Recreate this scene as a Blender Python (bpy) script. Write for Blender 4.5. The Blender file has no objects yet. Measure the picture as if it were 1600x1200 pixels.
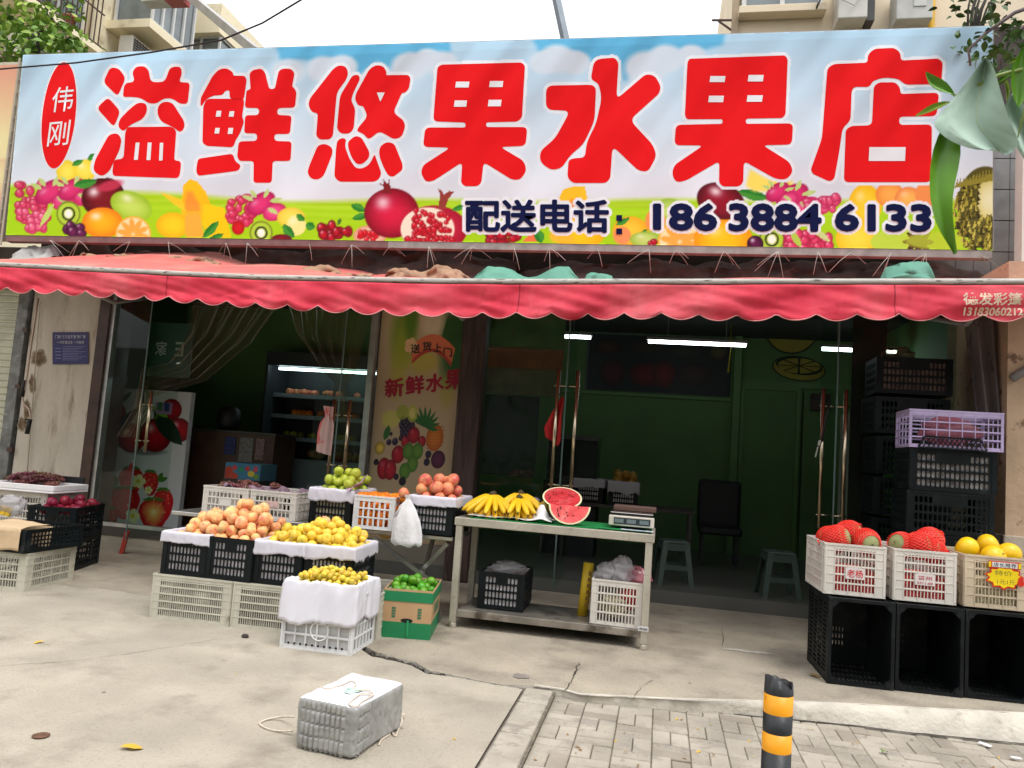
import bpy, math, random, sys
import numpy as np
from mathutils import Vector, Matrix, Euler, noise as mnoise
R = math.radians
rng = random.Random(7)
scene = bpy.context.scene
COL = scene.collection

# ---------------------------------------------------------------- camera, world, sun, exposure
FPX = 1200.0            # focal length in pixels of a 1600 px wide frame
CAM_Z = 1.4
cam_d = bpy.data.cameras.new("camera")
cam_d.sensor_width = 36.0
cam_d.lens = 36.0 * FPX / 1600.0
cam_d.clip_start = 0.05
cam_d.clip_end = 2000
cam_d.dof.use_dof = True
cam_d.dof.focus_distance = 6.5
cam_d.dof.aperture_fstop = 16.0
cam = bpy.data.objects.new("camera", cam_d)
COL.objects.link(cam)
CAM_R = (Matrix.Rotation(R(11.3), 3, 'Z') @ Matrix.Rotation(R(95.1), 3, 'X') @ Matrix.Rotation(R(4.1), 3, 'Z'))
cam.matrix_world = Matrix.Translation((0, 0, CAM_Z)) @ CAM_R.to_4x4()
scene.camera = cam

SUN_EL, SUN_AZ = R(63), R(128)
world = bpy.data.worlds.new("World")
scene.world = world
world.use_nodes = True
wn = world.node_tree
wn.nodes.clear()
w_out = wn.nodes.new('ShaderNodeOutputWorld')
w_bg = wn.nodes.new('ShaderNodeBackground')
w_sky = wn.nodes.new('ShaderNodeTexSky')
w_sky.sky_type = 'NISHITA'
w_sky.sun_disc = False
w_sky.sun_elevation = SUN_EL
w_sky.sun_rotation = SUN_AZ
w_sky.air_density = 1.0
w_sky.dust_density = 3.0
# thin cloud cover: the sky's blue is mostly veiled by white
w_hsv = wn.nodes.new('ShaderNodeHueSaturation')
w_hsv.inputs['Saturation'].default_value = 0.30
w_tc = wn.nodes.new('ShaderNodeTexCoord')
w_map = wn.nodes.new('ShaderNodeMapping')
w_map.inputs['Scale'].default_value = (1, 1, 2.2)
w_noise = wn.nodes.new('ShaderNodeTexNoise')
w_noise.inputs['Scale'].default_value = 2.6
w_noise.inputs['Detail'].default_value = 5
w_ramp = wn.nodes.new('ShaderNodeValToRGB')
w_ramp.color_ramp.elements[0].position = 0.40
w_ramp.color_ramp.elements[0].color = (.55, .55, .55, 1)
w_ramp.color_ramp.elements[1].position = 0.62
w_ramp.color_ramp.elements[1].color = (1, 1, 1, 1)
w_mix = wn.nodes.new('ShaderNodeMix')
w_mix.data_type = 'RGBA'
w_mix.inputs['B'].default_value = (15.0, 15.1, 15.5, 1)
wn.links.new(w_tc.outputs['Generated'], w_map.inputs['Vector'])
wn.links.new(w_map.outputs[0], w_noise.inputs['Vector'])
wn.links.new(w_noise.outputs['Fac'], w_ramp.inputs['Fac'])
wn.links.new(w_ramp.outputs['Color'], w_mix.inputs['Factor'])
wn.links.new(w_sky.outputs['Color'], w_hsv.inputs['Color'])
wn.links.new(w_hsv.outputs['Color'], w_mix.inputs['A'])
# overcast: the sky is about three times as bright overhead as at the horizon
w_sep = wn.nodes.new('ShaderNodeSeparateXYZ')
w_mr = wn.nodes.new('ShaderNodeMapRange')
w_mr.inputs['From Min'].default_value = 0.0
w_mr.inputs['To Min'].default_value = 0.36
w_mr.inputs['To Max'].default_value = 1.08
w_mul = wn.nodes.new('ShaderNodeVectorMath')
w_mul.operation = 'SCALE'
wn.links.new(w_tc.outputs['Generated'], w_sep.inputs[0])
wn.links.new(w_sep.outputs['Z'], w_mr.inputs['Value'])
wn.links.new(w_mr.outputs[0], w_mul.inputs['Scale'])
wn.links.new(w_mix.outputs['Result'], w_mul.inputs[0])
wn.links.new(w_mul.outputs[0], w_bg.inputs['Color'])
w_bg.inputs['Strength'].default_value = 0.13
wn.links.new(w_bg.outputs[0], w_out.inputs['Surface'])

sun_d = bpy.data.lights.new("sun", 'SUN')
sun_d.energy = 1.2
sun_d.angle = R(24)
sun_d.color = (1.0, 0.96, 0.90)
sun = bpy.data.objects.new("sun", sun_d)
COL.objects.link(sun)
# direction towards the sun: behind the photographer, to the right
sdir = Vector((math.sin(SUN_AZ) * math.cos(SUN_EL), math.cos(SUN_AZ) * math.cos(SUN_EL), math.sin(SUN_EL)))
sun.rotation_euler = sdir.to_track_quat('Z', 'Y').to_euler()

scene.view_settings.view_transform = 'Standard'
scene.view_settings.look = 'None'
scene.view_settings.exposure = 0.44
scene.view_settings.gamma = 1.0
scene.cycles.use_denoising = True
scene.cycles.max_bounces = 8
scene.cycles.transparent_max_bounces = 16
scene.cycles.caustics_reflective = False
scene.cycles.caustics_refractive = False

# ---------------------------------------------------------------- measuring helpers: photo pixel (1600x1200) -> point on a real plane
def ray(px, py):
    return CAM_R @ Vector((px - 800, 600 - py, -FPX))
def PY(px, py, y):
    d = ray(px, py); t = y / d.y
    return Vector((d.x * t, y, CAM_Z + d.z * t))
def PX(px, py, x):
    d = ray(px, py); t = x / d.x
    return Vector((x, d.y * t, CAM_Z + d.z * t))
def PZ(px, py, z):
    d = ray(px, py); t = (z - CAM_Z) / d.z
    return Vector((d.x * t, d.y * t, z))
def S(r, g, b):
    return tuple(((c / 255) / 12.92 if c <= 10 else (((c / 255) + .055) / 1.055) ** 2.4) for c in (r, g, b))

# ---------------------------------------------------------------- materials
MATS = {}
WR_A = 32
def nt(m):
    m.use_nodes = True
    t = m.node_tree
    return t, t.nodes['Principled BSDF']
def mat(name, col, rough=.6, metal=0., speck=0., spscale=70., var=.12, vscale=4., bump=0., bscale=30., col2=None, c2pos=(.5, .65), c2scale=3., spec=.4,
        rnd=0., emit=None, es=1., trans=0., wr=False, stretch=(1, 1, 1), sss=0.):
    if name in MATS: return MATS[name]
    m = bpy.data.materials.new(name); MATS[name] = m
    t, p = nt(m); N, L = t.nodes, t.links
    p.inputs['Roughness'].default_value = rough
    p.inputs['Metallic'].default_value = metal
    p.inputs['Specular IOR Level'].default_value = spec
    tc = N.new('ShaderNodeTexCoord'); mp = N.new('ShaderNodeMapping'); mp.inputs['Scale'].default_value = stretch
    L.new(tc.outputs['Object'], mp.inputs['Vector'])
    vec = mp.outputs[0]
    if rnd:
        oi = N.new('ShaderNodeObjectInfo'); ad = N.new('ShaderNodeVectorMath'); ad.operation = 'ADD'
        mu = N.new('ShaderNodeMath'); mu.operation = 'MULTIPLY'; mu.inputs[1].default_value = 50
        L.new(oi.outputs['Random'], mu.inputs[0]); L.new(mp.outputs[0], ad.inputs[0]); L.new(mu.outputs[0], ad.inputs[1]); vec = ad.outputs[0]
    n1 = N.new('ShaderNodeTexNoise'); n1.inputs['Scale'].default_value = vscale; n1.inputs['Detail'].default_value = 6
    L.new(vec, n1.inputs['Vector'])
    mx = N.new('ShaderNodeMix'); mx.data_type = 'RGBA'
    mx.inputs['A'].default_value = (*[c * (1 - var) for c in col], 1); mx.inputs['B'].default_value = (*[min(1, c * (1 + var)) for c in col], 1)
    r1 = N.new('ShaderNodeMapRange'); r1.inputs['From Min'].default_value = .32; r1.inputs['From Max'].default_value = .68
    L.new(n1.outputs['Fac'], r1.inputs['Value']); L.new(r1.outputs[0], mx.inputs['Factor'])
    out = mx.outputs['Result']
    if col2:
        n2 = N.new('ShaderNodeTexNoise'); n2.inputs['Scale'].default_value = c2scale; n2.inputs['Detail'].default_value = 8; n2.inputs['Roughness'].default_value = .6
        L.new(vec, n2.inputs['Vector'])
        r2 = N.new('ShaderNodeMapRange'); r2.inputs['From Min'].default_value = c2pos[0]; r2.inputs['From Max'].default_value = c2pos[1]
        r2.interpolation_type = 'SMOOTHSTEP'
        L.new(n2.outputs['Fac'], r2.inputs['Value'])
        m2 = N.new('ShaderNodeMix'); m2.data_type = 'RGBA'; m2.inputs['B'].default_value = (*col2, 1)
        L.new(r2.outputs[0], m2.inputs['Factor']); L.new(out, m2.inputs['A']); out = m2.outputs['Result']
    if speck:      # fine dirt: sparse dark dots and pores, with a broad patchy change of how many
        n3 = N.new('ShaderNodeTexNoise'); n3.inputs['Scale'].default_value = spscale; n3.inputs['Detail'].default_value = 4; n3.inputs['Roughness'].default_value = .7
        L.new(vec, n3.inputs['Vector'])
        r3 = N.new('ShaderNodeMapRange'); r3.inputs['From Min'].default_value = .56; r3.inputs['From Max'].default_value = .74; r3.inputs['To Max'].default_value = speck
        L.new(n3.outputs['Fac'], r3.inputs['Value'])
        m3 = N.new('ShaderNodeMix'); m3.data_type = 'RGBA'; m3.inputs['B'].default_value = (col[0] * .28, col[1] * .25, col[2] * .22, 1)
        L.new(r3.outputs[0], m3.inputs['Factor']); L.new(out, m3.inputs['A']); out = m3.outputs['Result']
    if rnd:
        hs = N.new('ShaderNodeHueSaturation'); a = N.new('ShaderNodeMapRange')
        a.inputs['To Min'].default_value = 1 - rnd; a.inputs['To Max'].default_value = 1 + rnd
        L.new(oi.outputs['Random'], a.inputs['Value']); L.new(a.outputs[0], hs.inputs['Value'])
        b = N.new('ShaderNodeMapRange'); b.inputs['To Min'].default_value = .5 - rnd * .09; b.inputs['To Max'].default_value = .5 + rnd * .09
        fr = N.new('ShaderNodeMath'); fr.operation = 'FRACT'; fm = N.new('ShaderNodeMath'); fm.operation = 'MULTIPLY'; fm.inputs[1].default_value = 7.31
        L.new(oi.outputs['Random'], fm.inputs[0]); L.new(fm.outputs[0], fr.inputs[0]); L.new(fr.outputs[0], b.inputs['Value']); L.new(b.outputs[0], hs.inputs['Hue'])
        L.new(out, hs.inputs['Color']); out = hs.outputs['Color']
    L.new(out, p.inputs['Base Color'])
    nrm = None
    if bump:
        bn = N.new('ShaderNodeTexNoise'); bn.inputs['Scale'].default_value = bscale; bn.inputs['Detail'].default_value = 5
        L.new(vec, bn.inputs['Vector'])
        bp = N.new('ShaderNodeBump'); bp.inputs['Strength'].default_value = min(1, bump); bp.inputs['Distance'].default_value = .02 if bump < 1 else .05
        L.new(bn.outputs['Fac'], bp.inputs['Height']); L.new(bp.outputs[0], p.inputs['Normal'])
    if wr: wrinkle(t, p)
    if emit:
        p.inputs['Emission Color'].default_value = (*emit, 1); p.inputs['Emission Strength'].default_value = es
    if trans: p.inputs['Transmission Weight'].default_value = trans
    if sss:
        p.inputs['Subsurface Weight'].default_value = sss; p.inputs['Subsurface Radius'].default_value = (.02, .01, .005)
    return m
def wrinkle(t, p):
    """creases of a stretched vinyl banner: slanted pulls that are strongest along its upper edge (world metres)"""
    N, L = t.nodes, t.links
    g = N.new('ShaderNodeNewGeometry'); mp = N.new('ShaderNodeMapping'); mp.vector_type = 'TEXTURE'
    mp.inputs['Rotation'].default_value = (0, R(WR_A), 0); mp.inputs['Scale'].default_value = (.55, 1, 2.6)
    L.new(g.outputs['Position'], mp.inputs['Vector'])
    n = N.new('ShaderNodeTexNoise'); n.inputs['Scale'].default_value = 1.0; n.inputs['Detail'].default_value = 1.0
    L.new(mp.outputs[0], n.inputs['Vector'])
    sx = N.new('ShaderNodeSeparateXYZ'); L.new(g.outputs['Position'], sx.inputs[0])
    mr = N.new('ShaderNodeMapRange'); mr.inputs['From Min'].default_value = 3.9; mr.inputs['From Max'].default_value = 5.6
    mr.inputs['To Min'].default_value = .12; mr.inputs['To Max'].default_value = 1
    L.new(sx.outputs['Z'], mr.inputs['Value'])
    mm = N.new('ShaderNodeMath'); mm.operation = 'MULTIPLY'; L.new(n.outputs['Fac'], mm.inputs[0]); L.new(mr.outputs[0], mm.inputs[1])
    b = N.new('ShaderNodeBump'); b.inputs['Strength'].default_value = 1; b.inputs['Distance'].default_value = .26
    L.new(mm.outputs[0], b.inputs['Height']); L.new(b.outputs[0], p.inputs['Normal'])
def paint_mat(name, rough=.5, wr=False, spec=.3):
    if name in MATS: return MATS[name]
    m = bpy.data.materials.new(name); MATS[name] = m
    t, p = nt(m)
    a = t.nodes.new('ShaderNodeVertexColor'); a.layer_name = 'col'
    t.links.new(a.outputs['Color'], p.inputs['Base Color'])
    p.inputs['Roughness'].default_value = rough; p.inputs['Specular IOR Level'].default_value = spec
    if wr: wrinkle(t, p)
    return m
def clear_mat(name, tint=(1, 1, 1), gloss=.06, rough=.02, body=None, bodyf=0.):
    """thin clear sheet: see-through with a faint mirror image and, if wanted, a veil of its own colour"""
    m = bpy.data.materials.new(name); MATS[name] = m
    m.use_nodes = True
    t = m.node_tree; t.nodes.clear(); N, L = t.nodes, t.links
    o = N.new('ShaderNodeOutputMaterial'); tr = N.new('ShaderNodeBsdfTransparent'); tr.inputs[0].default_value = (*tint, 1)
    gl = N.new('ShaderNodeBsdfGlossy'); gl.inputs['Roughness'].default_value = rough
    fr = N.new('ShaderNodeLayerWeight'); fr.inputs['Blend'].default_value = .25
    mr = N.new('ShaderNodeMapRange'); mr.inputs['To Min'].default_value = gloss; mr.inputs['To Max'].default_value = min(1, gloss * 5)
    L.new(fr.outputs['Facing'], mr.inputs['Value'])
    a = N.new('ShaderNodeMixShader'); L.new(mr.outputs[0], a.inputs[0]); L.new(tr.outputs[0], a.inputs[1]); L.new(gl.outputs[0], a.inputs[2])
    last = a.outputs[0]
    if body:
        d = N.new('ShaderNodeBsdfDiffuse'); d.inputs[0].default_value = (*body, 1)
        b = N.new('ShaderNodeMixShader'); b.inputs[0].default_value = bodyf
        L.new(last, b.inputs[1]); L.new(d.outputs[0], b.inputs[2]); last = b.outputs[0]
    L.new(last, o.inputs['Surface'])
    return m

# ---------------------------------------------------------------- mesh builder
class MB:
    def __init__(s): s.v = []; s.f = []; s.m = []; s.mi = 0
    def add(s, vs, fs):
        o = len(s.v); s.v += [tuple(v) for v in vs]; s.f += [tuple(i + o for i in f) for f in fs]; s.m += [s.mi] * len(fs); return s
    def box(s, c, d, M=None):
        x, y, z = c; a, b, e = d[0] / 2, d[1] / 2, d[2] / 2
        vs = [Vector((x + i * a, y + j * b, z + k * e)) for i in (-1, 1) for j in (-1, 1) for k in (-1, 1)]
        if M is not None: vs = [M @ v for v in vs]
        return s.add(vs, [(0, 1, 3, 2), (4, 6, 7, 5), (0, 4, 5, 1), (2, 3, 7, 6), (0, 2, 6, 4), (1, 5, 7, 3)])
    def bb(s, x0, x1, y0, y1, z0, z1): return s.box(((x0 + x1) / 2, (y0 + y1) / 2, (z0 + z1) / 2), (x1 - x0, y1 - y0, z1 - z0))
    def bar(s, p, q, w, h=None, up=(0, 0, 1)):
        p, q = Vector(p), Vector(q); d = q - p
        z = d.normalized(); u = Vector(up)
        if abs(z.dot(u)) > .98: u = Vector((0, 1, 0))
        x = u.cross(z).normalized(); y = z.cross(x)
        M = Matrix((x, y, z)).transposed().to_4x4(); M.translation = (p + q) / 2
        return s.box((0, 0, 0), (w, h or w, d.length), M)
    def tube(s, path, r, n=8, cap=True):
        P = [Vector(p) for p in path]; k = len(P)
        rr = r if isinstance(r, (list, tuple)) else [r] * k
        vs = []; prev = None
        for i in range(k):
            d = (P[min(i + 1, k - 1)] - P[max(i - 1, 0)]).normalized()
            if prev is None:
                u = Vector((0, 0, 1)) if abs(d.z) < .9 else Vector((1, 0, 0))
                prev = (u - d * u.dot(d)).normalized()
            else:
                prev = (prev - d * prev.dot(d)); prev = prev.normalized() if prev.length > 1e-6 else d.orthogonal().normalized()
            b = d.cross(prev)
            for j in range(n):
                a = 2 * math.pi * j / n
                vs.append(P[i] + (prev * math.cos(a) + b * math.sin(a)) * rr[i])
        fs = [(i * n + j, i * n + (j + 1) % n, (i + 1) * n + (j + 1) % n, (i + 1) * n + j) for i in range(k - 1) for j in range(n)]
        if cap: fs += [tuple(range(n))[::-1], tuple((k - 1) * n + j for j in range(n))]
        return s.add(vs, fs)
    def lathe(s, prof, n=16, c=(0, 0, 0), M=None):
        vs = []; fs = []
        for (r, z) in prof:
            for j in range(n):
                a = 2 * math.pi * j / n; v = Vector((c[0] + r * math.cos(a), c[1] + r * math.sin(a), c[2] + z))
                vs.append(M @ v if M is not None else v)
        k = len(prof)
        fs = [(i * n + j, i * n + (j + 1) % n, (i + 1) * n + (j + 1) % n, (i + 1) * n + j) for i in range(k - 1) for j in range(n)]
        fs += [tuple(range(n))[::-1], tuple((k - 1) * n + j for j in range(n))]
        return s.add(vs, fs)
    def grid(s, nu, nv, fn, wrap=False):
        vs = [fn(i / (nu if wrap else nu - 1), j / (nv - 1)) for j in range(nv) for i in range(nu)]
        iu = nu if wrap else nu - 1
        fs = [(j * nu + i, j * nu + (i + 1) % nu, (j + 1) * nu + (i + 1) % nu, (j + 1) * nu + i) for j in range(nv - 1) for i in range(iu)]
        return s.add(vs, fs)
    def ball(s, c, r, n=8, k=6, sq=(1, 1, 1)):
        vs = []
        for i in range(k + 1):
            th = math.pi * i / k
            for j in range(n):
                a = 2 * math.pi * j / n
                vs.append((c[0] + r * sq[0] * math.sin(th) * math.cos(a), c[1] + r * sq[1] * math.sin(th) * math.sin(a), c[2] - r * sq[2] * math.cos(th)))
        fs = [(i * n + j, i * n + (j + 1) % n, (i + 1) * n + (j + 1) % n, (i + 1) * n + j) for i in range(k) for j in range(n)]
        return s.add(vs, fs)
    def prism(s, pts, fn, d0, d1):
        """closed outline pts (2-D) carried by fn(a, b, depth) -> xyz between depths d0 and d1"""
        n = len(pts)
        vs = [fn(a, b, d0) for a, b in pts] + [fn(a, b, d1) for a, b in pts]
        fs = [tuple(range(n)), tuple(range(n, 2 * n))[::-1]] + [(i, i + n, (i + 1) % n + n, (i + 1) % n) for i in range(n)]
        return s.add(vs, fs)
    def flat(s, pts): return s.add(pts, [tuple(range(len(pts)))])
    def mesh(s, name, mats, smooth=False):
        me = bpy.data.meshes.new(name); me.from_pydata(s.v, [], s.f)
        for m in (mats if isinstance(mats, (list, tuple)) else [mats]): me.materials.append(m)
        if len(me.materials) > 1: me.polygons.foreach_set('material_index', s.m)
        if smooth: me.polygons.foreach_set('use_smooth', [True] * len(me.polygons))
        me.update(); return me
    def build(s, name, mats, parent=None, smooth=False, bevel=0, loc=None, rot=None):
        o = bpy.data.objects.new(name, s.mesh(name, mats, smooth)); COL.objects.link(o)
        if parent: o.parent = parent
        if loc is not None: o.location = loc
        if rot is not None: o.rotation_euler = rot
        if bevel:
            b = o.modifiers.new('b', 'BEVEL'); b.width = bevel; b.segments = 2; b.limit_method = 'ANGLE'; b.angle_limit = R(40)
        return o
def smooth_angle(o, a=40):
    me = o.data
    me.polygons.foreach_set('use_smooth', [True] * len(me.polygons))
    try: me.set_sharp_from_angle(angle=R(a))
    except Exception: pass
    return o
def tag(o, label=None, cat=None, group=None, kind=None):
    for k, v in (('label', label), ('category', cat), ('group', group), ('kind', kind)):
        if v: o[k] = v
    return o
def thing(name, label, cat, loc=(0, 0, 0), rz=0, group=None):
    o = bpy.data.objects.new(name, None); COL.objects.link(o); o.location = loc; o.rotation_euler = (0, 0, rz); o.empty_display_size = .1
    return tag(o, label, cat, group)
def inst(me, name, loc, scale, rot, label=None, cat=None, group=None, parent=None):
    o = bpy.data.objects.new(name, me); COL.objects.link(o); o.location = loc; o.rotation_euler = rot
    o.scale = (scale,) * 3 if isinstance(scale, (int, float)) else scale
    if parent: o.parent = parent
    return tag(o, label, cat, group)
def kids(o): return [c for c in bpy.data.objects if c.parent == o]
def copy_tree(o, parent=None):
    c = o.copy(); COL.objects.link(c)
    if parent: c.parent = parent
    for k in kids(o): copy_tree(k, c)
    return c
def nz(x, y=0., z=0.): return mnoise.noise(Vector((x, y, z)))
def text(body, name, m, fn, offset=0., parent=None, res=3, bold=None):
    """lettering as a flat mesh; fn(u, v) places the unit box round the writing"""
    c = bpy.data.curves.new('t', 'FONT'); c.body = body; c.size = 1; c.offset = offset; c.resolution_u = res
    o = bpy.data.objects.new('t', c); COL.objects.link(o)
    me = bpy.data.meshes.new_from_object(o.evaluated_get(bpy.context.evaluated_depsgraph_get()))
    bpy.data.objects.remove(o); bpy.data.curves.remove(c)
    co = np.empty(len(me.vertices) * 3); me.vertices.foreach_get('co', co); co = co.reshape(-1, 3)
    a, b = co.min(0), co.max(0)
    u = (co[:, 0] - a[0]) / (b[0] - a[0]); v = (co[:, 1] - a[1]) / max(1e-6, (b[1] - a[1]))
    if bold:      # heavier strokes: shifted copies, each a hair behind the one before
        bu, bv, back = bold; F0 = [tuple(p.vertices) for p in me.polygons]; b = MB()
        for k, (dx, dy) in enumerate([(0, 0), (bu, 0), (-bu, 0), (0, bv), (0, -bv)]):
            b.add([Vector(fn(x + dx, y + dy)) + Vector(back) * k for x, y in zip(u, v)], F0)
        bpy.data.meshes.remove(me); me = b.mesh(name, m)
    else:
        pts = np.array([tuple(fn(x, y)) for x, y in zip(u, v)])
        me.vertices.foreach_set('co', pts.ravel()); me.materials.clear(); me.materials.append(m); me.update(); me.name = name
    t = bpy.data.objects.new(name, me); COL.objects.link(t)
    if parent: t.parent = parent
    return t
def rounded(pts, r):
    """corner-rounded copy of a closed outline"""
    out = []; n = len(pts)
    for i in range(n):
        p0, p, p1 = Vector(pts[i - 1]), Vector(pts[i]), Vector(pts[(i + 1) % n])
        a, b = p0 - p, p1 - p
        la, lb = a.length, b.length
        k = min(r, la * .48, lb * .48)
        A, B = p + a.normalized() * k, p + b.normalized() * k
        for t in (0, .25, .5, .75, 1): out.append(tuple((1 - t) ** 2 * A + 2 * t * (1 - t) * p + t * t * B))
    return out

# ---------------------------------------------------------------- a small painter for printed pictures (colours per vertex of a fine grid)
class Paint:
    def __init__(s, x0, x1, y0, y1, step, base):
        s.x0, s.y0, s.st = x0, y0, step
        s.w, s.h = int((x1 - x0) / step) + 1, int((y1 - y0) / step) + 1
        s.X, s.Y = np.meshgrid(x0 + np.arange(s.w) * step, y0 + np.arange(s.h) * step)
        s.c = np.empty((s.h, s.w, 3)); s.c[:] = np.array(base) / 255.
    def win(s, x0, x1, y0, y1):
        i0 = max(0, int((x0 - s.x0) / s.st) - 1); i1 = min(s.w, int((x1 - s.x0) / s.st) + 2)
        j0 = max(0, int((y0 - s.y0) / s.st) - 1); j1 = min(s.h, int((y1 - s.y0) / s.st) + 2)
        return slice(j0, max(j0, j1)), slice(i0, max(i0, i1))
    def put(s, w, a, col): s.c[w] = s.c[w] * (1 - a[..., None]) + np.asarray(col) * a[..., None]
    def ell(s, cx, cy, rx, ry, col, rot=0, rim=None, hl=0, soft=None, a=1.):
        m = max(rx, ry) * 1.1 + 2; w = s.win(cx - m, cx + m, cy - m, cy + m); X, Y = s.X[w] - cx, s.Y[w] - cy
        if X.size == 0: return
        c, n = math.cos(R(rot)), math.sin(R(rot)); u, v = (X * c + Y * n) / rx, (-X * n + Y * c) / ry
        d = np.sqrt(u * u + v * v); e = soft or s.st / min(rx, ry)
        al = np.clip((1 - d) / e + .5, 0, 1) * a
        k = np.array(col) / 255.
        cc = np.broadcast_to(k, X.shape + (3,)).copy()
        if rim is not None:
            q = np.clip(d, 0, 1)[..., None] ** 2.2; cc = cc * (1 - q) + np.array(rim) / 255. * q
        if hl:
            h = np.exp(-((u + .32) ** 2 + (v + .42) ** 2) / .07)[..., None] * hl; cc = cc * (1 - h) + h
        s.put(w, al, cc)
    def mask(s, pts, w):
        X, Y = s.X[w], s.Y[w]; ins = np.zeros(X.shape, bool); n = len(pts)
        for i in range(n):
            (xa, ya), (xb, yb) = pts[i - 1], pts[i]
            if ya == yb: continue
            t = ((ya > Y) != (yb > Y)) & (X < (xb - xa) * (Y - ya) / (yb - ya) + xa); ins ^= t
        return ins
    def poly(s, pts, col, grow=0, a=1., soft=0):
        xs, ys = [p[0] for p in pts], [p[1] for p in pts]; g = grow + soft + 3
        w = s.win(min(xs) - g, max(xs) + g, min(ys) - g, max(ys) + g)
        if s.X[w].size == 0: return
        m = s.mask(pts, w).astype(float)
        if grow or soft:
            k = max(1, int(round((grow or soft) / s.st)))
            acc = m.copy()
            for dy in range(-k, k + 1):
                for dx in range(-k, k + 1):
                    if dx * dx + dy * dy <= k * k + 1:
                        sh = np.roll(np.roll(m, dy, 0), dx, 1); acc = np.maximum(acc, sh) if grow else acc + sh
            m = acc if grow else acc / acc.max()
        s.put(w, m * a, np.array(col) / 255.)
    def leaf(s, x0, y0, x1, y1, wd, col, col2=None):
        n = 7; L, Rr = [], []; dx, dy = x1 - x0, y1 - y0; l = math.hypot(dx, dy); nx, ny = -dy / l, dx / l
        for i in range(n + 1):
            t = i / n; k = wd * math.sin(math.pi * t) ** .8
            L.append((x0 + dx * t + nx * k, y0 + dy * t + ny * k)); Rr.append((x0 + dx * t - nx * k * .8, y0 + dy * t - ny * k * .8))
        s.poly(L + Rr[::-1], col)
        if col2: s.poly([(x0, y0)] + L[1:-1] + [(x1, y1)], col2, a=.6)
    def speck(s, x0, x1, y0, y1, amt, sc=6, seed=0):
        w = s.win(x0, x1, y0, y1); rg = np.random.RandomState(seed); h, ww = s.X[w].shape
        g = rg.rand(h // sc + 3, ww // sc + 3); yy, xx = np.arange(h) / sc, np.arange(ww) / sc
        i, j = yy.astype(int), xx.astype(int); fy, fx = (yy - i)[:, None], (xx - j)[None, :]
        n = g[i][:, j] * (1 - fy) * (1 - fx) + g[i + 1][:, j] * fy * (1 - fx) + g[i][:, j + 1] * (1 - fy) * fx + g[i + 1][:, j + 1] * fy * fx
        s.c[w] = np.clip(s.c[w] * (1 + (n[..., None] - .5) * amt), 0, 1)
        return n
    def build(s, name, m, fn, parent=None):
        me = bpy.data.meshes.new(name); n = s.w * s.h
        co = np.array([tuple(fn(x, y)) for x, y in zip(s.X.ravel(), s.Y.ravel())])
        idx = np.arange(n).reshape(s.h, s.w)
        q = np.stack([idx[1:, :-1], idx[1:, 1:], idx[:-1, 1:], idx[:-1, :-1]], -1).reshape(-1, 4)
        me.vertices.add(n); me.vertices.foreach_set('co', co.ravel())
        me.loops.add(q.size); me.loops.foreach_set('vertex_index', q.ravel().astype(np.int32))
        me.polygons.add(len(q)); me.polygons.foreach_set('loop_start', np.arange(0, q.size, 4, dtype=np.int32))
        lin = np.where(s.c <= .04045, s.c / 12.92, ((s.c + .055) / 1.055) ** 2.4)
        at = me.color_attributes.new('col', 'FLOAT_COLOR', 'POINT')
        at.data.foreach_set('color', np.concatenate([lin, np.ones((s.h, s.w, 1))], -1).astype(np.float32).ravel())
        me.materials.append(m); me.update(calc_edges=True); me.validate()
        o = bpy.data.objects.new(name, me); COL.objects.link(o)
        if parent: o.parent = parent
        return o
# ================================================================ the setting
concrete = mat('forecourt_concrete', (.385, .345, .275), rough=.88, var=.15, vscale=1.7, bump=.6, bscale=60, col2=(.25, .215, .17), c2pos=(.48, .78), c2scale=2.6, speck=.55, spscale=55)
slab_m = mat('slab_concrete', (.355, .31, .24), rough=.88, var=.16, vscale=1.9, bump=.7, bscale=50, col2=(.21, .175, .14), c2pos=(.46, .76), c2scale=2.3, speck=.6, spscale=45)
kerb_m = mat('kerb_concrete', (.52, .48, .41), rough=.85, var=.15, vscale=5, bump=.4, bscale=40, col2=(.30, .27, .22), c2pos=(.56, .72), c2scale=4)
broken_m = mat('broken_concrete', (.085, .07, .055), rough=.95, var=.5, vscale=40, bump=1, bscale=60)
asphalt = mat('asphalt', (.06, .058, .055), rough=.95, var=.3, vscale=20)
brick_m = mat('paving_brick', (.325, .29, .235), rough=.9, speck=.6, spscale=40, var=.22, vscale=3.1, bump=.4, bscale=60, col2=(.27, .245, .21), c2pos=(.5, .72), c2scale=5)
stone_m = mat('border_stone', (.37, .335, .275), rough=.9, var=.15, vscale=5, bump=.5, bscale=50, col2=(.27, .24, .2), c2scale=7)
joint_m = mat('joint_sand', (.14, .12, .09), rough=.95, var=.35, vscale=30)

g = MB(); g.flat([(-300, -200, -.30), (300, -200, -.30), (300, 400, -.30), (-300, 400, -.30)])
tag(g.build('ground', asphalt), kind='structure')

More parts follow.
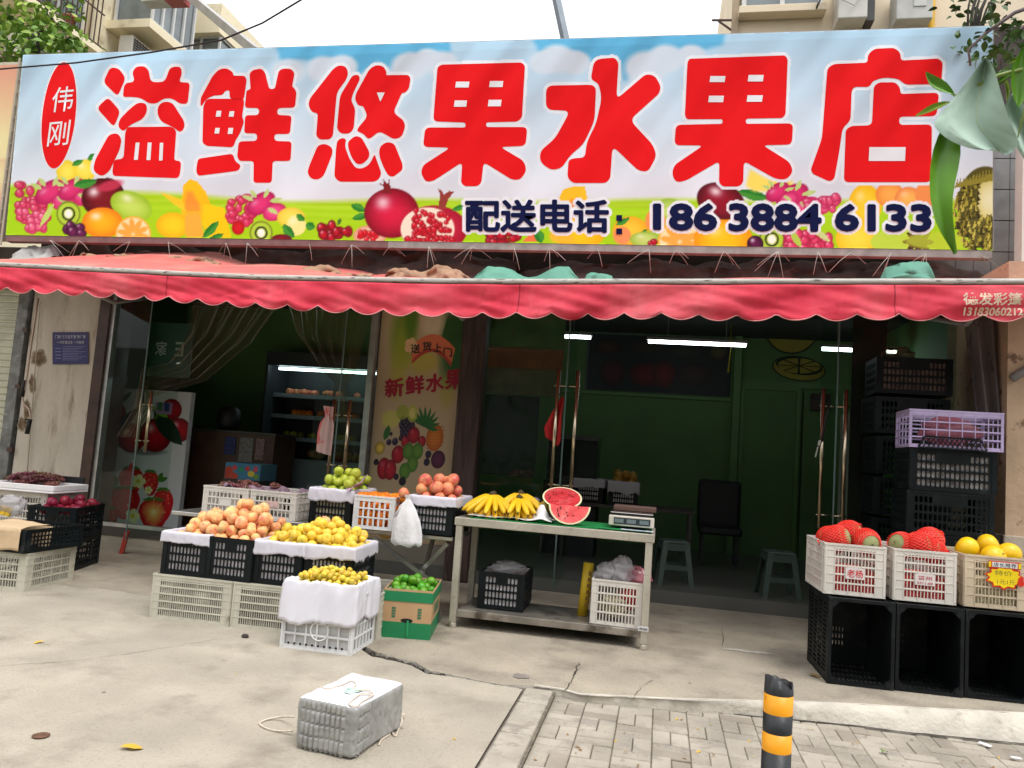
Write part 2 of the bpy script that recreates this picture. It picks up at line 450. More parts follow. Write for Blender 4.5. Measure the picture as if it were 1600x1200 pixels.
# edge of the slab in front of the shop (the long crack in the photograph), left to right
edge_px = [(0, 906), (80, 912), (150, 918), (237, 931), (330, 950), (450, 978), (540, 1001), (566, 1008), (590, 1020), (625, 1029), (650, 1035), (672, 1048), (705, 1054),
           (745, 1063), (790, 1070), (840, 1071), (880, 1077), (905, 1084), (960, 1087), (1000, 1089), (1060, 1092), (1120, 1093), (1180, 1095),
           (1240, 1096), (1340, 1100), (1400, 1104), (1480, 1108), (1600, 1114)]
foot_px = [(840, 1073), (880, 1081), (905, 1090), (960, 1093), (1000, 1097), (1060, 1107), (1120, 1113), (1180, 1120), (1240, 1125), (1340, 1135), (1400, 1143), (1480, 1151), (1600, 1163)]
gap_px = [3, 3, 3, 3, 3, 3, 5, 16, 30, 26, 26, 22, 13, 8, 7, 5, 5, 6, 4, 4, 4, 4, 4, 3, 4, 4, 4, 4]
def pave_z(x): return -.050 - .045 * max(0, min(3.2, x + .3))
edge = [PZ(x, y, 0) for x, y in edge_px]
edge = [(-16, edge[0].y + .1)] + [(p.x, p.y) for p in edge] + [(7, edge[-1].y + 1.0)]
gapw = [.02] + [gp * .0032 for gp in gap_px] + [.02]
def jit(pts, n=7, a=.010, seed=0):
    out = []
    for i in range(len(pts) - 1):
        (xa, ya), (xb, yb) = pts[i], pts[i + 1]; k = n if abs(xb - xa) < 3 else 2
        for t in range(k):
            f = t / k; x, y = xa + (xb - xa) * f, ya + (yb - ya) * f
            out.append((x, y + a * nz(x * 14, seed) + a * 1.5 * nz(x * 4, seed + 5)))
    return out + [pts[-1]]
def slab(name, outline, z0, z1, m, side):
    b = MB(); n = len(outline)
    b.flat([(x, y, z1) for x, y in outline]); b.mi = 1
    b.add([(x, y, z1) for x, y in outline] + [(x, y, z0) for x, y in outline], [(i, i + n, (i + 1) % n + n, (i + 1) % n) for i in range(n)])
    return tag(b.build(name, [m, side]), kind='structure')
e1 = jit(edge)
slab('shop_apron', e1 + [(7, 8.1), (-16, 8.1)], -.29, 0, slab_m, kerb_m)
low = [(x, y - w) for (x, y), w in zip(edge, gapw) if x < -.72]
ed = [p for p in jit(low, 9, .016, 3)]
yb = ed[-1][1]
slab('forecourt', [(-16, -6), (-.738, -6), (-.738, yb - .02)] + ed[::-1], -.29, 0, concrete, broken_m)
g = MB(); g.flat([(-16, 3, -.07), (-.5, 3, -.07), (-.5, 7, -.07), (-16, 7, -.07)]); tag(g.build('crack_bed', broken_m), kind='structure')
# rubble in the wide broken stretch of the gap
b = MB()
for i in range(150):
    t = rng.random(); px = 568 + t * 130; k = min(len(edge_px) - 2, max(0, next(j for j in range(len(edge_px)) if edge_px[j][0] >= px) - 1))
    f = (px - edge_px[k][0]) / (edge_px[k + 1][0] - edge_px[k][0]); py = edge_px[k][1] * (1 - f) + edge_px[k + 1][1] * f
    p = PZ(px, py, 0); w = .05 * (1 - t * .6)
    b.ball((p.x, p.y - rng.random() * w * 1.6, -.05 + rng.random() * .04), .006 + rng.random() * .018, 6, 4, (1, .8, .7))
tag(b.build('broken_concrete', broken_m), kind='stuff')
b = MB(); b.flat([(-.77, -3, -.014), (-.55, -3, -.026), (-.55, 5, -.026), (-.77, 5, -.014)]); tag(b.build('joint_bed', joint_m), kind='structure')
# border stones along the paving
b = MB(); y = -3
while y < 4.75:
    l = .5; b.bb(-.735, -.565, y, min(4.78, y + l - .006), -.1, -.012 - .006 * rng.random()); y += l
tag(b.build('kerb', stone_m, bevel=.012), kind='structure')
foot = [(PZ(x, y, 0).x, PZ(x, y, pave_z(PZ(x, y, 0).x))) for x, y in foot_px]
foot = [p for _, p in foot]; foot.append(Vector((7, foot[-1].y + 1.0, foot[-1].z)))
b = MB(); V = []
for i in range(len(foot) - 1):
    for t in range(8):
        V.append(foot[i].lerp(foot[i + 1], t / 8))
V.append(foot[-1])
def top_y(x):
    for (xa, ya), (xb, yb2) in zip(edge, edge[1:]):
        if xa <= x <= xb: return ya + (yb2 - ya) * (x - xa) / (xb - xa)
    return edge[-1][1]
n = len(V)
rows = [[Vector((f.x, top_y(f.x) + .010, .002)) for f in V], [Vector((f.x, top_y(f.x) - .012 + .012 * nz(f.x * 5, 1), -.004)) for f in V],
        [Vector((f.x, (top_y(f.x) * .35 + f.y * .65) + .008 * nz(f.x * 7, 2), f.z * .5 - .002)) for f in V], [Vector((f.x, f.y + .012 * nz(f.x * 11, 4), f.z - .02)) for f in V]]
b.add([v for r_ in rows for v in r_], [(k * n + i, k * n + i + 1, (k + 1) * n + i + 1, (k + 1) * n + i) for k in range(3) for i in range(n - 1)])
tag(b.build('kerb', kerb_m, None, True), kind='structure')
KN = n
# clay pavers laid in pairs, joints of sand
b = MB()
b.grid(60, 2, lambda u, v: Vector((-.57 + 7.57 * u, -3 + 8.9 * v, pave_z(-.57 + 7.57 * u) - .006))); tag(b.build('paving_bed', joint_m), kind='structure')
b = MB(); T = .196; J = .0045
def edge_y(x):
    for a, c in zip(foot, foot[1:]):
        if a.x <= x <= c.x: return a.y + (c.y - a.y) * (x - a.x) / (c.x - a.x)
    return top_y(x) - .02
def paver(x0, x1, y0, y1):
    if y1 > edge_y((x0 + x1) / 2) - .012: y1 = edge_y((x0 + x1) / 2) - .012
    if y1 - y0 < .025: return
    zt = pave_z((x0 + x1) / 2) + .006 * rng.random(); i = .004
    b.mi = rng.choice([0, 0, 0, 1, 1, 2]); tl = [(rng.random() - .5) * .006 for _ in range(2)]
    def z(x, y): return zt + tl[0] * (x - x0) / .2 + tl[1] * (y - y0) / .2
    o = [(x0, y0), (x1, y0), (x1, y1), (x0, y1)]; q = [(x0 + i, y0 + i), (x1 - i, y0 + i), (x1 - i, y1 - i), (x0 + i, y1 - i)]
    vs = [(x, y, zt - .03) for x, y in o] + [(x, y, z(x, y) - .005) for x, y in o] + [(x, y, z(x, y)) for x, y in q]
    b.add(vs, [(0, 1, 5, 4), (1, 2, 6, 5), (2, 3, 7, 6), (3, 0, 4, 7), (4, 5, 9, 8), (5, 6, 10, 9), (6, 7, 11, 10), (7, 4, 8, 11), (8, 9, 10, 11)])
ny = int((5.7 + 1) / T)
for i in range(int(6 / T)):
    for j in range(ny + 1):
        x0, y0 = -.555 + i * T, -1 + j * T
        if (i + j) % 2:
            paver(x0, x0 + T - J, y0, y0 + T / 2 - J); paver(x0, x0 + T - J, y0 + T / 2, y0 + T - J)
        else:
            paver(x0, x0 + T / 2 - J, y0, y0 + T - J); paver(x0 + T / 2, x0 + T - J, y0, y0 + T - J)
tag(b.build('pavement', [brick_m, mat('paving_brick_pale', (.375, .335, .275), rough=.9, var=.15, vscale=3.1, bump=.4, bscale=60, col2=(.28, .25, .21), c2scale=6), mat('paving_brick_dark', (.275, .24, .195), rough=.9, var=.18, vscale=3.1, bump=.4, bscale=60)]), kind='structure')
# joint along the foot of the slab, its shadow line drawn as a dark strip
crack_m = mat('crack_dirt_shade', (.045, .038, .03), rough=1)
b = MB(); A_ = [(f.x, f.y + .004 + .012 * nz(f.x * 11, 4) , f.z + .005) for f in V]; n = len(A_); B_ = [(x, y - .012 - .028 * abs(nz(x * 6, 3)) - .012 * abs(nz(x * 19, 8)), z) for x, y, z in A_]
b.add(A_ + B_, [(i, i + n, i + n + 1, i + 1) for i in range(n - 1)]); tag(b.build('pavement_crack', crack_m), kind='structure')
# hairline cracks and patches
def crack(pts, w, z=.003, seed=0):
    b = MB(); P = []
    for i in range(len(pts) - 1):
        a, c = PZ(*pts[i], z), PZ(*pts[i + 1], z)
        for t in range(8): P.append(a.lerp(c, t / 8))
    P.append(PZ(*pts[-1], z)); L, Q = [], []
    for i, p in enumerate(P):
        d = (P[min(i + 1, len(P) - 1)] - P[max(0, i - 1)]).normalized(); n = Vector((-d.y, d.x, 0))
        p = p + n * .025 * nz(i * .6, seed); k = w * (.35 + abs(nz(i * .9, seed + 3)) * 1.6)
        L.append(p + n * k); Q.append(p - n * k)
    n = len(P); b.add(L + Q, [(i, i + n, i + n + 1, i + 1) for i in range(n - 1)])
    return tag(b.build('pavement_crack', crack_m), kind='structure')
crack([(904, 1035), (896, 1058), (884, 1079)], .006, .004, 1)
crack([(0, 1040), (120, 1032), (220, 1018), (330, 1000), (430, 985)], .0022, .004, 2)
crack([(985, 1098), (1000, 1075), (1020, 1062)], .0018, .004, 4)
crack([(1128, 982), (1131, 1008)], .003, .004, 6)
def blot(name, px, py, rx, ry, col, seed, z=.004, m=None):
    c = PZ(px, py, z); b = MB(); n = 30
    b.flat([(c.x + rx * math.cos(a) * (1 + .45 * nz(math.cos(a) * 1.5, math.sin(a) * 1.5, seed)), c.y + ry * math.sin(a) * (1 + .45 * nz(math.cos(a) * 1.5, math.sin(a) * 1.5, seed + 9)), z)
            for a in [2 * math.pi * i / n for i in range(n)]])
    return tag(b.build(name, m or mat(name + '_m', col, rough=.9, var=.3, vscale=14)), kind='structure')
blot('worn_patch', 1165, 1017, .22, .035, (.45, .415, .355), 5)
blot('dark_patch', 814, 1056, .06, .05, (.20, .175, .155), 8)

# ---------------------------------------------------------------- shop building
def wallmat(*a, **k): return mat(*a, **k)
plaster = mat('stained_plaster', (.56, .51, .43), rough=.9, var=.10, vscale=2.2, bump=.25, bscale=18, col2=(.25, .205, .145), c2pos=(.50, .72), c2scale=2.4, stretch=(2.2, 2.2, .6), speck=.3, spscale=30)
brown_tile = mat('brown_tile', (.060, .030, .022), rough=.35, var=.35, vscale=6)
dark_wall = mat('dark_wall', (.055, .042, .038), rough=.9, var=.4, vscale=3)
alu = mat('dull_aluminium', (.42, .42, .40), rough=.4, metal=.8, var=.15, vscale=8)
green_wall = mat('green_wall', (.085, .18, .06), rough=.7, var=.12, vscale=1.2)
green_trim = mat('green_trim', (.10, .21, .07), rough=.6, var=.1, vscale=2)
ceil_m = mat('ceiling_paint', (.05, .06, .05), rough=.9)
floor_m = mat('floor_tile', (.10, .10, .09), rough=.35, var=.1, vscale=2)
glass = clear_mat('window_glass', (.88, .95, .91), .014)
glass_edge = mat('glass_edge', (.10, .15, .14), rough=.15, spec=.6)
wood_m = mat('dark_wood', (.060, .034, .027), rough=.65, var=.45, vscale=5, bump=.5, bscale=20, stretch=(5, 5, .5), col2=(.13, .085, .07), c2pos=(.58, .7), c2scale=3)
steel = mat('brushed_steel', (.55, .54, .51), rough=.32, metal=.9, var=.12, vscale=12)
rubber = mat('black_rubber', (.012, .012, .013), rough=.5)

shop = thing('shop_building', 'fruit shop building with glass doors open under the red awning and a green painted inside', 'shop', (-2, 8.1, 0))
def part(mb, name, m, bevel=0, smooth=False, parent=shop):
    o = mb.build(name, m, None, smooth, bevel); o.parent = parent
    o.matrix_parent_inverse = Matrix.Translation(parent.location).inverted() if parent.rotation_euler.z == 0 else parent.matrix_world.inverted()
    return o
part(MB().bb(-7.74, -6.78, 8.1, 8.5, -.1, 3.4), 'plaster_pier', plaster)
part(MB().bb(-6.78, -6.64, 8.08, 8.5, -.1, 3.4), 'door_jamb', brown_tile)
part(MB().bb(-6.64, -6.585, 8.11, 8.2, .0, 3.3), 'window_frame', alu)
part(MB().bb(-7.74, 3.6, 8.1, 8.6, 3.4, 6.0), 'upper_wall', dark_wall)
part(MB().bb(-6.58, 3.0, 8.11, 8.3, 3.02, 3.4), 'lintel', dark_wall)
part(MB().bb(-6.58, -3.25, 8.12, 8.22, .10, .20), 'sill', mat('sill_brown', (.05, .04, .035), rough=.5))
part(MB().bb(-6.58, -5.3, 8.12, 8.19, .202, .245), 'sill_strip', alu)
part(MB().bb(-6.58, -3.25, 8.14, 8.3, -.05, .098), 'plinth', slab_m)
part(MB().bb(-7.6, 3.0, 8.31, 12.6, -.05, .13).bb(-3.25, 3.0, 8.06, 8.31, -.05, .13), 'floor', floor_m)
part(MB().bb(-7.6, 3.0, 8.3, 12.6, 3.42, 3.5), 'ceiling', ceil_m)
part(MB().bb(-7.6, 3.0, 12.2, 12.35, .13, 3.42), 'back_wall', green_wall)
part(MB().bb(-7.75, -7.6, 8.5, 12.35, .13, 3.42), 'side_wall', green_wall); part(MB().bb(3.0, 3.15, 8.5, 12.35, .13, 3.42), 'side_wall', green_wall)
part(MB().bb(1.02, 1.13, 12.06, 12.2, .13, 3.42), 'pilaster', green_trim, .005)
part(MB().bb(-7.6, 1.02, 12.16, 12.2, 2.42, 2.47).bb(1.13, 3.0, 12.16, 12.2, 2.68, 2.76), 'wall_moulding', green_trim)
d = part(MB().bb(1.20, 1.95, 12.13, 12.2, .13, 2.62), 'door', green_wall)
part(MB().bb(1.14, 1.20, 12.10, 12.2, .13, 2.68).bb(1.95, 2.01, 12.10, 12.2, .13, 2.68).bb(1.20, 1.95, 12.10, 12.2, 2.62, 2.68), 'door_frame', green_trim)
part(MB().bb(2.06, 2.75, 12.13, 12.2, .13, 2.62), 'door', green_wall)
part(MB().bb(2.15, 2.42, 12.05, 12.2, 2.35, 2.6), 'meter_box', dark_wall)
part(MB().bb(-1.25, .98, 12.17, 12.2, 2.49, 3.4), 'picture_panel', mat('picture_panel', (.05, .07, .07), rough=.5, var=.3, vscale=5))
# lemon drawn on the back wall: body, slice, dark outline (flat paint)
lem = mat('lemon_paint', (.30, .26, .04), rough=.8, var=.15); lout = mat('outline_paint', (.015, .025, .012), rough=.8)
W = 12.2
def wallshape(pts, m, k, name='wall_painting'):
    b = MB(); b.flat([(x, W - .004 * k, z) for x, z in pts]); return part(b, name, m)
def ellpts(cx, cz, rx, rz, rot=0, n=40):
    c, s_ = math.cos(R(rot)), math.sin(R(rot))
    return [(cx + rx * math.cos(a) * c - rz * math.sin(a) * s_, cz + rx * math.cos(a) * s_ + rz * math.sin(a) * c) for a in [2 * math.pi * i / n for i in range(n)]]
L0 = PY(1236, 525, 12.2); L1 = PY(1248, 573, 12.2)
wallshape(ellpts(L0.x, L0.z + .12, .40, .40, -35), lout, 1); wallshape(ellpts(L0.x, L0.z + .12, .375, .375, -35), lem, 2)
wallshape(ellpts(L1.x, L1.z - .03, .39, .19, -6), lout, 3); wallshape(ellpts(L1.x, L1.z - .03, .37, .172, -6), lem, 4)
wallshape(ellpts(L1.x, L1.z + .01, .34, .135, -6), lout, 5)
for k in range(8):
    a0, a1 = 2 * math.pi * (k + .08) / 8, 2 * math.pi * (k + .92) / 8
    wallshape([(L1.x + .03 * math.cos((a0 + a1) / 2), L1.z + .01 + .012 * math.sin((a0 + a1) / 2))] + [(L1.x + .31 * math.cos(a0 + (a1 - a0) * t / 5), L1.z + .01 + .115 * math.sin(a0 + (a1 - a0) * t / 5)) for t in range(6)], lem, 6)
# printed strip of fruit along the back wall
pp = Paint(0, 220, 0, 90, 2, (26, 36, 36))
for (cx, cy, rx, ry, c) in [(40, 62, 20, 22, (70, 22, 30)), (95, 62, 30, 20, (95, 20, 26)), (120, 60, 18, 22, (100, 18, 24)), (165, 58, 28, 20, (52, 30, 30)), (30, 20, 22, 12, (60, 40, 34)), (90, 18, 30, 12, (52, 46, 36)), (150, 22, 34, 12, (46, 50, 40)), (200, 20, 14, 14, (80, 70, 40))]:
    pp.ell(cx, cy, rx, ry, c, rim=tuple(v // 2 for v in c))
o = pp.build('picture_print', paint_mat('picture_print'), lambda x, y: (-1.22 + x * .01, 12.165, 3.38 - y * .0098)); o.parent = shop; o.matrix_parent_inverse = Matrix.Translation(shop.location).inverted()

# wooden post and glazing
part(MB().bb(-2.20, -1.94, 8.02, 8.25, .0, 3.05), 'wooden_post', wood_m, .02)
part(MB().bb(-3.27, -3.20, 8.06, 8.16, .0, 3.05), 'window_frame', alu)
part(MB().bb(-6.585, -6.12, 8.145, 8.155, .245, 3.02), 'window_pane', glass)
part(MB().bb(-3.9, -3.27, 8.145, 8.155, .20, 3.02), 'window_pane', glass)
part(MB().bb(-1.94, -1.05, 8.145, 8.155, .13, 3.02), 'window_pane', glass)
part(MB().bb(1.80, 2.98, 8.145, 8.155, .13, 3.02), 'window_pane', glass)
# advertisement stuck inside the fixed pane: dull green over orange, a dark screen below
part(MB().bb(-1.92, -1.09, 8.17, 8.178, 2.55, 3.0), 'window_sticker', mat('sticker_green', (.045, .09, .035), rough=.6, var=.3, vscale=4))
part(MB().bb(-1.92, -1.09, 8.17, 8.178, 2.32, 2.545), 'window_sticker', mat('sticker_orange', (.16, .055, .025), rough=.6, var=.4, vscale=3))
part(MB().bb(-1.92, -1.09, 8.17, 8.178, 2.03, 2.315), 'window_sticker', mat('sticker_brown', (.07, .06, .035), rough=.6, var=.3, vscale=5))
part(MB().bb(-1.92, -1.32, 8.18, 8.20, 1.15, 2.02), 'dark_screen', mat('dark_screen', (.004, .007, .007), rough=.35, spec=.3))
part(MB().bb(1.83, 2.15, 8.17, 8.18, .2, 3.0), 'window_sticker', mat('sticker_dark', (.02, .015, .012), rough=.7))
# doors standing open, square to the front, seen on edge: pane, edge strip, a bar handle on each face
def open_door(x, y0, y1, hz0, hz1, hy, dx, lock=False):
    dd = part(MB().bb(x - .006, x + .006, y0, y1, .16, 3.0), 'glass_door', [glass])
    def sub(b, n, m, sm=False):
        return b.build(n, m, dd, sm)
    sub(MB().bb(x - .007, x + .007, y0 - .006, y0 - .0005, .16, 3.0), 'glass_edge', glass_edge)
    for s in (-1, 1):
        q = x + s * dx
        b = MB().tube([(q, hy, hz0), (q, hy, hz1)], .019, 12)
        for hz in (hz0 + .12, hz1 - .16): b.tube([(q + s * .03, hy, hz), (x + s * .008, hy, hz)], .009, 8)
        sub(b, 'handle', mat('handle_steel', (.62, .50, .36), rough=.22, metal=1, var=.15, vscale=7, stretch=(9, 9, .6)), True)
    return dd
open_door(PY(887, 600, 7.45).x, 7.36, 8.12, 1.0, 2.245, 7.45, .095)
open_door(PY(1305, 600, 7.45).x, 7.36, 8.12, .92, 2.19, 7.45, .098)
open_door(PY(229, 640, 7.6).x, 7.5, 8.12, 1.12, 1.80, 7.58, .055)
open_door(PY(533, 650, 7.5).x, 7.42, 8.12, 1.02, 1.82, 7.5, .085)

# strip lights hanging in the shop
tube_e = mat('lamp_glow', (.9, .9, .9), emit=(.86, .97, 1.0), es=7.0)
for (pa, pb, lab) in [((893, 527), (923, 529), 'short end of a lit white tube lamp beside the open door with the red cloth'), ((1013, 533), (1165, 540), 'long lit white tube lamp hanging in the middle of the dark shop'), ((1285, 545), (1400, 550), 'lit white tube lamp right of the lemon drawing on the green wall')]:
    a, c = PZ(*pa, 3.0), PZ(*pb, 3.0)
    if pa[0] == 893: a = a + (a - c) * 3.5
    t = thing('tube_lamp', lab, 'lamp', (a + c) / 2, 0, 'tube lamps inside the shop')
    l = (c - a).length
    b = MB().bb(-l / 2, l / 2, -.022, .022, -.02, .02).build('tube', tube_e, t)
    MB().bb(-l / 2 - .02, l / 2 + .02, -.03, .03, .022, .06).build('holder', mat('lamp_holder', (.3, .3, .3), rough=.5), t)
    MB().bb(-l * .3 - .004, -l * .3 + .004, -.004, .004, .06, .42).bb(l * .3 - .004, l * .3 + .004, -.004, .004, .06, .42).build('hanger', mat('lamp_holder', (.3, .3, .3)), t)

# ---------------------------------------------------------------- neighbours: roller shutter at the left, plastered pier at the right
nb = thing('roller_shutter', 'pale roller shutter in a grey steel frame at the left edge', 'shutter', (-8.9, 8.25, 0))
def rel(o_loc, mb): 
    mb.v = [(v[0] - o_loc[0], v[1] - o_loc[1], v[2] - o_loc[2]) for v in mb.v]; return mb
b = MB()
for k in range(36):
    z = .05 + k * .085
    b.add([(-10.2, 8.22, z), (-7.93, 8.22, z), (-7.93, 8.20, z + .02), (-10.2, 8.20, z + .02), (-7.93, 8.20, z + .062), (-10.2, 8.20, z + .062), (-7.93, 8.222, z + .083), (-10.2, 8.222, z + .083)],
          [(0, 1, 2, 3), (3, 2, 4, 5), (5, 4, 6, 7)])
rel((-8.9, 8.25, 0), b).build('slats', mat('shutter_cream', (.46, .46, .36), rough=.5, var=.15, vscale=3), nb)
rel((-8.9, 8.25, 0), MB().bb(-7.93, -7.78, 8.06, 8.3, 0, 3.05)).build('frame', mat('grey_steel_frame', (.16, .165, .16), rough=.5, var=.4, vscale=9, col2=(.3, .3, .28), c2pos=(.62, .68), c2scale=18), nb, bevel=.006)
rel((-8.9, 8.25, 0), MB().bb(-10.2, -7.78, 7.98, 8.3, 3.05, 3.5)).build('shutter_box', mat('shutter_box', (.075, .07, .065), rough=.6, var=.3), nb, bevel=.01)
for z in (.62, .98, 1.75, 2.45):
    rel((-8.9, 8.25, 0), MB().bb(-7.79, -7.72, 8.03, 8.07, z, z + .05)).build('hinge', brown_tile, nb)
pier = thing('plaster_pillar', 'stained tan plaster pillar at the right edge behind the crates', 'pillar', (3.2, 7.1, 0))
pm = mat('tan_plaster', (.50, .36, .24), rough=.9, var=.15, vscale=3, bump=.3, bscale=20, col2=(.20, .13, .08), c2pos=(.58, .68), c2scale=6)
rel((3.2, 7.1, 0), MB().bb(2.78, 4.2, 7.0, 8.4, 1.02, 3.3)).build('shaft', pm, pier)
rel((3.2, 7.1, 0), MB().bb(2.76, 4.22, 6.98, 8.42, -.1, 1.02)).build('base', mat('grey_plaster', (.44, .38, .30), rough=.9, var=.15, vscale=4, bump=.3, col2=(.25, .2, .15), c2scale=5), pier, bevel=.01)
rel((3.2, 7.1, 0), MB().tube([(2.80, 6.97, 2.30), (2.95, 6.94, 2.42), (3.6, 6.9, 2.56)], .035, 8)).build('pipe', mat('grey_pipe', (.25, .25, .25), rough=.5), pier, True)
# grey tiled wall and white panel above the awning at the right
tw = thing('tiled_wall', 'strip of grey square tiles right of the banner', 'wall', (3.2, 8.0, 3.3))
b = MB()
for i in range(5):
    for j in range(5): b.bb(2.55 + i * .155 - 3.2, 2.70 + i * .155 - 3.2, -.02, .0, .05 + j * .31, .35 + j * .31)
b.build('tiles', mat('grey_tile', (.33, .33, .33), rough=.35, var=.2, vscale=5), tw)
MB().bb(-.75, .9, .0, .2, 0, 1.62).build('backing', mat('tile_joint', (.04, .04, .04), rough=.9), tw)
pb = MB().bb(3.02, 4.6, 7.35, 7.5, 3.25, 4.75).build('sign_panel', mat('white_panel', (.70, .65, .60), rough=.6, var=.06))
tag(pb, 'plain white sign panel at the right edge above the awning', 'sign', None)
ls = thing('sign_panel', 'faded red and yellow sign panel left of the banner', 'sign', (-8.6, 7.55, 3.5))
pn = Paint(0, 60, 0, 100, 2, (225, 205, 150))
pn.c[:] = np.array((214, 150, 125)) / 255 * np.clip(1 - pn.Y / 45, 0, 1)[..., None] + np.array((226, 214, 160)) / 255 * np.clip(pn.Y / 45, 0, 1)[..., None]
pn.poly([(0, 82), (60, 78), (60, 100), (0, 100)], (206, 150, 130), soft=14)
o = pn.build('panel_face', paint_mat('faded_print', .6), lambda x, y: (-.95 + x * .029, -.03, 2.12 - y * .0205), ls)
MB().bb(-1.0, .8, -.02, .12, -.02, 2.16).build('panel_box', mat('cream_metal', (.5, .46, .36), rough=.6), ls)
b = MB()
for x in (.80, .86): b.tube([(x, -.03, -.1), (x - .02, -.03, 2.2)], .012, 6)
for z in np.arange(0, 2.2, .16): b.tube([(.80, -.03, z), (.87, -.03, z + .05)], .006, 5)
b.build('lashing', mat('old_cord', (.42, .38, .30), rough=.9), ls)

# ---------------------------------------------------------------- apartment blocks behind the sign
cream = mat('cream_render', (.88, .79, .57), rough=.9, var=.05, vscale=1.1, bump=.15, col2=(.45, .36, .22), c2pos=(.6, .75), c2scale=1.4)
tan = mat('tan_render', (.80, .68, .50), rough=.9, var=.06, vscale=.9, bump=.15, col2=(.48, .37, .24), c2pos=(.58, .75), c2scale=1.2)
wframe = mat('white_window_frame', (.62, .62, .60), rough=.4, var=.05)
wglass = mat('block_glass', (.16, .19, .20), rough=.08, spec=.9, var=.4, vscale=1.3)
curtain_m = mat('pale_curtain', (.33, .29, .28), rough=.8, var=.3, vscale=2, stretch=(6, 6, .5))
ac_m = mat('ac_casing', (.60, .58, .53), rough=.5, var=.08)
dark_m = mat('dark_grille', (.06, .06, .06), rough=.6)
rail_m = mat('rusty_iron', (.085, .05, .04), rough=.8, var=.3, vscale=20)
ap = thing('apartment_block', 'cream apartment block with glazed balconies behind the left end of the banner', 'building', (-12, 16, 0))
A = (-12, 16, 0)
def apart(b, n, m, par=None, bevel=0): 
    o = rel(A, b).build(n, m, None, False, bevel); o.parent = par or ap; return o
apart(MB().bb(-20, -12, 5, 34, 0, 11.3), 'wall', cream)
apart(MB().bb(-20.1, -11.92, 4.9, 15.85, 11.3, 11.9), 'parapet', cream)
apart(MB().bb(-12.0, -10.95, 15.85, 34, 10.95, 11.68), 'parapet', cream)
apart(MB().bb(-12.0, -11.0, 15.95, 34, 7.6, 8.4), 'balcony', cream)
def glazed(x0, x1, y0, y1, z0, z1, nf, ns, mname='balcony_window', curtain=True):
    """box of glass: front faces the street (y0), side faces +x"""
    fr = MB(); t = .05
    for i in range(nf + 1):
        x = x0 + (x1 - x0) * i / nf; fr.bb(x - t / 2, x + t / 2, y0, y0 + t, z0 + t, z1 - t)
    fr.bb(x0 - t / 2, x1 + t / 2, y0 - .004, y0 + t + .004, z0, z0 + t).bb(x0 - t / 2, x1 + t / 2, y0 - .004, y0 + t + .004, z1 - t, z1)
    for i in range(1, ns + 1):
        y = y0 + (y1 - y0) * i / ns; fr.bb(x1 - t / 2, x1 + t / 2, y - t / 2, y + t / 2, z0 + t, z1 - t)
    fr.bb(x1 - t / 2 - .003, x1 + t / 2 + .003, y0 + t + .01, y1, z0, z0 + t).bb(x1 - t / 2 - .003, x1 + t / 2 + .003, y0 + t + .01, y1, z1 - t, z1)
    f = apart(fr, mname, wframe)
    o = apart(MB().bb(x0, x1 - .02, y0 + .06, y1, z0 + .02, z1 - .02), 'pane', wglass, f)
    if curtain: apart(MB().bb(x0 + .05, x1 - .2, y0 + .045, y0 + .056, z0 + .06, z1 - .3), 'curtain', curtain_m, f)
glazed(-12.0, -11.02, 16.0, 33, 8.4, 10.95, 2, 14)
apart(MB().bb(-12.0, -10.96, 13.5, 15.1, 9.72, 9.9), 'bay_slab', cream)
glazed(-11.9, -11.02, 13.6, 15.0, 9.9, 12.2, 1, 4, 'bay_window', False)
apart(MB().bb(-12.0, -10.96, 13.5, 15.1, 12.2, 12.4), 'bay_slab', cream)
apart(MB().bb(-12.0, -11.05, 10.4, 12.4, 8.5, 8.62), 'balcony_slab', cream)
glazed(-12.0, -11.5, 10.5, 12.3, 8.62, 10.9, 1, 3, 'bay_window', False)
b = MB()
for i in range(17):
    y = 10.4 + i * .12; b.bar((-11.08, y, 8.62), (-11.08, y, 10.5), .018)
for i in range(6): b.bar((-12 + i * .18, 10.4, 8.62), (-12 + i * .18, 10.4, 10.5), .018)
for z in (8.66, 9.3, 9.9, 10.5): b.bar((-11.08, 10.4, z), (-11.08, 12.4, z), .022); b.bar((-12, 10.4, z), (-11.08, 10.4, z), .022)
apart(b, 'window_cage', rail_m)
apart(MB().bb(-12.0, -10.9, 10.2, 12.6, 10.62, 10.72), 'canopy', mat('rust_sheet', (.14, .10, .09), rough=.8))
apart(MB().tube([(-11.9, 13.05, 3), (-11.9, 13.05, 11.6)], .06, 8), 'drain_pipe', cream)
def ac(loc, par_loc, lab, rz=0):
    t = thing('air_conditioner', lab, 'air conditioner', loc, rz)
    MB().bb(-.42, .42, -.16, .16, 0, .58).build('casing', ac_m, t, bevel=.015)
    b = MB()
    for k in range(9): b.bb(-.38, .12, -.172, -.165, .05 + k * .055, .08 + k * .055)
    for k in range(6): b.bb(-.37 + k * .09, -.36 + k * .09, -.178, -.173, .04, .54)
    b.build('grille', dark_m, t)
    MB().bb(-.4, -.34, -.16, .3, -.06, -.001).bb(.34, .4, -.16, .3, -.06, -.001).build('bracket', rail_m, t)
    return t
ac((-11.55, 14.0, 9.02), A, 'white air conditioner under the bay window of the cream block', R(90))
ac((-11.4, 11.2, 7.62), A, 'white air conditioner under the iron balcony, beside the vine leaves', R(90))
pot = thing('flower_pot', 'terracotta pot with a small green plant on the iron balcony', 'plant pot', (-11.2, 11.7, 8.62))
MB().lathe([(.0, 0), (.09, 0), (.12, .2), (.14, .2), (.14, .24), (.1, .24), (0, .22)], 14).build('pot', mat('terracotta', (.40, .15, .08), rough=.8), pot, True)
leafg = mat('leaf_green', (.13, .25, .035), rough=.5, var=.35, vscale=3, spec=.3)
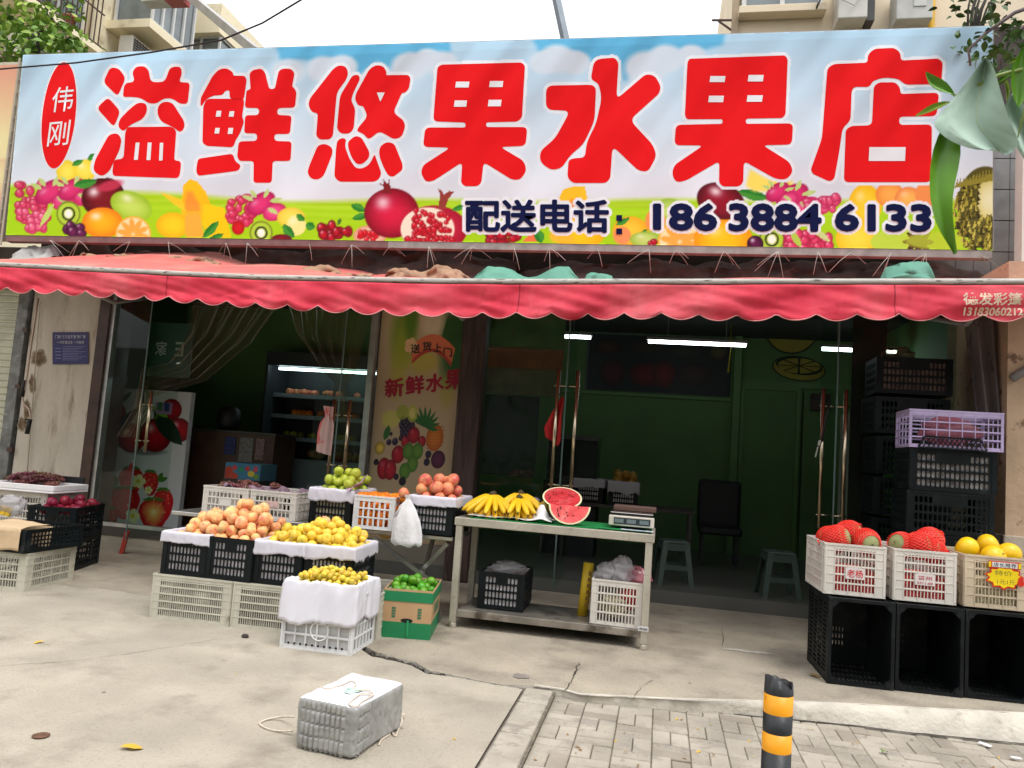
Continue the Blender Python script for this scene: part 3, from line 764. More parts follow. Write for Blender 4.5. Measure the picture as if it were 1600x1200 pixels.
b = MB()
for i in range(70):
    p = Vector((rng.gauss(0, .11), rng.gauss(0, .11), .3 + rng.random() * .22)); q = Euler((rng.random() * 3, rng.random() * 3, rng.random() * 6)).to_matrix()
    b.add([p + q @ Vector(v) for v in ((-.04, 0, 0), (0, .02, 0), (.05, 0, 0), (0, -.02, 0))], [(0, 1, 2, 3)])
b.build('foliage', leafg, pot)
# right block: faces the street
rb = thing('apartment_block', 'tan apartment block with a yellow gas pipe behind the right end of the banner', 'building', (4, 14, 0))
A = (4, 14, 0)
def Q(px, py): return PY(px, py, 14.0)
def rpart(b, n, m, par=None, bevel=0, sm=False): 
    o = rel(A, b).build(n, m, None, sm, bevel); o.parent = par or rb; return o
xl = Q(1146, 20).x
rpart(MB().bb(xl, 12, 14, 24, 0, 13), 'wall', tan)
rpart(MB().bb(xl - .03, xl + .09, 13.9, 13.998, 0, 13), 'corner_strip', mat('brown_render', (.42, .33, .23), rough=.9, var=.1))
w0, w1 = Q(1153, 24), Q(1287, 24)
rpart(MB().bb(w0.x, w1.x, 13.72, 13.99, w0.z - .12, w0.z + .02), 'window_sill', tan, None, .01)
f = rpart(MB().bb(w0.x + .05, w0.x + .13, 13.86, 13.95, w0.z + .02, 12).bb(w0.x + .72, w0.x + .80, 13.86, 13.95, w0.z + .02, 12).bb(w1.x - .13, w1.x - .05, 13.86, 13.95, w0.z + .02, 12), 'window', wframe)
rpart(MB().bb(w0.x + .06, w1.x - .06, 13.9, 13.94, w0.z + .02, 12), 'pane', wglass, f)
b = MB(); p0, p1 = Q(1112, 34), Q(1144, 34); b.bar((p0.x, 13.95, p0.z), (p1.x, 13.95, p1.z), .03); b.bar((p0.x + .12, 13.95, p0.z - .02), (p1.x, 13.95, p1.z - .2), .03)
rpart(b, 'iron_bracket', rail_m)
def vpipe(px, r, m, n='drain_pipe'):
    p = Q(px, 30); rpart(MB().tube([(p.x, 13.9, 6), (p.x, 13.9, 12.5)], r, 10), n, m, None, 0, True)
vpipe(1340, .07, cream); vpipe(1452, .06, mat('yellow_paint', (.72, .42, .02), rough=.4), 'gas_pipe')
a1 = Q(1322, 44)
t = thing('air_conditioner', 'old beige air conditioner with loose cables beside the brown pipe', 'air conditioner', (a1.x, 13.7, a1.z - .1))
MB().bb(-.24, .24, -.2, .28, 0, .75).build('casing', ac_m, t, bevel=.02); MB().bb(.25, .38, -.1, .28, 0, .8).build('side_panel', dark_m, t)
MB().tube([(-.15, -.21, .6), (-.18, -.25, .3), (0, -.25, .2), (.15, -.24, .45), (.2, -.22, .55)], .012, 6).build('cable', mat('pale_cable', (.5, .5, .48)), t)
b = MB(); p0, p1 = Q(1270, 30), Q(1292, -20); b.bar((p0.x, 13.6, p0.z), (p1.x, 13.6, p1.z), .16, .03); rpart(b, 'sun_shade', mat('shade_dark', (.05, .065, .07), rough=.6))
a2 = Q(1415, 44)
t = thing('air_conditioner', 'clean grey air conditioner box left of the yellow gas pipe', 'air conditioner', (a2.x, 13.7, a2.z - .12))
MB().bb(-.29, .29, -.2, .25, 0, .62).build('casing', mat('grey_casing', (.50, .50, .46), rough=.5), t, bevel=.02)
MB().bb(-.02, .18, -.215, -.201, .22, .58).build('service_panel', mat('pale_casing', (.58, .58, .54), rough=.5), t, bevel=.004); MB().bb(0, .14, -.222, -.216, .46, .55).build('plate', mat('plate_brown', (.36, .3, .2)), t)
# pigeon-blue steel props that hold the sign from behind
for pts, r, m, lab, nm in [([PY(868, -8, 7.9), PY(884, 66, 7.62)], .035, mat('blue_grey_steel', (.14, .17, .20), rough=.5, metal=.3), 'thin blue grey steel post rising behind the middle of the banner', 'steel_post'),
                           ([PY(255, -40, 9.5), PY(402, 82, 7.62)], .05, mat('grey_channel', (.33, .32, .30), rough=.5, metal=.3), 'slanting grey steel channel bracing the left part of the banner', 'steel_brace')]:
    b = MB(); c = (pts[0] + pts[1]) / 2
    b.bar(pts[0] - c, pts[1] - c, r * 2, r * 2); tag(b.build(nm, m, None, False, .004, c), lab, 'steel bar')
t = thing('gutter_box', 'red and white edge of a canopy hanging over the cream block', 'canopy', PY(262, 2, 9.0))
MB().bb(-.34, .02, -.1, .1, -.04, .3).build('white_end', mat('pale_sheet', (.55, .54, .53), rough=.5), t); MB().bb(.02, .28, -.1, .1, -.045, .3).build('red_end', mat('red_sheet', (.42, .05, .05), rough=.5), t)
# ================================================================ the banner
SY = 7.5
sign = thing('shop_banner', 'wide shop banner with big red characters over sky, grass and fruit', 'banner', (-2.4, SY, 3.5))
SL = Vector((-2.4, SY, 3.5))
def sg(px, py, k=0): return PY(px, py, SY - .003 * k) - SL
TL, BL, TR, BR = (36, 86), (9, 367), (1551, 41), (1551, 391)
pn = Paint(0, 1560, 36, 400, 1.6, (205, 220, 232))
X, Y = pn.X, pn.Y
top = 86 + (41 - 86) * (X - 36) / 1515
t = np.clip((Y - top) / 230, 0, 1)[..., None]
pn.c[:] = np.array((178, 212, 234)) / 255 * (1 - t) + np.array((224, 231, 239)) / 255 * t
n = pn.speck(0, 1560, 36, 400, .10, 40, 3)
# blue gaps between printed clouds along the top
for pts in [[(428, 60), (700, 52), (700, 70), (690, 90), (650, 84), (640, 82), (612, 108), (590, 96), (560, 118), (540, 96), (520, 90), (500, 100), (470, 92), (440, 100)],
            [(826, 50), (1060, 40), (1060, 78), (1010, 90), (985, 118), (975, 130), (968, 95), (920, 100), (905, 80), (880, 78), (845, 86)],
            [(1040, 40), (1135, 38), (1130, 70), (1100, 78), (1060, 88), (1040, 80)], [(600, 60), (700, 55), (705, 82), (660, 86)]]:
    pn.poly(pts, (96, 178, 219), soft=5)
for (cx, cy, r) in [(505, 108, 20), (535, 104, 18), (668, 92, 16), (690, 100, 20), (640, 104, 22), (870, 92, 22), (850, 98, 18), (900, 98, 18), (1010, 106, 26), (1040, 92, 22), (1080, 88, 18), (450, 112, 20)]:
    pn.ell(cx, cy, r * 1.3, r, (207, 219, 231), soft=.35)
# meadow
hz = 282 + 26 * np.clip(X / 400, 0, 1) + 2 * np.sin(X / 60)
mm = np.clip((Y - hz) / 10, 0, 1)[..., None]
gr = np.array((166, 214, 18)) / 255 * np.ones_like(pn.c)
k = np.clip(np.sin(Y * .55 + np.sin(X / 50) * 1.4) * .5 + .5, 0, 1)[..., None] * np.clip(1 - (Y - hz) / 50, 0, 1)[..., None]
gr = gr * (1 - .45 * k) + np.array((206, 236, 96)) / 255 * .45 * k
pn.c[:] = pn.c * (1 - mm) + gr * mm
# printed fruit (photo pixels); berries as clusters
def berries(cx, cy, w, h, n, r, c1, c2, seed):
    q = random.Random(seed)
    for i in range(n):
        pn.ell(cx + (q.random() - .5) * w, cy + (q.random() - .5) * h, r * (.8 + .4 * q.random()), r * (.8 + .4 * q.random()), c1, rim=c2, hl=.55)
def dragon(cx, cy, s):
    pn.ell(cx, cy, 26 * s, 16 * s, (226, 54, 120), -35, rim=(170, 20, 80), hl=.35); pn.ell(cx + 22 * s, cy + 14 * s, 20 * s, 14 * s, (236, 80, 140), -20, rim=(190, 30, 90), hl=.3)
    for a in (-150, -120, -70, -20, 40): pn.leaf(cx + 14 * s * math.cos(R(a)), cy + 10 * s * math.sin(R(a)), cx + 36 * s * math.cos(R(a)), cy + 26 * s * math.sin(R(a)), 4 * s, (190, 215, 130))
def kiwi(cx, cy, r):
    pn.ell(cx, cy, r, r * 1.05, (148, 190, 40), rim=(120, 130, 40)); pn.ell(cx, cy, r * .86, r * .9, (178, 212, 60)); pn.ell(cx, cy, r * .32, r * .36, (246, 248, 232), soft=.4)
    for i in range(22):
        a = i * 2 * math.pi / 22; pn.ell(cx + r * .48 * math.cos(a), cy + r * .5 * math.sin(a), r * .05 + .6, r * .05 + .6, (40, 42, 20))
def slice_(cx, cy, r):
    pn.ell(cx, cy, r, r, (244, 176, 60)); pn.ell(cx, cy, r * .92, r * .92, (250, 226, 170)); 
    for i in range(10):
        a = i * 2 * math.pi / 10 + .2; pn.ell(cx + r * .5 * math.cos(a), cy + r * .5 * math.sin(a), r * .40, r * .15, (248, 172, 70), math.degrees(a))
def pomegranate(cx, cy, rx, ry):
    pn.ell(cx, cy, rx, ry, (216, 26, 66), rim=(128, 6, 30), hl=.75)
def leaf2(*a): pn.leaf(*a, (40, 128, 40), (86, 166, 60))
lemon = (250, 232, 90)
pn.ell(104, 268, 16, 18, lemon, rim=(232, 205, 40)); pn.ell(133, 266, 18, 17, lemon, rim=(236, 210, 50), hl=.5); leaf2(112, 258, 130, 250, 5); leaf2(137, 250, 150, 240, 6)
berries(52, 318, 46, 60, 34, 7, (226, 80, 116), (168, 24, 60), 1); dragon(78, 300, 1.0); dragon(112, 296, .9)
berries(50, 345, 40, 30, 18, 7, (236, 110, 146), (180, 34, 76), 2); pn.leaf(62, 355, 84, 318, 5, (190, 214, 110)); kiwi(107, 334, 19)
pn.ell(161, 308, 34, 30, (128, 16, 28), -20, rim=(70, 4, 14), hl=.85); pn.ell(172, 290, 20, 8, (214, 60, 92), -15, soft=.5, a=.8); leaf2(114, 290, 152, 282, 8)
pn.ell(205, 322, 34, 22, (196, 226, 96), 22, rim=(150, 196, 40), hl=.6)
pn.ell(160, 348, 32, 24, (253, 184, 22), rim=(236, 126, 10), hl=.7); slice_(208, 366, 28); berries(118, 360, 26, 16, 6, 8, (110, 30, 84), (50, 8, 40), 4)
pn.poly([(283, 330), (286, 290), (296, 280), (308, 283), (322, 300), (330, 322), (320, 345), (290, 345)], (250, 196, 20)); pn.poly([(287, 330), (291, 300), (300, 298), (312, 320), (314, 332)], (246, 154, 50), soft=3)
pn.poly([(250, 300), (285, 312), (290, 330), (270, 318)], (246, 206, 40)); pn.poly([(320, 318), (350, 325), (362, 372), (330, 372), (316, 350)], (252, 206, 10)); pn.ell(270, 352, 26, 20, (250, 214, 30), rim=(240, 180, 10)); pn.poly([(288, 334), (312, 332), (320, 372), (290, 372)], (250, 178, 60), soft=2); leaf2(316, 372, 342, 345, 7); leaf2(325, 375, 350, 365, 5)
berries(378, 330, 40, 46, 30, 6.5, (226, 70, 110), (170, 22, 60), 6); dragon(408, 318, .95); pn.ell(372, 356, 10, 11, (216, 26, 34), rim=(170, 10, 20)); kiwi(408, 364, 18)
pn.ell(455, 340, 22, 16, (246, 226, 90), rim=(226, 200, 60)); pn.ell(463, 352, 15, 16, (250, 236, 150), hl=.4); leaf2(442, 350, 460, 372, 8); leaf2(464, 335, 476, 345, 6); leaf2(478, 350, 492, 356, 8)
pn.ell(440, 374, 16, 8, (140, 20, 40), rim=(90, 8, 20)); berries(524, 362, 46, 24, 15, 7.5, (196, 20, 40), (96, 2, 14), 8); pn.leaf(528, 352, 532, 340, 3, (70, 120, 40))
pn.ell(578, 368, 26, 16, (240, 214, 190), rim=(220, 150, 120)); berries(580, 370, 34, 14, 14, 4.5, (226, 36, 46), (160, 8, 22), 9)
leaf2(572, 330, 548, 320, 7); leaf2(576, 336, 550, 342, 6); pomegranate(612, 333, 43, 39)
pn.poly([(597, 302), (600, 292), (590, 286), (600, 288), (598, 280), (606, 288), (608, 278), (610, 292), (612, 303)], (130, 30, 36))
pn.ell(678, 358, 52, 37, (206, 40, 70), rim=(160, 10, 40)); pn.ell(668, 358, 42, 34, (246, 226, 206)); berries(662, 350, 34, 44, 44, 4.4, (214, 22, 40), (140, 2, 18), 11); berries(690, 354, 26, 40, 30, 4.4, (214, 22, 40), (140, 2, 18), 12); berries(672, 376, 76, 8, 22, 4.2, (214, 22, 40), (140, 2, 18), 13)
pn.poly([(684, 326), (688, 306), (684, 294), (690, 298), (694, 304), (702, 298), (709, 300), (700, 312), (696, 326)], (150, 60, 50)); leaf2(706, 328, 726, 322, 5)
berries(784, 372, 46, 22, 17, 7.5, (206, 24, 44), (104, 2, 16), 14); pn.poly([(816, 378), (830, 362), (846, 378)], (240, 120, 70)); leaf2(846, 380, 838, 358, 9)
pn.poly([(872, 312), (880, 296), (900, 290), (914, 292), (918, 312), (906, 345), (886, 340)], (248, 200, 40)); pn.poly([(884, 330), (892, 310), (902, 316), (898, 346)], (244, 150, 50), soft=4); pn.ell(905, 365, 40, 24, (250, 205, 20), rim=(244, 176, 10)); pn.poly([(858, 372), (862, 352), (884, 350), (900, 378), (866, 380)], (250, 190, 50), soft=3)
pn.ell(985, 362, 28, 24, (252, 206, 60), rim=(240, 170, 30)); pn.ell(972, 368, 14, 14, (240, 150, 90)); leaf2(962, 352, 984, 340, 5); leaf2(1000, 366, 1012, 358, 3); pn.ell(1008, 374, 24, 12, (200, 222, 120), rim=(150, 190, 60), hl=.4); berries(1012, 382, 20, 8, 5, 5, (206, 24, 44), (104, 2, 16), 15)
pn.ell(1046, 330, 26, 20, (196, 226, 110), rim=(150, 196, 60)); pn.ell(1024, 345, 16, 18, (246, 150, 80)); slice_(1062, 378, 34); pn.ell(1130, 374, 46, 32, (252, 200, 18), rim=(240, 150, 10), hl=.5)
pn.ell(1126, 314, 38, 28, (150, 16, 40), 18, rim=(80, 4, 18), hl=.8); leaf2(1152, 298, 1202, 310, 9)
pn.poly([(1165, 290), (1172, 264), (1200, 280), (1240, 284), (1236, 300), (1180, 300)], (248, 226, 100), soft=3); dragon(1238, 308, 1.1); dragon(1215, 300, .8); berries(1285, 318, 50, 20, 20, 7, (230, 90, 130), (176, 30, 80), 17)
kiwi(1206, 374, 20); pn.ell(1180, 381, 13, 13, (96, 20, 70), rim=(40, 4, 30), hl=.7); berries(1262, 378, 76, 26, 34, 8, (226, 70, 110), (160, 20, 60), 18); pn.leaf(1236, 360, 1252, 386, 6, (176, 208, 80)); pn.leaf(1270, 356, 1298, 378, 5, (200, 214, 140))
pn.ell(1352, 320, 26, 32, (250, 216, 50), rim=(244, 190, 20), hl=.4); pn.ell(1390, 304, 22, 20, (250, 176, 80), rim=(240, 140, 60)); pn.ell(1420, 312, 22, 20, (252, 190, 90), rim=(236, 130, 70), hl=.3); pn.ell(1450, 304, 20, 22, (246, 150, 80)); pn.ell(1340, 372, 34, 28, (250, 226, 70), rim=(246, 196, 30), hl=.3)
pn.ell(1400, 378, 40, 20, (190, 222, 70)); 
for a in range(0, 360, 45): pn.leaf(1435, 378, 1435 + 26 * math.cos(R(a)), 378 + 20 * math.sin(R(a)), 5, (70, 30, 24))
pn.ell(1470, 376, 60, 14, (190, 214, 60), soft=.3, a=.8)
pn.ell(1540, 322, 44, 62, (92, 84, 34)); pn.ell(1548, 312, 24, 32, (240, 236, 190), rim=(214, 200, 110))
qd = random.Random(3)
for i in range(260):
    a, rr = qd.random() * 6.28, qd.random() ** .5; x, y = 1532 + 40 * rr * math.cos(a), 336 + 60 * rr * math.sin(a)
    if x > 1530 and y < 340: continue
    c = qd.choice([(120, 110, 36), (150, 140, 50), (84, 76, 24), (176, 164, 70)]); pn.poly([(x - 5, y + 4), (x - 1, y - 8), (x + 5, y + 4)], tuple(int(v * .55) for v in c)); pn.poly([(x - 5, y + 4), (x - 1, y - 8), (x, y + 3)], tuple(min(255, int(v * 1.15)) for v in c))
for i in range(12): x = 1495 + i * 5; pn.poly([(x - 4, 294 - i), (x + 1, 280 - i * 1.6), (x + 4, 293 - i)], (150, 140, 50))
# --- traced characters: each stroke group an outline in the pixels of an enlarged crop
def cv(kind, pts):
    if kind == 1: return [(x / 2.963, y / 2.963) for x, y in pts]
    if kind == 2: return [(530 + x / 2.963, y / 2.963) for x, y in pts]
    if kind == 3: return [(1060 + x / 2.963, y / 2.963) for x, y in pts]
    return [(460 + x / 5.455, 80 + y / 5.455) for x, y in pts]
def rc(x0, y0, x1, y1, s=-4): return [(x0, y0), (x1, y0), (x1 + s, y1), (x0 + s, y1)]
CH = [
 (1, 22, [[(510, 312), (548, 315), (582, 360), (545, 446), (478, 380)], [(500, 450), (557, 515), (527, 588), (448, 500)], [(505, 622), (545, 616), (563, 645), (555, 690), (505, 795), (470, 818), (430, 790), (440, 740)],
          [(612, 335), (630, 308), (668, 306), (688, 325), (697, 380), (762, 380), (785, 318), (805, 308), (838, 310), (842, 345), (827, 380), (872, 382), (878, 395), (868, 482), (830, 480), (800, 456), (760, 454), (725, 479), (690, 479), (650, 452), (600, 448), (568, 450), (576, 384), (625, 380)],
          [(640, 474), (676, 478), (682, 510), (665, 548), (600, 580), (570, 610), (545, 585), (555, 550), (605, 500)], [(760, 470), (797, 474), (852, 560), (855, 590), (835, 614), (800, 588), (742, 560), (727, 520), (735, 485)],
          [(590, 588), (795, 586), (816, 605), (806, 743), (832, 745), (838, 760), (830, 825), (525, 814), (520, 795), (527, 737), (572, 737), (580, 610)]],
  [rc(628, 660, 646, 740, -8), rc(684, 660, 702, 741, -6), rc(740, 661, 756, 743, -4)]),
 (1, 16, [[(929, 497), (928, 455), (985, 350), (1015, 320), (1050, 315), (1078, 335), (1080, 350), (1132, 351), (1142, 368), (1132, 440), (1128, 459), (1064, 459), (1062, 417), (1042, 420), (1030, 440), (985, 442), (952, 462)],
          [(955, 462), (972, 457), (1128, 457), (1130, 480), (1120, 540), (1130, 562), (1112, 615), (1090, 650), (1080, 682), (955, 675), (937, 660), (941, 490)],
          [(916, 735), (1078, 711), (1088, 747), (1116, 765), (1104, 790), (916, 814), (908, 790)],
          [(1155, 340), (1170, 324), (1210, 317), (1227, 335), (1246, 412), (1272, 412), (1290, 328), (1310, 317), (1350, 319), (1364, 340), (1352, 400), (1367, 414), (1372, 430), (1366, 498), (1285, 500), (1283, 532), (1350, 535), (1342, 620), (1270, 620), (1270, 652), (1350, 655), (1345, 745), (1262, 745), (1258, 846), (1173, 846), (1175, 745), (1108, 745), (1098, 725), (1105, 655), (1190, 652), (1190, 617), (1130, 617), (1135, 533), (1198, 533), (1200, 500), (1133, 499), (1141, 418), (1160, 414)]],
  [rc(1003, 513, 1025, 540), rc(1063, 515, 1085, 540), rc(997, 592, 1018, 618), rc(1058, 592, 1080, 620)]),
 (4, 40, [[(330, 150), (380, 118), (440, 130), (460, 190), (440, 245), (362, 350), (328, 720), (300, 752), (215, 752), (185, 720), (200, 528), (150, 520), (118, 460), (130, 405)],
          [(495, 205), (545, 200), (560, 235), (500, 360), (482, 420), (520, 490), (505, 660), (470, 702), (395, 702), (362, 660), (388, 380)],
          [(640, 150), (700, 115), (760, 130), (785, 175), (780, 204), (970, 202), (990, 230), (975, 320), (945, 352), (915, 356), (842, 522), (930, 590), (945, 640), (915, 730), (850, 752), (725, 680), (632, 755), (590, 705), (533, 680), (545, 650), (625, 555), (585, 466), (545, 464), (515, 410), (525, 360)],
          [(200, 800), (265, 788), (320, 820), (325, 870), (250, 1060), (200, 1096), (140, 1085), (110, 1035), (125, 980)],
          [(365, 760), (410, 738), (440, 750), (430, 810), (470, 920), (520, 995), (575, 1002), (640, 965), (672, 900), (684, 880), (742, 1040), (720, 1090), (680, 1112), (380, 1112), (340, 1070), (355, 830)],
          [(455, 770), (520, 720), (572, 735), (640, 860), (635, 910), (580, 962), (530, 962), (490, 910), (460, 830)],
          [(725, 815), (785, 772), (850, 785), (920, 960), (922, 1010), (840, 1072), (800, 1060), (760, 990), (722, 890)]],
  [[(703, 352), (770, 352), (732, 430)]]),
 (2, 24, [[(455, 310), (475, 299), (845, 289), (860, 305), (846, 545), (825, 563), (680, 566), (680, 588), (871, 588), (863, 675), (745, 680), (855, 745), (868, 790), (838, 832), (800, 832), (668, 750), (658, 845), (640, 862), (580, 862), (564, 845), (570, 750), (435, 838), (400, 842), (378, 800), (388, 765), (515, 683), (388, 680), (398, 590), (585, 590), (585, 567), (435, 562)]],
  [rc(541, 378, 603, 405), rc(698, 375, 760, 403), rc(535, 465, 592, 494), rc(692, 462, 752, 492)]),
 (2, 34, [[(958, 396), (1190, 392), (1182, 560), (1130, 670), (1072, 715), (1030, 778), (980, 788), (930, 750), (930, 700), (1000, 640), (1070, 512), (957, 508)],
          [(1180, 275), (1275, 266), (1293, 290), (1283, 460), (1420, 342), (1462, 350), (1489, 400), (1482, 432), (1345, 555), (1452, 670), (1470, 720), (1430, 795), (1385, 790), (1265, 675), (1255, 825), (1235, 847), (1080, 847), (1056, 820), (1062, 740), (1090, 732), (1138, 730), (1145, 660), (1190, 570), (1216, 450), (1200, 385), (1165, 368)]], []),
 (3, 24, [[(50, 272), (495, 256), (506, 275), (496, 530), (482, 546), (312, 549), (312, 573), (531, 571), (525, 669), (390, 672), (515, 750), (532, 795), (500, 832), (450, 828), (303, 745), (300, 845), (280, 863), (205, 863), (188, 845), (190, 745), (35, 836), (-10, 845), (-30, 808), (-20, 765), (115, 673), (-18, 672), (-12, 578), (205, 573), (205, 551), (40, 552), (30, 535), (42, 290)]],
  [rc(148, 352, 218, 380), rc(325, 347, 395, 377), rc(142, 443, 211, 473), rc(320, 441, 391, 471)]),
 (3, 24, [[(876, 255), (905, 226), (1000, 221), (1029, 245), (1029, 280), (1205, 271), (1224, 290), (1218, 375), (1195, 389), (1050, 392), (1020, 365), (950, 358), (900, 375), (885, 402), (815, 402), (802, 420), (797, 560), (760, 592), (745, 700), (722, 828), (700, 840), (622, 805), (613, 785), (665, 640), (690, 315), (720, 296), (877, 290)],
          [(905, 398), (930, 381), (1005, 381), (1026, 405), (1028, 435), (1207, 429), (1195, 537), (1022, 540), (1022, 578), (1174, 576), (1170, 843), (766, 843), (775, 600), (800, 583), (896, 580)]],
  [rc(884, 681, 1052, 745, -3)]),
]
red_m = mat('banner_red', (.80, .012, .015), rough=.7, var=.03, wr=True, spec=.05)
white_m = mat('banner_white', (.80, .82, .85), rough=.6, var=.02, wr=True, spec=.15)
navy_m = mat('banner_navy', (.006, .010, .055), rough=.7, var=.03, wr=True, spec=.06)
for kd, r, shapes, holes in CH:
    sc = 2.963 if kd != 4 else 5.455
    for sh in shapes:
        p = cv(kd, rounded(sh, r)); pn.poly(p, (232, 236, 242), grow=5)
ov = [(92 + 26 * math.cos(a) + 7.5 * -math.sin(a) * 0 + 10 * -math.sin(a) * -.9 * 0 + (-(180 + 82 * math.sin(a)) + 180) * .10, 180 + 83 * math.sin(a)) for a in [2 * math.pi * i / 64 for i in range(64)]]
pn.poly(ov, (236, 236, 240), grow=2)
def line(body, px0, px1, yb0, yt0, yb1, yt1, off, wt):
    at = lambda u, v: (px0 + (px1 - px0) * u, (yb0 + (yb1 - yb0) * u) * (1 - v) + (yt0 + (yt1 - yt0) * u) * v)
    o = text(body, 'numbers' if body[0].isdigit() else 'characters', navy_m, lambda u, v: (*at(u, v), 0), off, sign)
    me = o.data; V0_ = [tuple(v.co[:2]) for v in me.vertices]; F0 = [tuple(p.vertices) for p in me.polygons]
    b = MB()
    for k, (dx, dy_) in enumerate([(0, 0), (-wt, 0), (wt, 0), (0, wt), (0, -wt), (-wt * .7, wt * .7), (wt * .7, -wt * .7), (wt * .7, wt * .7), (-wt * .7, -wt * .7)]):
        b.add([sg(x + dx, y + dy_, 2 + k * .18) for x, y in V0_], F0)
    for p in F0: pn.poly([V0_[i] for i in p], (238, 240, 246), grow=6)
    o.data = b.mesh(o.name, navy_m)
line('配送电话', 728, 950, 361, 313, 363, 313, .004, 1.5)
line('186', 1022, 1119, 358, 319, 360, 319, .012, 1.9); line('3884', 1140, 1282, 360, 319, 361, 320, .012, 1.9); line('6133', 1306, 1454, 360, 320, 361, 320, .012, 1.9)
canvas_m = paint_mat('banner_print', .6, True, .15)
def canvas_fn(px, py):
    # clamp the paint grid to the banner's outline
    u = min(1, max(0, (px - 9) / 1542)); x0 = 36 + (9 - 36) * min(1, max(0, (py - 86) / 281)); x = max(x0, min(1551, px))
    yt = 86 + (41 - 86) * (x - 36) / 1515; yb2 = 367 + (391 - 367) * (x - 9) / 1542
    return sg(x, min(yb2, max(yt, py)))
pn.build('canvas', canvas_m, canvas_fn, sign)
for ci, (kd, r, shapes, holes) in enumerate(CH):
    b = MB()
    for sh in shapes: b.flat([sg(x, y, 1) for x, y in cv(kd, rounded(sh, r))][::-1])
    o = b.build('character', red_m, sign)
    if holes:
        for q in holes: MB().flat([sg(x, y, 2) for x, y in cv(kd, q)][::-1]).build('counter', white_m, o)
b = MB(); b.flat([sg(x, y, 1) for x, y in ov][::-1]); oval = b.build('red_oval', red_m, sign)
for ch, y0, y1, xs in (('伟', 137, 176, 79), ('刚', 190, 229, 73)):
    text(ch, 'character', white_m, lambda u, v: sg(xs + 33 * u + 5 * v, y1 + (y0 - y1) * v - 3 * u, 2), .004, oval)
b = MB()
for y in (336, 357): b.flat([sg(963, y + 9, 2), sg(972, y + 9, 2), sg(972, y, 2), sg(963, y, 2)])
b.build('colon', navy_m, sign)
fr_m = mat('banner_frame', (.20, .105, .10), rough=.5, var=.2, vscale=9)
fr2 = mat('banner_frame_grey', (.30, .28, .26), rough=.5, var=.25, vscale=7)
c0, c1, c2, c3 = sg(*TL), sg(*TR), sg(*BR), sg(*BL)
dy = Vector((0, .05, 0)); b = MB()
mid = c3.lerp(c2, .45)
b.bar(c3 + dy + Vector((0, 0, -.035)), mid + dy + Vector((0, 0, -.035)), .09, .08); b.mi = 1; b.bar(mid + dy + Vector((.001, 0, -.035)), c2 + dy + Vector((0, 0, -.035)), .09, .08)
b.bar(c0 + dy * .8, c1 + dy * .8, .04, .04); b.bar(c0 + dy * .8, c3 + dy * .8, .04, .04); b.bar(c1 + dy * .8, c2 + dy * .8, .04, .04)
b.build('frame', [fr_m, fr2], sign, bevel=.004)
# white tie strings under the banner
b = MB(); q = random.Random(5)
for px in range(55, 1540, 66):
    x = px + q.random() * 40; y = 367 + (391 - 367) * (x - 9) / 1542 + 8
    p = sg(x, y) + Vector((0, -.02, 0))
    for k in range(q.randint(1, 5)):
        a = (q.random() - .5) * 2.3; l = .08 + q.random() * .2
        e = p + Vector((math.sin(a) * l, .02 + q.random() * .1, -math.cos(a) * l)); b.tube([p, p.lerp(e, .5) + Vector((0, 0, .012)), e], .0026, 5)
b.build('tie_strings', mat('tie_string', (.55, .53, .48), rough=.8), sign, True)

# ================================================================ the awning
aw = thing('awning', 'faded red scalloped awning stretched over the whole shop front', 'awning', (-2, 6.2, 2.85))
AL = Vector((-2, 6.2, 2.85)); AY = 6.2
bar_px = [(-120, 403), (0, 413), (130, 420), (270, 427), (400, 433), (540, 436), (680, 439), (800, 440), (940, 440), (1060, 440), (1200, 440), (1330, 440), (1480, 440), (1600, 440), (1720, 439)]
barp = [PY(x, y, AY) for x, y in bar_px]
def interp(x, P):
    for a, c in zip(P, P[1:]):
        if a.x <= x <= c.x: return a.z + (c.z - a.z) * (x - a.x) / (c.x - a.x)
    return P[0].z if x < P[0].x else P[-1].z
low_px = [(-120, 440), (0, 449), (130, 456), (270, 465), (400, 475), (540, 482), (680, 488), (800, 490), (940, 491), (1060, 492), (1200, 493), (1330, 493), (1480, 493), (1600, 493), (1720, 492)]
lowp = [PY(x, y, AY) for x, y in low_px]
red_f = mat('awning_red', (.60, .034, .064), rough=.62, var=.14, vscale=1.6, bump=.25, bscale=5, col2=(.62, .15, .165), c2pos=(.42, .78), c2scale=.8, spec=.2, speck=.25, spscale=14, stretch=(1, 1, .35))
red_top = mat('awning_red_top', (.62, .14, .13), rough=.7, var=.12, vscale=1.6, col2=(.60, .25, .20), c2pos=(.45, .7), c2scale=1.3, bump=.2, bscale=5)
x0, x1 = barp[0].x, barp[-1].x
PER = .292
def val_y(x, v):
    return -.035 - .03 * v + (.050 * nz(x * 1.6 + v * 1.6, v * .8) + .026 * nz(x * 4 - v * 3.5, v * 2, 4) + .012 * abs(nz(x * 6 + v * 5, v, 9))) * (.35 + v)
def val(u, v):
    x = x0 + (x1 - x0) * u; zt = interp(x, barp) - .035; zb = interp(x, lowp)
    sc = .055 * (1 - abs(math.sin(math.pi * (x + .06) / PER)) ** .8) if v > 0 else 0
    z = zt + (zb - .055 - zt) * v + sc * max(0, (v - .55) / .45)
    return Vector((x, AY + val_y(x, v), z)) - AL
b = MB(); b.grid(int((x1 - x0) / PER) * 12 + 1, 16, lambda u, v: val(u, v)); o = b.build('valance', red_f, aw, True)
sm = o.modifiers.new('s', 'SOLIDIFY'); sm.thickness = .004
b = MB()
NU = int((x1 - x0) / PER) * 12
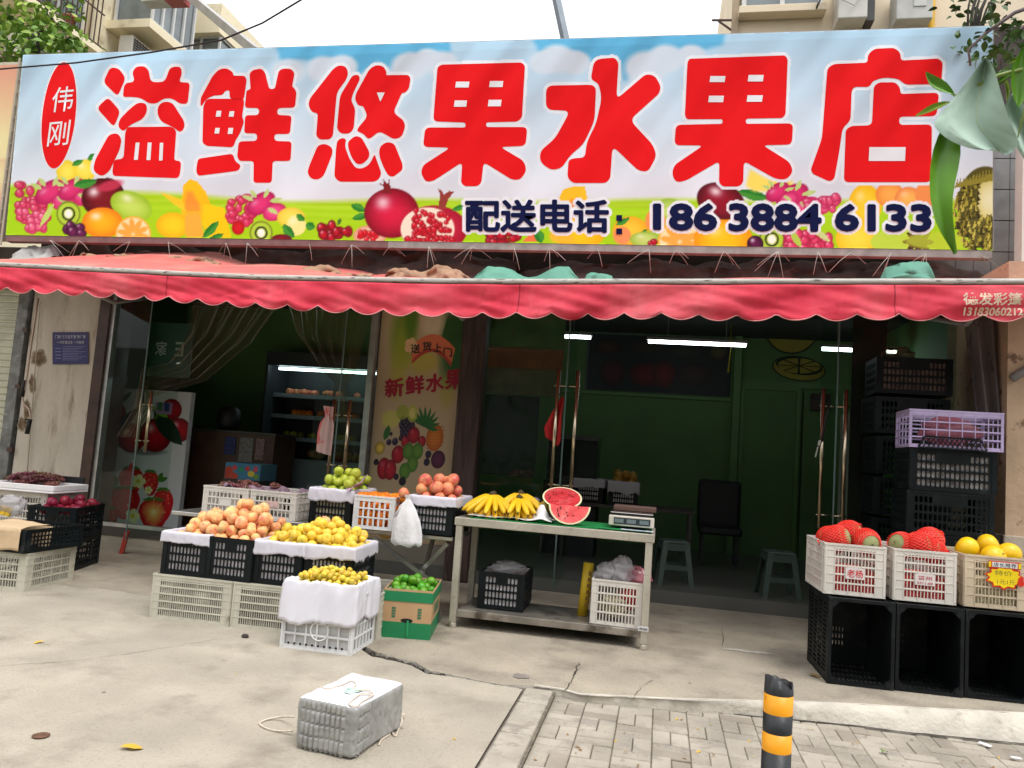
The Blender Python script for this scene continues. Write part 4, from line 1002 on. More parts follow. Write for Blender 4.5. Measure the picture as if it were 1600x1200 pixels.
b.tube([val(i / NU, 1.0) + Vector((0, -.003, .002)) for i in range(NU + 1)], .0045, 4); b.build('hem', mat('hem_pink', (.72, .30, .30), rough=.7), aw, True)
for px_ in (262, 812, 1395):
    us = (PY(px_, 470, AY).x - x0) / (x1 - x0); b = MB()
    b.grid(2, 14, lambda u, v: val(us + (u - .5) * .0009, v) + Vector((0, -.006, 0))); b.build('seam', mat('seam_red', (.30, .012, .025), rough=.7), aw, True)
def topf(u, v):
    x = x0 - .3 + (x1 - x0 + .6) * u; z0 = interp(x, barp) + .01; k = .075 * (1 - abs(math.sin(math.pi * x / 1.55)) ** .7) * v
    left = max(0, min(1, (-6.3 - x) / 1.2))
    return Vector((x, AY + 1.72 * v, z0 + (.43 + .2 * max(0, min(1, (-2.2 - x) / 3)) - .3 * left) * v + .045 * nz(x * 1.1, v * 3) * v - k)) - AL
b = MB(); b.grid(160, 14, topf); b.build('canopy', red_top, aw, True)
bar_m = mat('white_bar', (.46, .44, .40), rough=.55, var=.15, vscale=6, col2=(.10, .085, .07), c2pos=(.56, .66), c2scale=9, stretch=(1.2, 6, 6))
b = MB(); b.tube([p - AL for p in barp], .024, 12); b.build('front_bar', bar_m, aw, True)
b = MB()
for x in (-5.9, -2.05, 2.4):
    z = interp(x, barp); b.tube([Vector((x, AY + .04, z - .03)) - AL, Vector((x + .1, 7.1, z - .16)) - AL, Vector((x - .1, 8.05, z + .1)) - AL], .022, 8)
b.build('folding_arm', mat('arm_paint', (.35, .34, .32), rough=.5), aw, True)
cream_l = mat('awning_lettering', (.62, .50, .36), rough=.7, var=.1)
def vtext(body, pxa, pxb, yt, yb, off):
    def f(u, v):
        p = PY(pxa + (pxb - pxa) * u, yb + (yt - yb) * v, AY - .05); zt = interp(p.x, barp) - .035; zb = interp(p.x, lowp) - .055
        vv = (p.z - zt) / (zb - zt); return Vector((p.x, AY + val_y(p.x, vv) - .042, p.z)) - AL
    text(body, 'lettering', cream_l, f, off, aw)
vtext('德发彩篷', 1501, 1594, 459, 479, .02); vtext('13183060212', 1503, 1596, 482, 494, .025)
# crank rod of the awning
cr = thing('awning_crank', 'long awning crank rod with black grips hanging before the stained pier', 'crank', PY(45, 560, 7.85))
cw = PY(45, 560, 7.85)
P = [PY(x, y, 7.85) - cw for x, y in [(60, 466), (50, 530), (41, 595), (35, 622), (38, 632), (46, 640), (48, 652), (43, 676)]]
MB().tube(P, .011, 8).build('rod', mat('pinkish_rod', (.52, .40, .33), rough=.4, metal=.3), cr, True)
MB().tube([PY(39, 594, 7.85) - cw, PY(34, 620, 7.85) - cw], .026, 10).build('grip', rubber, cr, True); MB().tube([PY(47, 655, 7.85) - cw, PY(42, 678, 7.85) - cw], .026, 10).build('grip', rubber, cr, True)
# plastic cord hanging in front of the pier
tag(MB().tube([PY(63, 470, 8.08), PY(56, 560, 8.06), PY(50, 640, 8.08), PY(42, 745, 8.06)], .006, 6).build('cord', mat('old_cord', (.42, .38, .30), rough=.9), None, True), 'thin pale cord running down the stained pier', 'cord')

# old tarpaulins bundled between the banner and the awning
def tarp(px0, px1, yt, yb, lab, m, seed, y=7.45, amp=.14, kind=(3, 14)):
    A0, A1 = PY(px0, yb, y), PY(px1, yb, y); H = PY(px0, yt, y).z - PY(px0, yb, y).z
    def f(u, v):
        x = A0.x + (A1.x - A0.x) * u; e = min(1, u * 8, (1 - u) * 8)
        s = nz(x * kind[0], v * 2, seed)
        return Vector((x, y + .25 * v + amp * s * 1.5 + .05 * nz(x * kind[1], v * 5, seed), A0.z + (A1.z - A0.z) * u - .12 + (H + .14) * v * (.55 + .45 * e) * (.8 + .4 * nz(x * 2.6, seed + 3) * v) + .045 * nz(x * 3, v * 5, seed + 1) + .03 * abs(nz(x * 9 + v * 6, v * 4, seed + 2))))
    b = MB(); b.grid(90, 14, f); o = b.build('tarpaulin', m, None, True); s = o.modifiers.new('s', 'SOLIDIFY'); s.thickness = .005
    return tag(o, lab, 'tarpaulin')
tb = mat('tarp_brown', (.40, .24, .15), rough=.8, var=.3, vscale=4, col2=(.13, .06, .05), c2pos=(.5, .65), c2scale=4, bump=.3, bscale=12)
tk = mat('tarp_dark', (.085, .050, .042), rough=.85, var=.5, vscale=3, bump=.5, bscale=9, col2=(.20, .10, .08), c2pos=(.55, .7), c2scale=2.5)
tg = mat('tarp_green', (.10, .30, .22), rough=.6, var=.15, vscale=2, bump=.2, bscale=6)
tgrey = mat('tarp_grey', (.38, .38, .36), rough=.7, var=.2, vscale=4, bump=.3, bscale=8)
tarp(-60, 800, 372, 425, 'dark brown crumpled tarpaulin bundled under the left half of the banner', tk, 1, 7.62, .06)
tarp(780, 1570, 390, 440, 'reddish dark tarpaulin bundled under the right half of the banner', tk, 7, 7.62, .06)
tarp(60, 330, 388, 402, 'tan tarpaulin lapping over the left end of the awning', tb, 11, 7.15, .08, (5, 16))
tarp(330, 570, 406, 420, 'tan tarpaulin flap with dark folds left of the pale one', tb, 12, 7.1, .08, (5, 16))
tarp(575, 725, 402, 434, 'pale tan tarpaulin curled above the poster', tb, 17, 6.9, .09, (6, 18))
tarp(730, 905, 402, 434, 'long flat green tarpaulin above the open door', tg, 19, 6.85, .03, (1.2, 3))
tarp(905, 960, 416, 434, 'small green tarpaulin scrap beside the long green one', tg, 23, 6.85, .03)
tarp(1385, 1472, 392, 436, 'green tarpaulin bundle near the right end of the banner', tg, 29, 6.8, .06, (4, 8))
tarp(10, 66, 372, 392, 'torn grey sheet under the left corner of the banner', tgrey, 31, 7.4, .05)

# overhead cable
cp = [PY(x, y, 5.6) for x, y in [(-160, 112), (0, 108), (120, 98), (235, 82), (345, 63), (410, 36), (470, 0), (540, -50)]]
tag(MB().tube(cp, .008, 6).build('overhead_cable', rubber, None, True), 'black overhead cable crossing the left corner of the banner', 'cable')

# ================================================================ leaves: vine tree at the left, twig close by at the right
def leaf_mesh(b, p, Rm, l, w, fold=.25):
    prof = [(0, 0), (.2, .75), (.45, 1), (.7, .75), (.88, .35), (1, 0)]
    M_ = [p + Rm @ Vector((t * l, 0, -.25 * l * t * t)) for t, k in prof]
    L_ = [p + Rm @ Vector((t * l, k * w / 2, fold * k * w / 2 - .25 * l * t * t)) for t, k in prof]
    Q_ = [p + Rm @ Vector((t * l, -k * w / 2, fold * k * w / 2 - .25 * l * t * t)) for t, k in prof]
    n = len(prof); b.add(M_ + L_ + Q_, [(i, i + 1, n + i + 1, n + i) for i in range(n - 1)] + [(i + 1, i, 2 * n + i, 2 * n + i + 1) for i in range(n - 1)])
leaf_y = mat('leaf_yellow_green', (.24, .36, .05), rough=.5, var=.3, vscale=3, spec=.3)
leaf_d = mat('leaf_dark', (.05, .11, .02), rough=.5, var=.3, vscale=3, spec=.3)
bark = mat('bark', (.05, .042, .035), rough=.95, var=.4, vscale=15, bump=.6, bscale=30)
vt = thing('vine_tree', 'leafy vine with a dark bent stem behind the left corner of the banner', 'tree', (-8.3, 8.9, 0))
V0 = Vector((-8.3, 8.9, 0))
def yv(px, py): return PY(px, py, 8.9) - V0
b = MB(); b.tube([Vector((.15, .1, 0)), Vector((.0, .05, 3)), yv(58, 84), yv(64, 50), yv(75, 5), yv(82, -60)], [.09, .07, .035, .03, .026, .02], 8)
b.tube([yv(60, 80), yv(30, 40), yv(-10, 0)], [.02, .014, .01], 6); b.tube([yv(72, 20), yv(100, 50), yv(112, 80)], [.014, .01, .006], 6)
b.build('trunk', bark, vt, True)
q = random.Random(21)
def foliage(centers, m, n, size, parent, orig, name='crown', spread=.3):
    b = MB()
    for (px, py, r, yy, k) in centers:
        for i in range(int(n * k)):
            c = PY(px, py, yy) - orig; p = c + Vector((q.gauss(0, r), q.gauss(0, r), q.gauss(0, r * .7)))
            e = Euler((q.gauss(0, .6), q.gauss(.3, .5), q.random() * 6.28)).to_matrix(); leaf_mesh(b, p, e, size * (.7 + .6 * q.random()), size * .62)
    return b.build(name, m, parent)
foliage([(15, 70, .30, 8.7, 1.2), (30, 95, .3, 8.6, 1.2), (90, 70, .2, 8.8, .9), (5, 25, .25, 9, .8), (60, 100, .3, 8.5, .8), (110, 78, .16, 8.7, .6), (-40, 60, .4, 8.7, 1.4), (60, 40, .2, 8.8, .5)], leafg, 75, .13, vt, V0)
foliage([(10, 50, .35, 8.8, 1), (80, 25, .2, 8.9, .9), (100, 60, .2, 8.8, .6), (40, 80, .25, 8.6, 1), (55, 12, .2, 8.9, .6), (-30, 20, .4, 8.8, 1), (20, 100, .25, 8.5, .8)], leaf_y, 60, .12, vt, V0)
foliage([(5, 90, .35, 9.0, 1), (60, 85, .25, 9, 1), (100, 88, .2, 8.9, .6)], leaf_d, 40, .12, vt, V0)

tw_ = thing('leafy_branch', 'branch with big pale and green leaves hanging close at the right edge', 'branch', PY(1660, 150, 1.25))
T0 = PY(1660, 150, 1.25)
def tp(px, py, y=1.25): return PY(px, py, y) - T0
MB().tube([tp(1760, 60, 1.3), tp(1640, 110), tp(1600, 108), tp(1560, 118), tp(1490, 150)], [.006, .005, .0035, .003, .0012], 6).tube([tp(1620, 104), tp(1604, 160), tp(1590, 215)], [.003, .002, .001], 6).tube([tp(1560, 118), tp(1510, 158), tp(1478, 160)], [.002, .0015, .001], 5).build('twig', mat('green_twig', (.22, .30, .06), rough=.5), tw_, True)
def bigleaf(pts_mid, widths, m, bend=.012, name='leaf', y=1.25):
    """leaf along a midrib given in photo pixels at distance y; half widths in pixels on each side"""
    b = MB(); P = [tp(px, py, y + dy_) for px, py, dy_ in pts_mid]; n = len(P); NW = 7
    vs = []
    for i, p in enumerate(P):
        d = (P[min(n - 1, i + 1)] - P[max(0, i - 1)]).normalized(); s = d.cross(Vector((0, 1, 0))).normalized()
        wl, wr_ = widths[i]
        for j in range(NW):
            t = j / (NW - 1) * 2 - 1; w = (wl if t < 0 else wr_) / FPX * y * 1.02
            vs.append(p + s * t * w + Vector((0, -bend * abs(t) ** 1.4 + .012 * nz(i * .5, t * 1.6, y), 0)))
    b.add(vs, [(i * NW + j, i * NW + j + 1, (i + 1) * NW + j + 1, (i + 1) * NW + j) for i in range(n - 1) for j in range(NW - 1)])
    o = b.build(name, m, tw_, True); s = o.modifiers.new('s', 'SUBSURF'); s.levels = s.render_levels = 1; return o
pale = mat('leaf_pale_underside', (.37, .50, .41), rough=.6, var=.08, vscale=14, spec=.3, sss=.1)
fresh = mat('leaf_fresh', (.10, .26, .012), rough=.38, var=.2, vscale=10, sss=.1)
def foldleaf(Lp, Rp, m, y, name='leaf'):
    """broad leaf folded along its midrib: left and right edge in pixels of an enlarged crop, at distance y"""
    b = MB(); n = 22; NW = 15; vs = []
    def cr(P, t):
        i = t * (len(P) - 1); k = min(len(P) - 2, int(i)); f = i - k; p0, p1, p2, p3 = [Vector(P[max(0, min(len(P) - 1, k + d))]) for d in (-1, 0, 1, 2)]
        return .5 * ((2 * p1) + (p2 - p0) * f + (2 * p0 - 5 * p1 + 4 * p2 - p3) * f * f + (3 * p1 - p0 - 3 * p2 + p3) * f ** 3)
    rib = []
    for r in range(n):
        t = r / (n - 1); a, c = cr(Lp, t), cr(Rp, t)
        for j in range(NW):
            u = j / (NW - 1); q = a.lerp(c, u); e = abs(u - .56)
            d = -.026 * min(1, e * 2.2) + .010 * math.sin(t * 5 + u * 3) - .012 * math.exp(-((u - .25) / .10) ** 2) * t + .005 * math.sin((t - e * .5) * 42) * min(1, e * 4) * .35
            p = tp(1420 + q.x / 2.857, q.y / 2.857, y + d); vs.append(p)
            if j == 8: rib.append(p + Vector((0, -.0008, 0)))
    b.add(vs, [(i * NW + j, i * NW + j + 1, (i + 1) * NW + j + 1, (i + 1) * NW + j) for i in range(n - 1) for j in range(NW - 1)])
    o = b.build(name, m, tw_, True)
    MB().tube(rib, [.0011 * (1 - .8 * i / n) for i in range(n)], 5).build('midrib', mat('leaf_rib', (.52, .62, .40), rough=.5), o, True)
    return o
foldleaf([(336, 256), (285, 330), (215, 420), (140, 510), (116, 565), (190, 630), (300, 668), (378, 662)], [(344, 256), (378, 300), (402, 380), (425, 460), (455, 550), (482, 610), (470, 670), (430, 692)], pale, 1.25)
foldleaf([(455, 420), (430, 480), (440, 560), (470, 640), (515, 712)], [(470, 415), (500, 440), (540, 520), (570, 620), (560, 716)], pale, 1.29)
bigleaf([(1480, 200, 0), (1470, 240, -.01), (1464, 290, -.02), (1468, 330, -.02), (1477, 365, -.01), (1491, 398, 0)], [(8, 10), (16, 26), (14, 20), (14, 14), (10, 9), (1, 1)], fresh, .012)
bigleaf([(1490, 150, 0), (1472, 138, 0), (1455, 128, 0), (1446, 114, 0)], [(2, 2), (10, 10), (8, 7), (1, 1)], fresh, .006, y=1.34)
bigleaf([(1484, 160, 0), (1466, 166, 0), (1450, 172, 0), (1430, 182, 0)], [(2, 2), (6, 5), (5, 4), (1, 1)], leaf_y, .004, y=1.34)
bigleaf([(1602, 72, 0), (1592, 110, 0), (1590, 150, 0), (1588, 170, 0)], [(2, 2), (16, 18), (12, 12), (1, 1)], fresh, .01)
q3 = random.Random(12)
for (px, py) in [(1545, 122), (1562, 112), (1580, 112), (1598, 120), (1585, 100), (1570, 128), (1512, 150), (1592, 92), (1600, 135)]:
    a = q3.uniform(1.2, 4.4); l = q3.uniform(18, 34); mx, my = px + l * .5 * math.cos(a) + 3, py + l * .5 * abs(math.sin(a)); w_ = q3.uniform(3, 6)
    bigleaf([(px, py, .04), (mx, my, .05), (px + l * math.cos(a), py + l * abs(math.sin(a)), .045)], [(.6, .6), (w_, w_), (.4, .4)], q3.choice([fresh, leaf_y, fresh]), .004, 'small_leaf', 1.27)
# trailing weed on the wall top right and on the roof
wd = thing('trailing_weed', 'dark wiry weed with small leaves hanging over the upper right corner of the banner', 'plant', PY(1590, 60, 7.3))
W0 = PY(1590, 60, 7.3)
def wp(px, py, y=7.3): return PY(px, py, y) - W0
b = MB(); b.tube([wp(1640, 0), wp(1585, 20), wp(1540, 52), wp(1513, 78), wp(1516, 102)], [.022, .018, .015, .012, .01], 6); b.tube([wp(1600, 40), wp(1575, 60), wp(1560, 110)], [.01, .008, .006], 5)
b.build('stem', mat('weed_stem', (.16, .12, .12), rough=.8), wd, True)
foliage([(1580, 50, .18, 7.3, 1), (1600, 70, .22, 7.3, 1.2), (1570, 80, .12, 7.25, .6), (1565, 110, .10, 7.25, .4)], leaf_d, 60, .09, wd, W0, 'leaves')
wd2 = thing('roof_weed', 'bunch of dark weed stems standing on the roof above the banner', 'plant', PY(1520, 40, 8.2)); W2 = PY(1520, 40, 8.2)
b = MB()
for k in range(9):
    a = PY(1512 + k * 2, 60, 8.2) - W2; e = PY(1524 + k * 5 + q.gauss(0, 6), -25, 8.2) - W2; b.tube([a, a.lerp(e, .5) + Vector((-.02, 0, .02)), e], [.014, .011, .006], 5)
b.build('stem', mat('weed_dark', (.06, .055, .045), rough=.8), wd2, True)
foliage([(1500, 8, .10, 8.2, .5), (1545, 4, .10, 8.2, .6), (1560, -5, .15, 8.2, .6)], leaf_d, 24, .08, wd2, W2, 'leaves')
# ================================================================ crates
black_pl = mat('black_plastic', (.005, .008, .009), rough=.45, var=.3, vscale=6, spec=.2, col2=(.028, .03, .03), c2pos=(.54, .80), c2scale=7)
beige_pl = mat('beige_plastic', (.52, .50, .41), rough=.5, var=.12, vscale=5, col2=(.33, .30, .23), c2pos=(.56, .75), c2scale=5)
white_pl = mat('white_plastic', (.64, .60, .54), rough=.45, var=.08, vscale=4, col2=(.45, .38, .33), c2pos=(.6, .8), c2scale=5)
white2_pl = mat('clean_white_plastic', (.68, .68, .68), rough=.4, var=.05, vscale=4)
yellowed_pl = mat('yellowed_plastic', (.56, .46, .33), rough=.5, var=.15, vscale=5)
lilac_pl = mat('lilac_plastic', (.48, .40, .62), rough=.4, var=.1, vscale=4)
def panel(b, M, w, h, t, zrows, cols, x0, x1, rnd=True, skip=None, gap=.006):
    """wall of a crate in its own plane (x along, z up, y through): real slots between x0 and x1; zrows = [(z0, z1)], cols slots per row"""
    def bx(a, c, z0, z1): 
        if c - a > 1e-4 and z1 - z0 > 1e-4: b.box(((a + c) / 2, 0, (z0 + z1) / 2), (c - a, t, z1 - z0), M)
    if x0 > .001: bx(0, x0, 0, h)
    if x1 < w - .001: bx(x1, w, 0, h)
    z = 0
    for (za, zb) in zrows:
        bx(x0, x1, z, za); z = zb
        cw = (x1 - x0) / cols
        for c in range(cols):
            xa, xb = x0 + c * cw, x0 + (c + 1) * cw
            if skip and skip((c + .5) / cols, (za + zb) / 2 / h): bx(xa, xb, za, zb); continue
            ha, hb = xa + gap / 2, xb - gap / 2; r = min((hb - ha) / 2, (zb - za) * .3)
            if not rnd:
                bx(xa, ha, za, zb); bx(hb, xb, za, zb); continue
            # cell with a round-ended slot: two halves back and front, and the slot's rim
            mx = (xa + xb) / 2
            tl = [(ha, za + r), (ha, zb - r), (ha + r * .3, zb - r * .3), (mx, zb)]; bl = [(mx, za), (ha + r * .3, za + r * .3)]
            left = [(mx, za), (ha + r * .3, za + r * .3), (ha, za + r), (ha, zb - r), (ha + r * .3, zb - r * .3), (mx, zb)]
            right = [(mx, zb), (hb - r * .3, zb - r * .3), (hb, zb - r), (hb, za + r), (hb - r * .3, za + r * .3), (mx, za)]
            for y, flip in ((-t / 2, False), (t / 2, True)):
                for poly in ([(xa, zb), (xa, za)] + left, [(xb, za), (xb, zb)] + right):
                    vs = [M @ Vector((px, y, pz)) for px, pz in poly]; b.flat(vs[::-1] if flip else vs)
            loop = left + right[1:-1]; n = len(loop)
            b.add([M @ Vector((px, -t / 2, pz)) for px, pz in loop] + [M @ Vector((px, t / 2, pz)) for px, pz in loop], [(i, (i + 1) % n, n + (i + 1) % n, n + i) for i in range(n)])
    bx(x0, x1, z, h)
def frame4(W, D):
    """the four walls' placements: front, right, back, left (outer faces)"""
    return [(Matrix.Translation((-W / 2, 0, 0)), W), (Matrix.Translation((W / 2, 0, 0)) @ Matrix.Rotation(R(90), 4, 'Z'), D),
            (Matrix.Translation((W / 2, D, 0)) @ Matrix.Rotation(R(180), 4, 'Z'), W), (Matrix.Translation((-W / 2, D, 0)) @ Matrix.Rotation(R(-90), 4, 'Z'), D)]
def rim_box(b, W, D, z0, z1, t, out):
    b.box((0, -out + t / 2, (z0 + z1) / 2), (W + 2 * out, t, z1 - z0)).box((0, D + out - t / 2, (z0 + z1) / 2), (W + 2 * out, t, z1 - z0))
    b.box((-W / 2 - out + t / 2, D / 2, (z0 + z1) / 2), (t, D + 2 * out - 2 * t, z1 - z0)).box((W / 2 + out - t / 2, D / 2, (z0 + z1) / 2), (t, D + 2 * out - 2 * t, z1 - z0))
def floor_grid(b, W, D, z, nx, ny, w=.008, t=.008):
    for i in range(nx + 1): b.box((-W / 2 + .01 + (W - .02) * i / nx, D / 2, z), (w, D - .01, t))
    for j in range(ny + 1): b.box((0, .01 + (D - .02) * j / ny, z + .002), (W - .01, w, t))
def black_crate_mesh(W, D, H, fx, sx, rows=4, handle=True):
    b = MB(); t = .006
    mar = .05
    top = H - .02; zr = []; hh = (top - .03) / rows
    for k in range(rows): zr.append((.035 + k * hh * .97, .035 + k * hh * .97 + hh * .78))
    for k, (M, w) in enumerate(frame4(W, D)):
        sk = (lambda u, v: handle and abs(u - .5) < .22 and v > .72) if k in (0, 2) else None
        panel(b, M, w, H, t, zr, fx if k in (0, 2) else sx, mar, w - mar, True, sk, .010)
        # grip slot
    rim_box(b, W, D, H - .018, H + .004, .014, .006); rim_box(b, W, D, 0, .014, .012, .004)
    for z in zr[1:]: rim_box(b, W, D, z[0] - .010, z[0] - .004, .004, .004)
    for sxn in (-1, 1):
        for yy in (0, D):
            x = sxn * W / 2; s = 1 if yy == 0 else -1
            b.box((x - sxn * .016, yy - s * .005, H / 2), (.036, .004, H - .03))
    for sxn in (-1, 1):
        for yy in (.018, D - .018): b.box((sxn * (W / 2 + .005), yy, H / 2), (.004, .036, H - .03))
    b.box((0, D / 2, .006), (W - .02, D - .02, .006))
    return b.mesh('black_crate', black_pl)
def grid_crate_mesh(name, W, D, H, m, rows=4, fb=3, fs=5, mar=.055, plate=None, hole=True, per=4, slotgap=.005, thin=True):
    """pale crate: slots in bands, thin ribs that stand proud, rounded corner columns; rows of narrow slots"""
    b = MB(); t = .005; zr = []; hh = (H - .05) / rows
    for k in range(rows): zr.append((.028 + k * hh, .028 + k * hh + hh * .80))
    for k, (M, w) in enumerate(frame4(W, D)):
        n = fb if k in (0, 2) else fs
        def sk(u, v, k=k):
            if k in (0, 2):
                if hole and abs(u - .5) < .5 / n and v > .80: return False
                if plate and abs(u - .5) < .5 / n and plate[0] < v < plate[1]: return True
            return False
        panel(b, M, w, H, t, zr, n * per, mar, w - mar, False, sk, slotgap)
    rim_box(b, W, D, H - .010, H + .004, .012, .007); rim_box(b, W, D, H - .045, H - .038, .006, .005); rim_box(b, W, D, 0, .010, .010, .005)
    for z in zr[1:]: rim_box(b, W, D, z[0] - .011, z[0] - .005, .006, .005)
    for k, (M, w) in enumerate(frame4(W, D)):
        n = fb if k in (0, 2) else fs
        for i in range(n + 1):
            x = mar + (w - 2 * mar) * i / n; b.box((x, -.0045, H / 2), (.005, .004, H - .026), M)
        for x in (.006, w - .006): b.box((x, -.0045, H / 2), (.012, .004, H - .026), M)
    b.box((0, D / 2, .007), (W - .02, D - .02, .006))
    return b.mesh(name, m)
def crate(me, name, label, loc, rz=0, group=None): 
    return inst(me, name, loc, 1, (0, 0, rz), label, 'crate', group)
def quadtext(body, m, par, x0, x1, z0, z1, y, off=.03, name='lettering'):
    return text(body, name, m, lambda u, v: Vector((x0 + (x1 - x0) * u, y, z0 + (z1 - z0) * v)), off, par)

# paper lining: bag of paper inside a crate, folded out over its rim
paper = mat('lining_paper', (.58, .56, .62), rough=.6, var=.06, vscale=8, bump=.12, bscale=12)
wrapped = mat('wrapped_fruit_paper', (.80, .76, .78), rough=.7, var=.25, vscale=22, bump=.8, bscale=30, col2=(.42, .30, .28), c2pos=(.58, .75), c2scale=14)
cream_foam = mat('cream_foam', (.64, .58, .42), rough=.7, var=.15, vscale=18, bump=.6, bscale=25)
def lining(W, D, H, label, loc, rz, drop=.055, m_in=None, seed=1, cloth=True, sides=(1, 1, 1, 1), lift=0.):
    """sides: how far the fold hangs on front, right, back, left"""
    t = thing('paper_lining', label, 'paper lining', loc, rz)
    N = 96
    def per(u, inset):
        w, d = W - 2 * inset, D - 2 * inset; p = 2 * (w + d); s = u * p
        if s < w: return Vector((-w / 2 + s, inset, 0)), Vector((0, -1, 0)), 0
        s -= w
        if s < d: return Vector((w / 2, inset + s, 0)), Vector((1, 0, 0)), 1
        s -= d
        if s < w: return Vector((w / 2 - s, inset + d, 0)), Vector((0, 1, 0)), 2
        s -= w
        return Vector((-w / 2, inset + d - s, 0)), Vector((-1, 0, 0)), 3
    def fi(u, v):
        p, n, k = per(u, .016); z = .02 + (H - .03) * v
        return p + Vector((0, 0, z)) + n * (.007 * nz(p.x * 26 + p.y * 26, z * 22, seed))
    b = MB(); b.grid(N * 2, 16, fi, True); b.flat([(x, y, H - .055) for x, y in ((-W / 2 + .02, .02), (W / 2 - .02, .02), (W / 2 - .02, D - .02), (-W / 2 + .02, D - .02))])
    b.build('filling', m_in or wrapped, t, True)
    if cloth:
        prof = [(.018, -.05), (.012, -.01), (.006, .006 + lift), (-.006, .012 + lift), (-.014, .004), (-.016, -.02), (-.017, -.6), (-.018, -1)]
        def fo(u, v):
            i = v * (len(prof) - 1); k = min(len(prof) - 2, int(i)); f = i - k
            ins = prof[k][0] * (1 - f) + prof[k + 1][0] * f; dz = prof[k][1] * (1 - f) + prof[k + 1][1] * f
            p, n, sd = per(u, ins)
            if dz < -.05 or v > .7: 
                q = dz if dz > -.05 and v < .7 else dz
            dr = drop * sides[sd] * (1 + .5 * nz(u * 12, seed) + .3 * nz(u * 40, seed))
            if v > .70: dz = -.02 + (dz + .02) * dr
            return p + Vector((0, 0, H + dz + .006 * nz(u * 22, v * 2, seed))) + n * (.003 * nz(u * 50, v * 4, seed + 2) + (.004 if v > .5 else 0))
        b = MB(); b.grid(N * 2, 15, fo, True); o = b.build('folded_edge', paper, t, True)
        sm = o.modifiers.new('s', 'SOLIDIFY'); sm.thickness = .0025
    return t

# ---------------------------------------------------------------- fruit
def fruit_mesh(name, m, sq=.92, dim=.18, dimb=.08, lob=0, n=18, k=12, point=0., stalk=None):
    b = MB(); prof = []
    vs = []
    for i in range(k + 1):
        th = math.pi * i / k; r = math.sin(th); z = -math.cos(th) * sq
        z -= dim * math.exp(-((math.pi - th) / .34) ** 2) * 1; z += dimb * math.exp(-(th / .34) ** 2)
        r *= 1 + .06 * math.cos(th) * -1
        z -= point * math.exp(-(th / .3) ** 2) * 1.6
        for j in range(n):
            a = 2 * math.pi * j / n; q = r * (1 + max(0, lob) * math.cos(5 * a) * (.3 + .7 * i / k)) * (1 - (.06 * math.exp(-(math.sin(a / 2) / .18) ** 2) if lob < 0 else 0))
            vs.append((q * math.cos(a), q * math.sin(a), z))
    fs = [(i * n + j, i * n + (j + 1) % n, (i + 1) * n + (j + 1) % n, (i + 1) * n + j) for i in range(k) for j in range(n)]
    b.add(vs, fs)
    mats = [m]
    if stalk: b.mi = 1; b.tube([(0, 0, sq - dim * .9), (.04, .02, sq + .1)], [.035, .05], 5); mats.append(stalk)
    return b.mesh(name, mats, True)
def blush(name, base, red, pos=(.42, .62), rough=.5, rnd=.12, spk=.1, scale=1.1, spec=.4):
    return mat(name, base, rough=rough, var=spk, vscale=9, col2=red, c2pos=pos, c2scale=scale, rnd=rnd, bump=.05, bscale=40, sss=.06, spec=spec)
stem_m = mat('fruit_stem', (.10, .06, .025), rough=.8)
peach_m = blush('peach_skin', (.82, .46, .19), (.72, .17, .11), (.46, .68), .6, .14)
apple_y = blush('yellow_skin', (.78, .55, .06), (.82, .34, .07), (.58, .78), .38, .12)
apple_g = blush('green_skin', (.42, .48, .045), (.55, .46, .08), (.55, .8), .35, .12)
peach2_m = blush('pink_skin', (.72, .30, .13), (.66, .10, .09), (.42, .68), .45, .14)
orange_m = blush('orange_skin', (.80, .22, .01), (.78, .16, .01), (.5, .8), .42, .08)
date_m = blush('date_skin', (.68, .50, .05), (.46, .42, .06), (.5, .75), .35, .2)
lime_m = blush('lime_skin', (.075, .27, .012), (.16, .40, .03), (.5, .7), .32, .16)
ymelon_m = blush('yellow_melon_skin', (.82, .52, .008), (.76, .44, .01), (.5, .8), .35, .05)
melon_m = blush('melon_skin', (.32, .34, .15), (.22, .26, .09), (.5, .7), .55, .06)
dragon_m = blush('dragon_skin', (.22, .010, .03), (.22, .008, .03), (.45, .7), .45, .15)
grape_m = blush('grape_skin', (.13, .03, .032), (.14, .05, .03), (.5, .7), .35, .25)
mango_m = blush('mango_skin', (.45, .26, .04), (.5, .18, .04), (.5, .8), .45, .1)
def heap(rect, z0, r, n, peak, top=None, seed=1, ang=0., origin=(0, 0), cap=None):
    """drop n balls into rect=(x0,x1,y0,y1): each settles at the lowest of many tried places"""
    q = random.Random(seed); out = []
    cx, cy = peak
    for i in range(n):
        rr = r[0] + (r[1] - r[0]) * q.random(); best = None
        for _ in range(70):
            x, y = q.uniform(rect[0] + rr * .7, rect[1] - rr * .7), q.uniform(rect[2] + rr * .7, rect[3] - rr * .7); z = z0 + rr * .5
            for (a, c, e, ro) in out:
                d2 = (x - a) ** 2 + (y - c) ** 2; s = (rr + ro) * .94
                if d2 < s * s: z = max(z, e + math.sqrt(s * s - d2))
            cost = z + math.hypot((x - cx), (y - cy)) * (top or .5)
            if best is None or cost < best[0]: best = (cost, x, y, z, rr)
        out.append(best[1:])
    res = []
    c, s = math.cos(ang), math.sin(ang)
    for (x, y, z, rr) in out: res.append((origin[0] + x * c - y * s, origin[1] + x * s + y * c, z, rr))
    return res
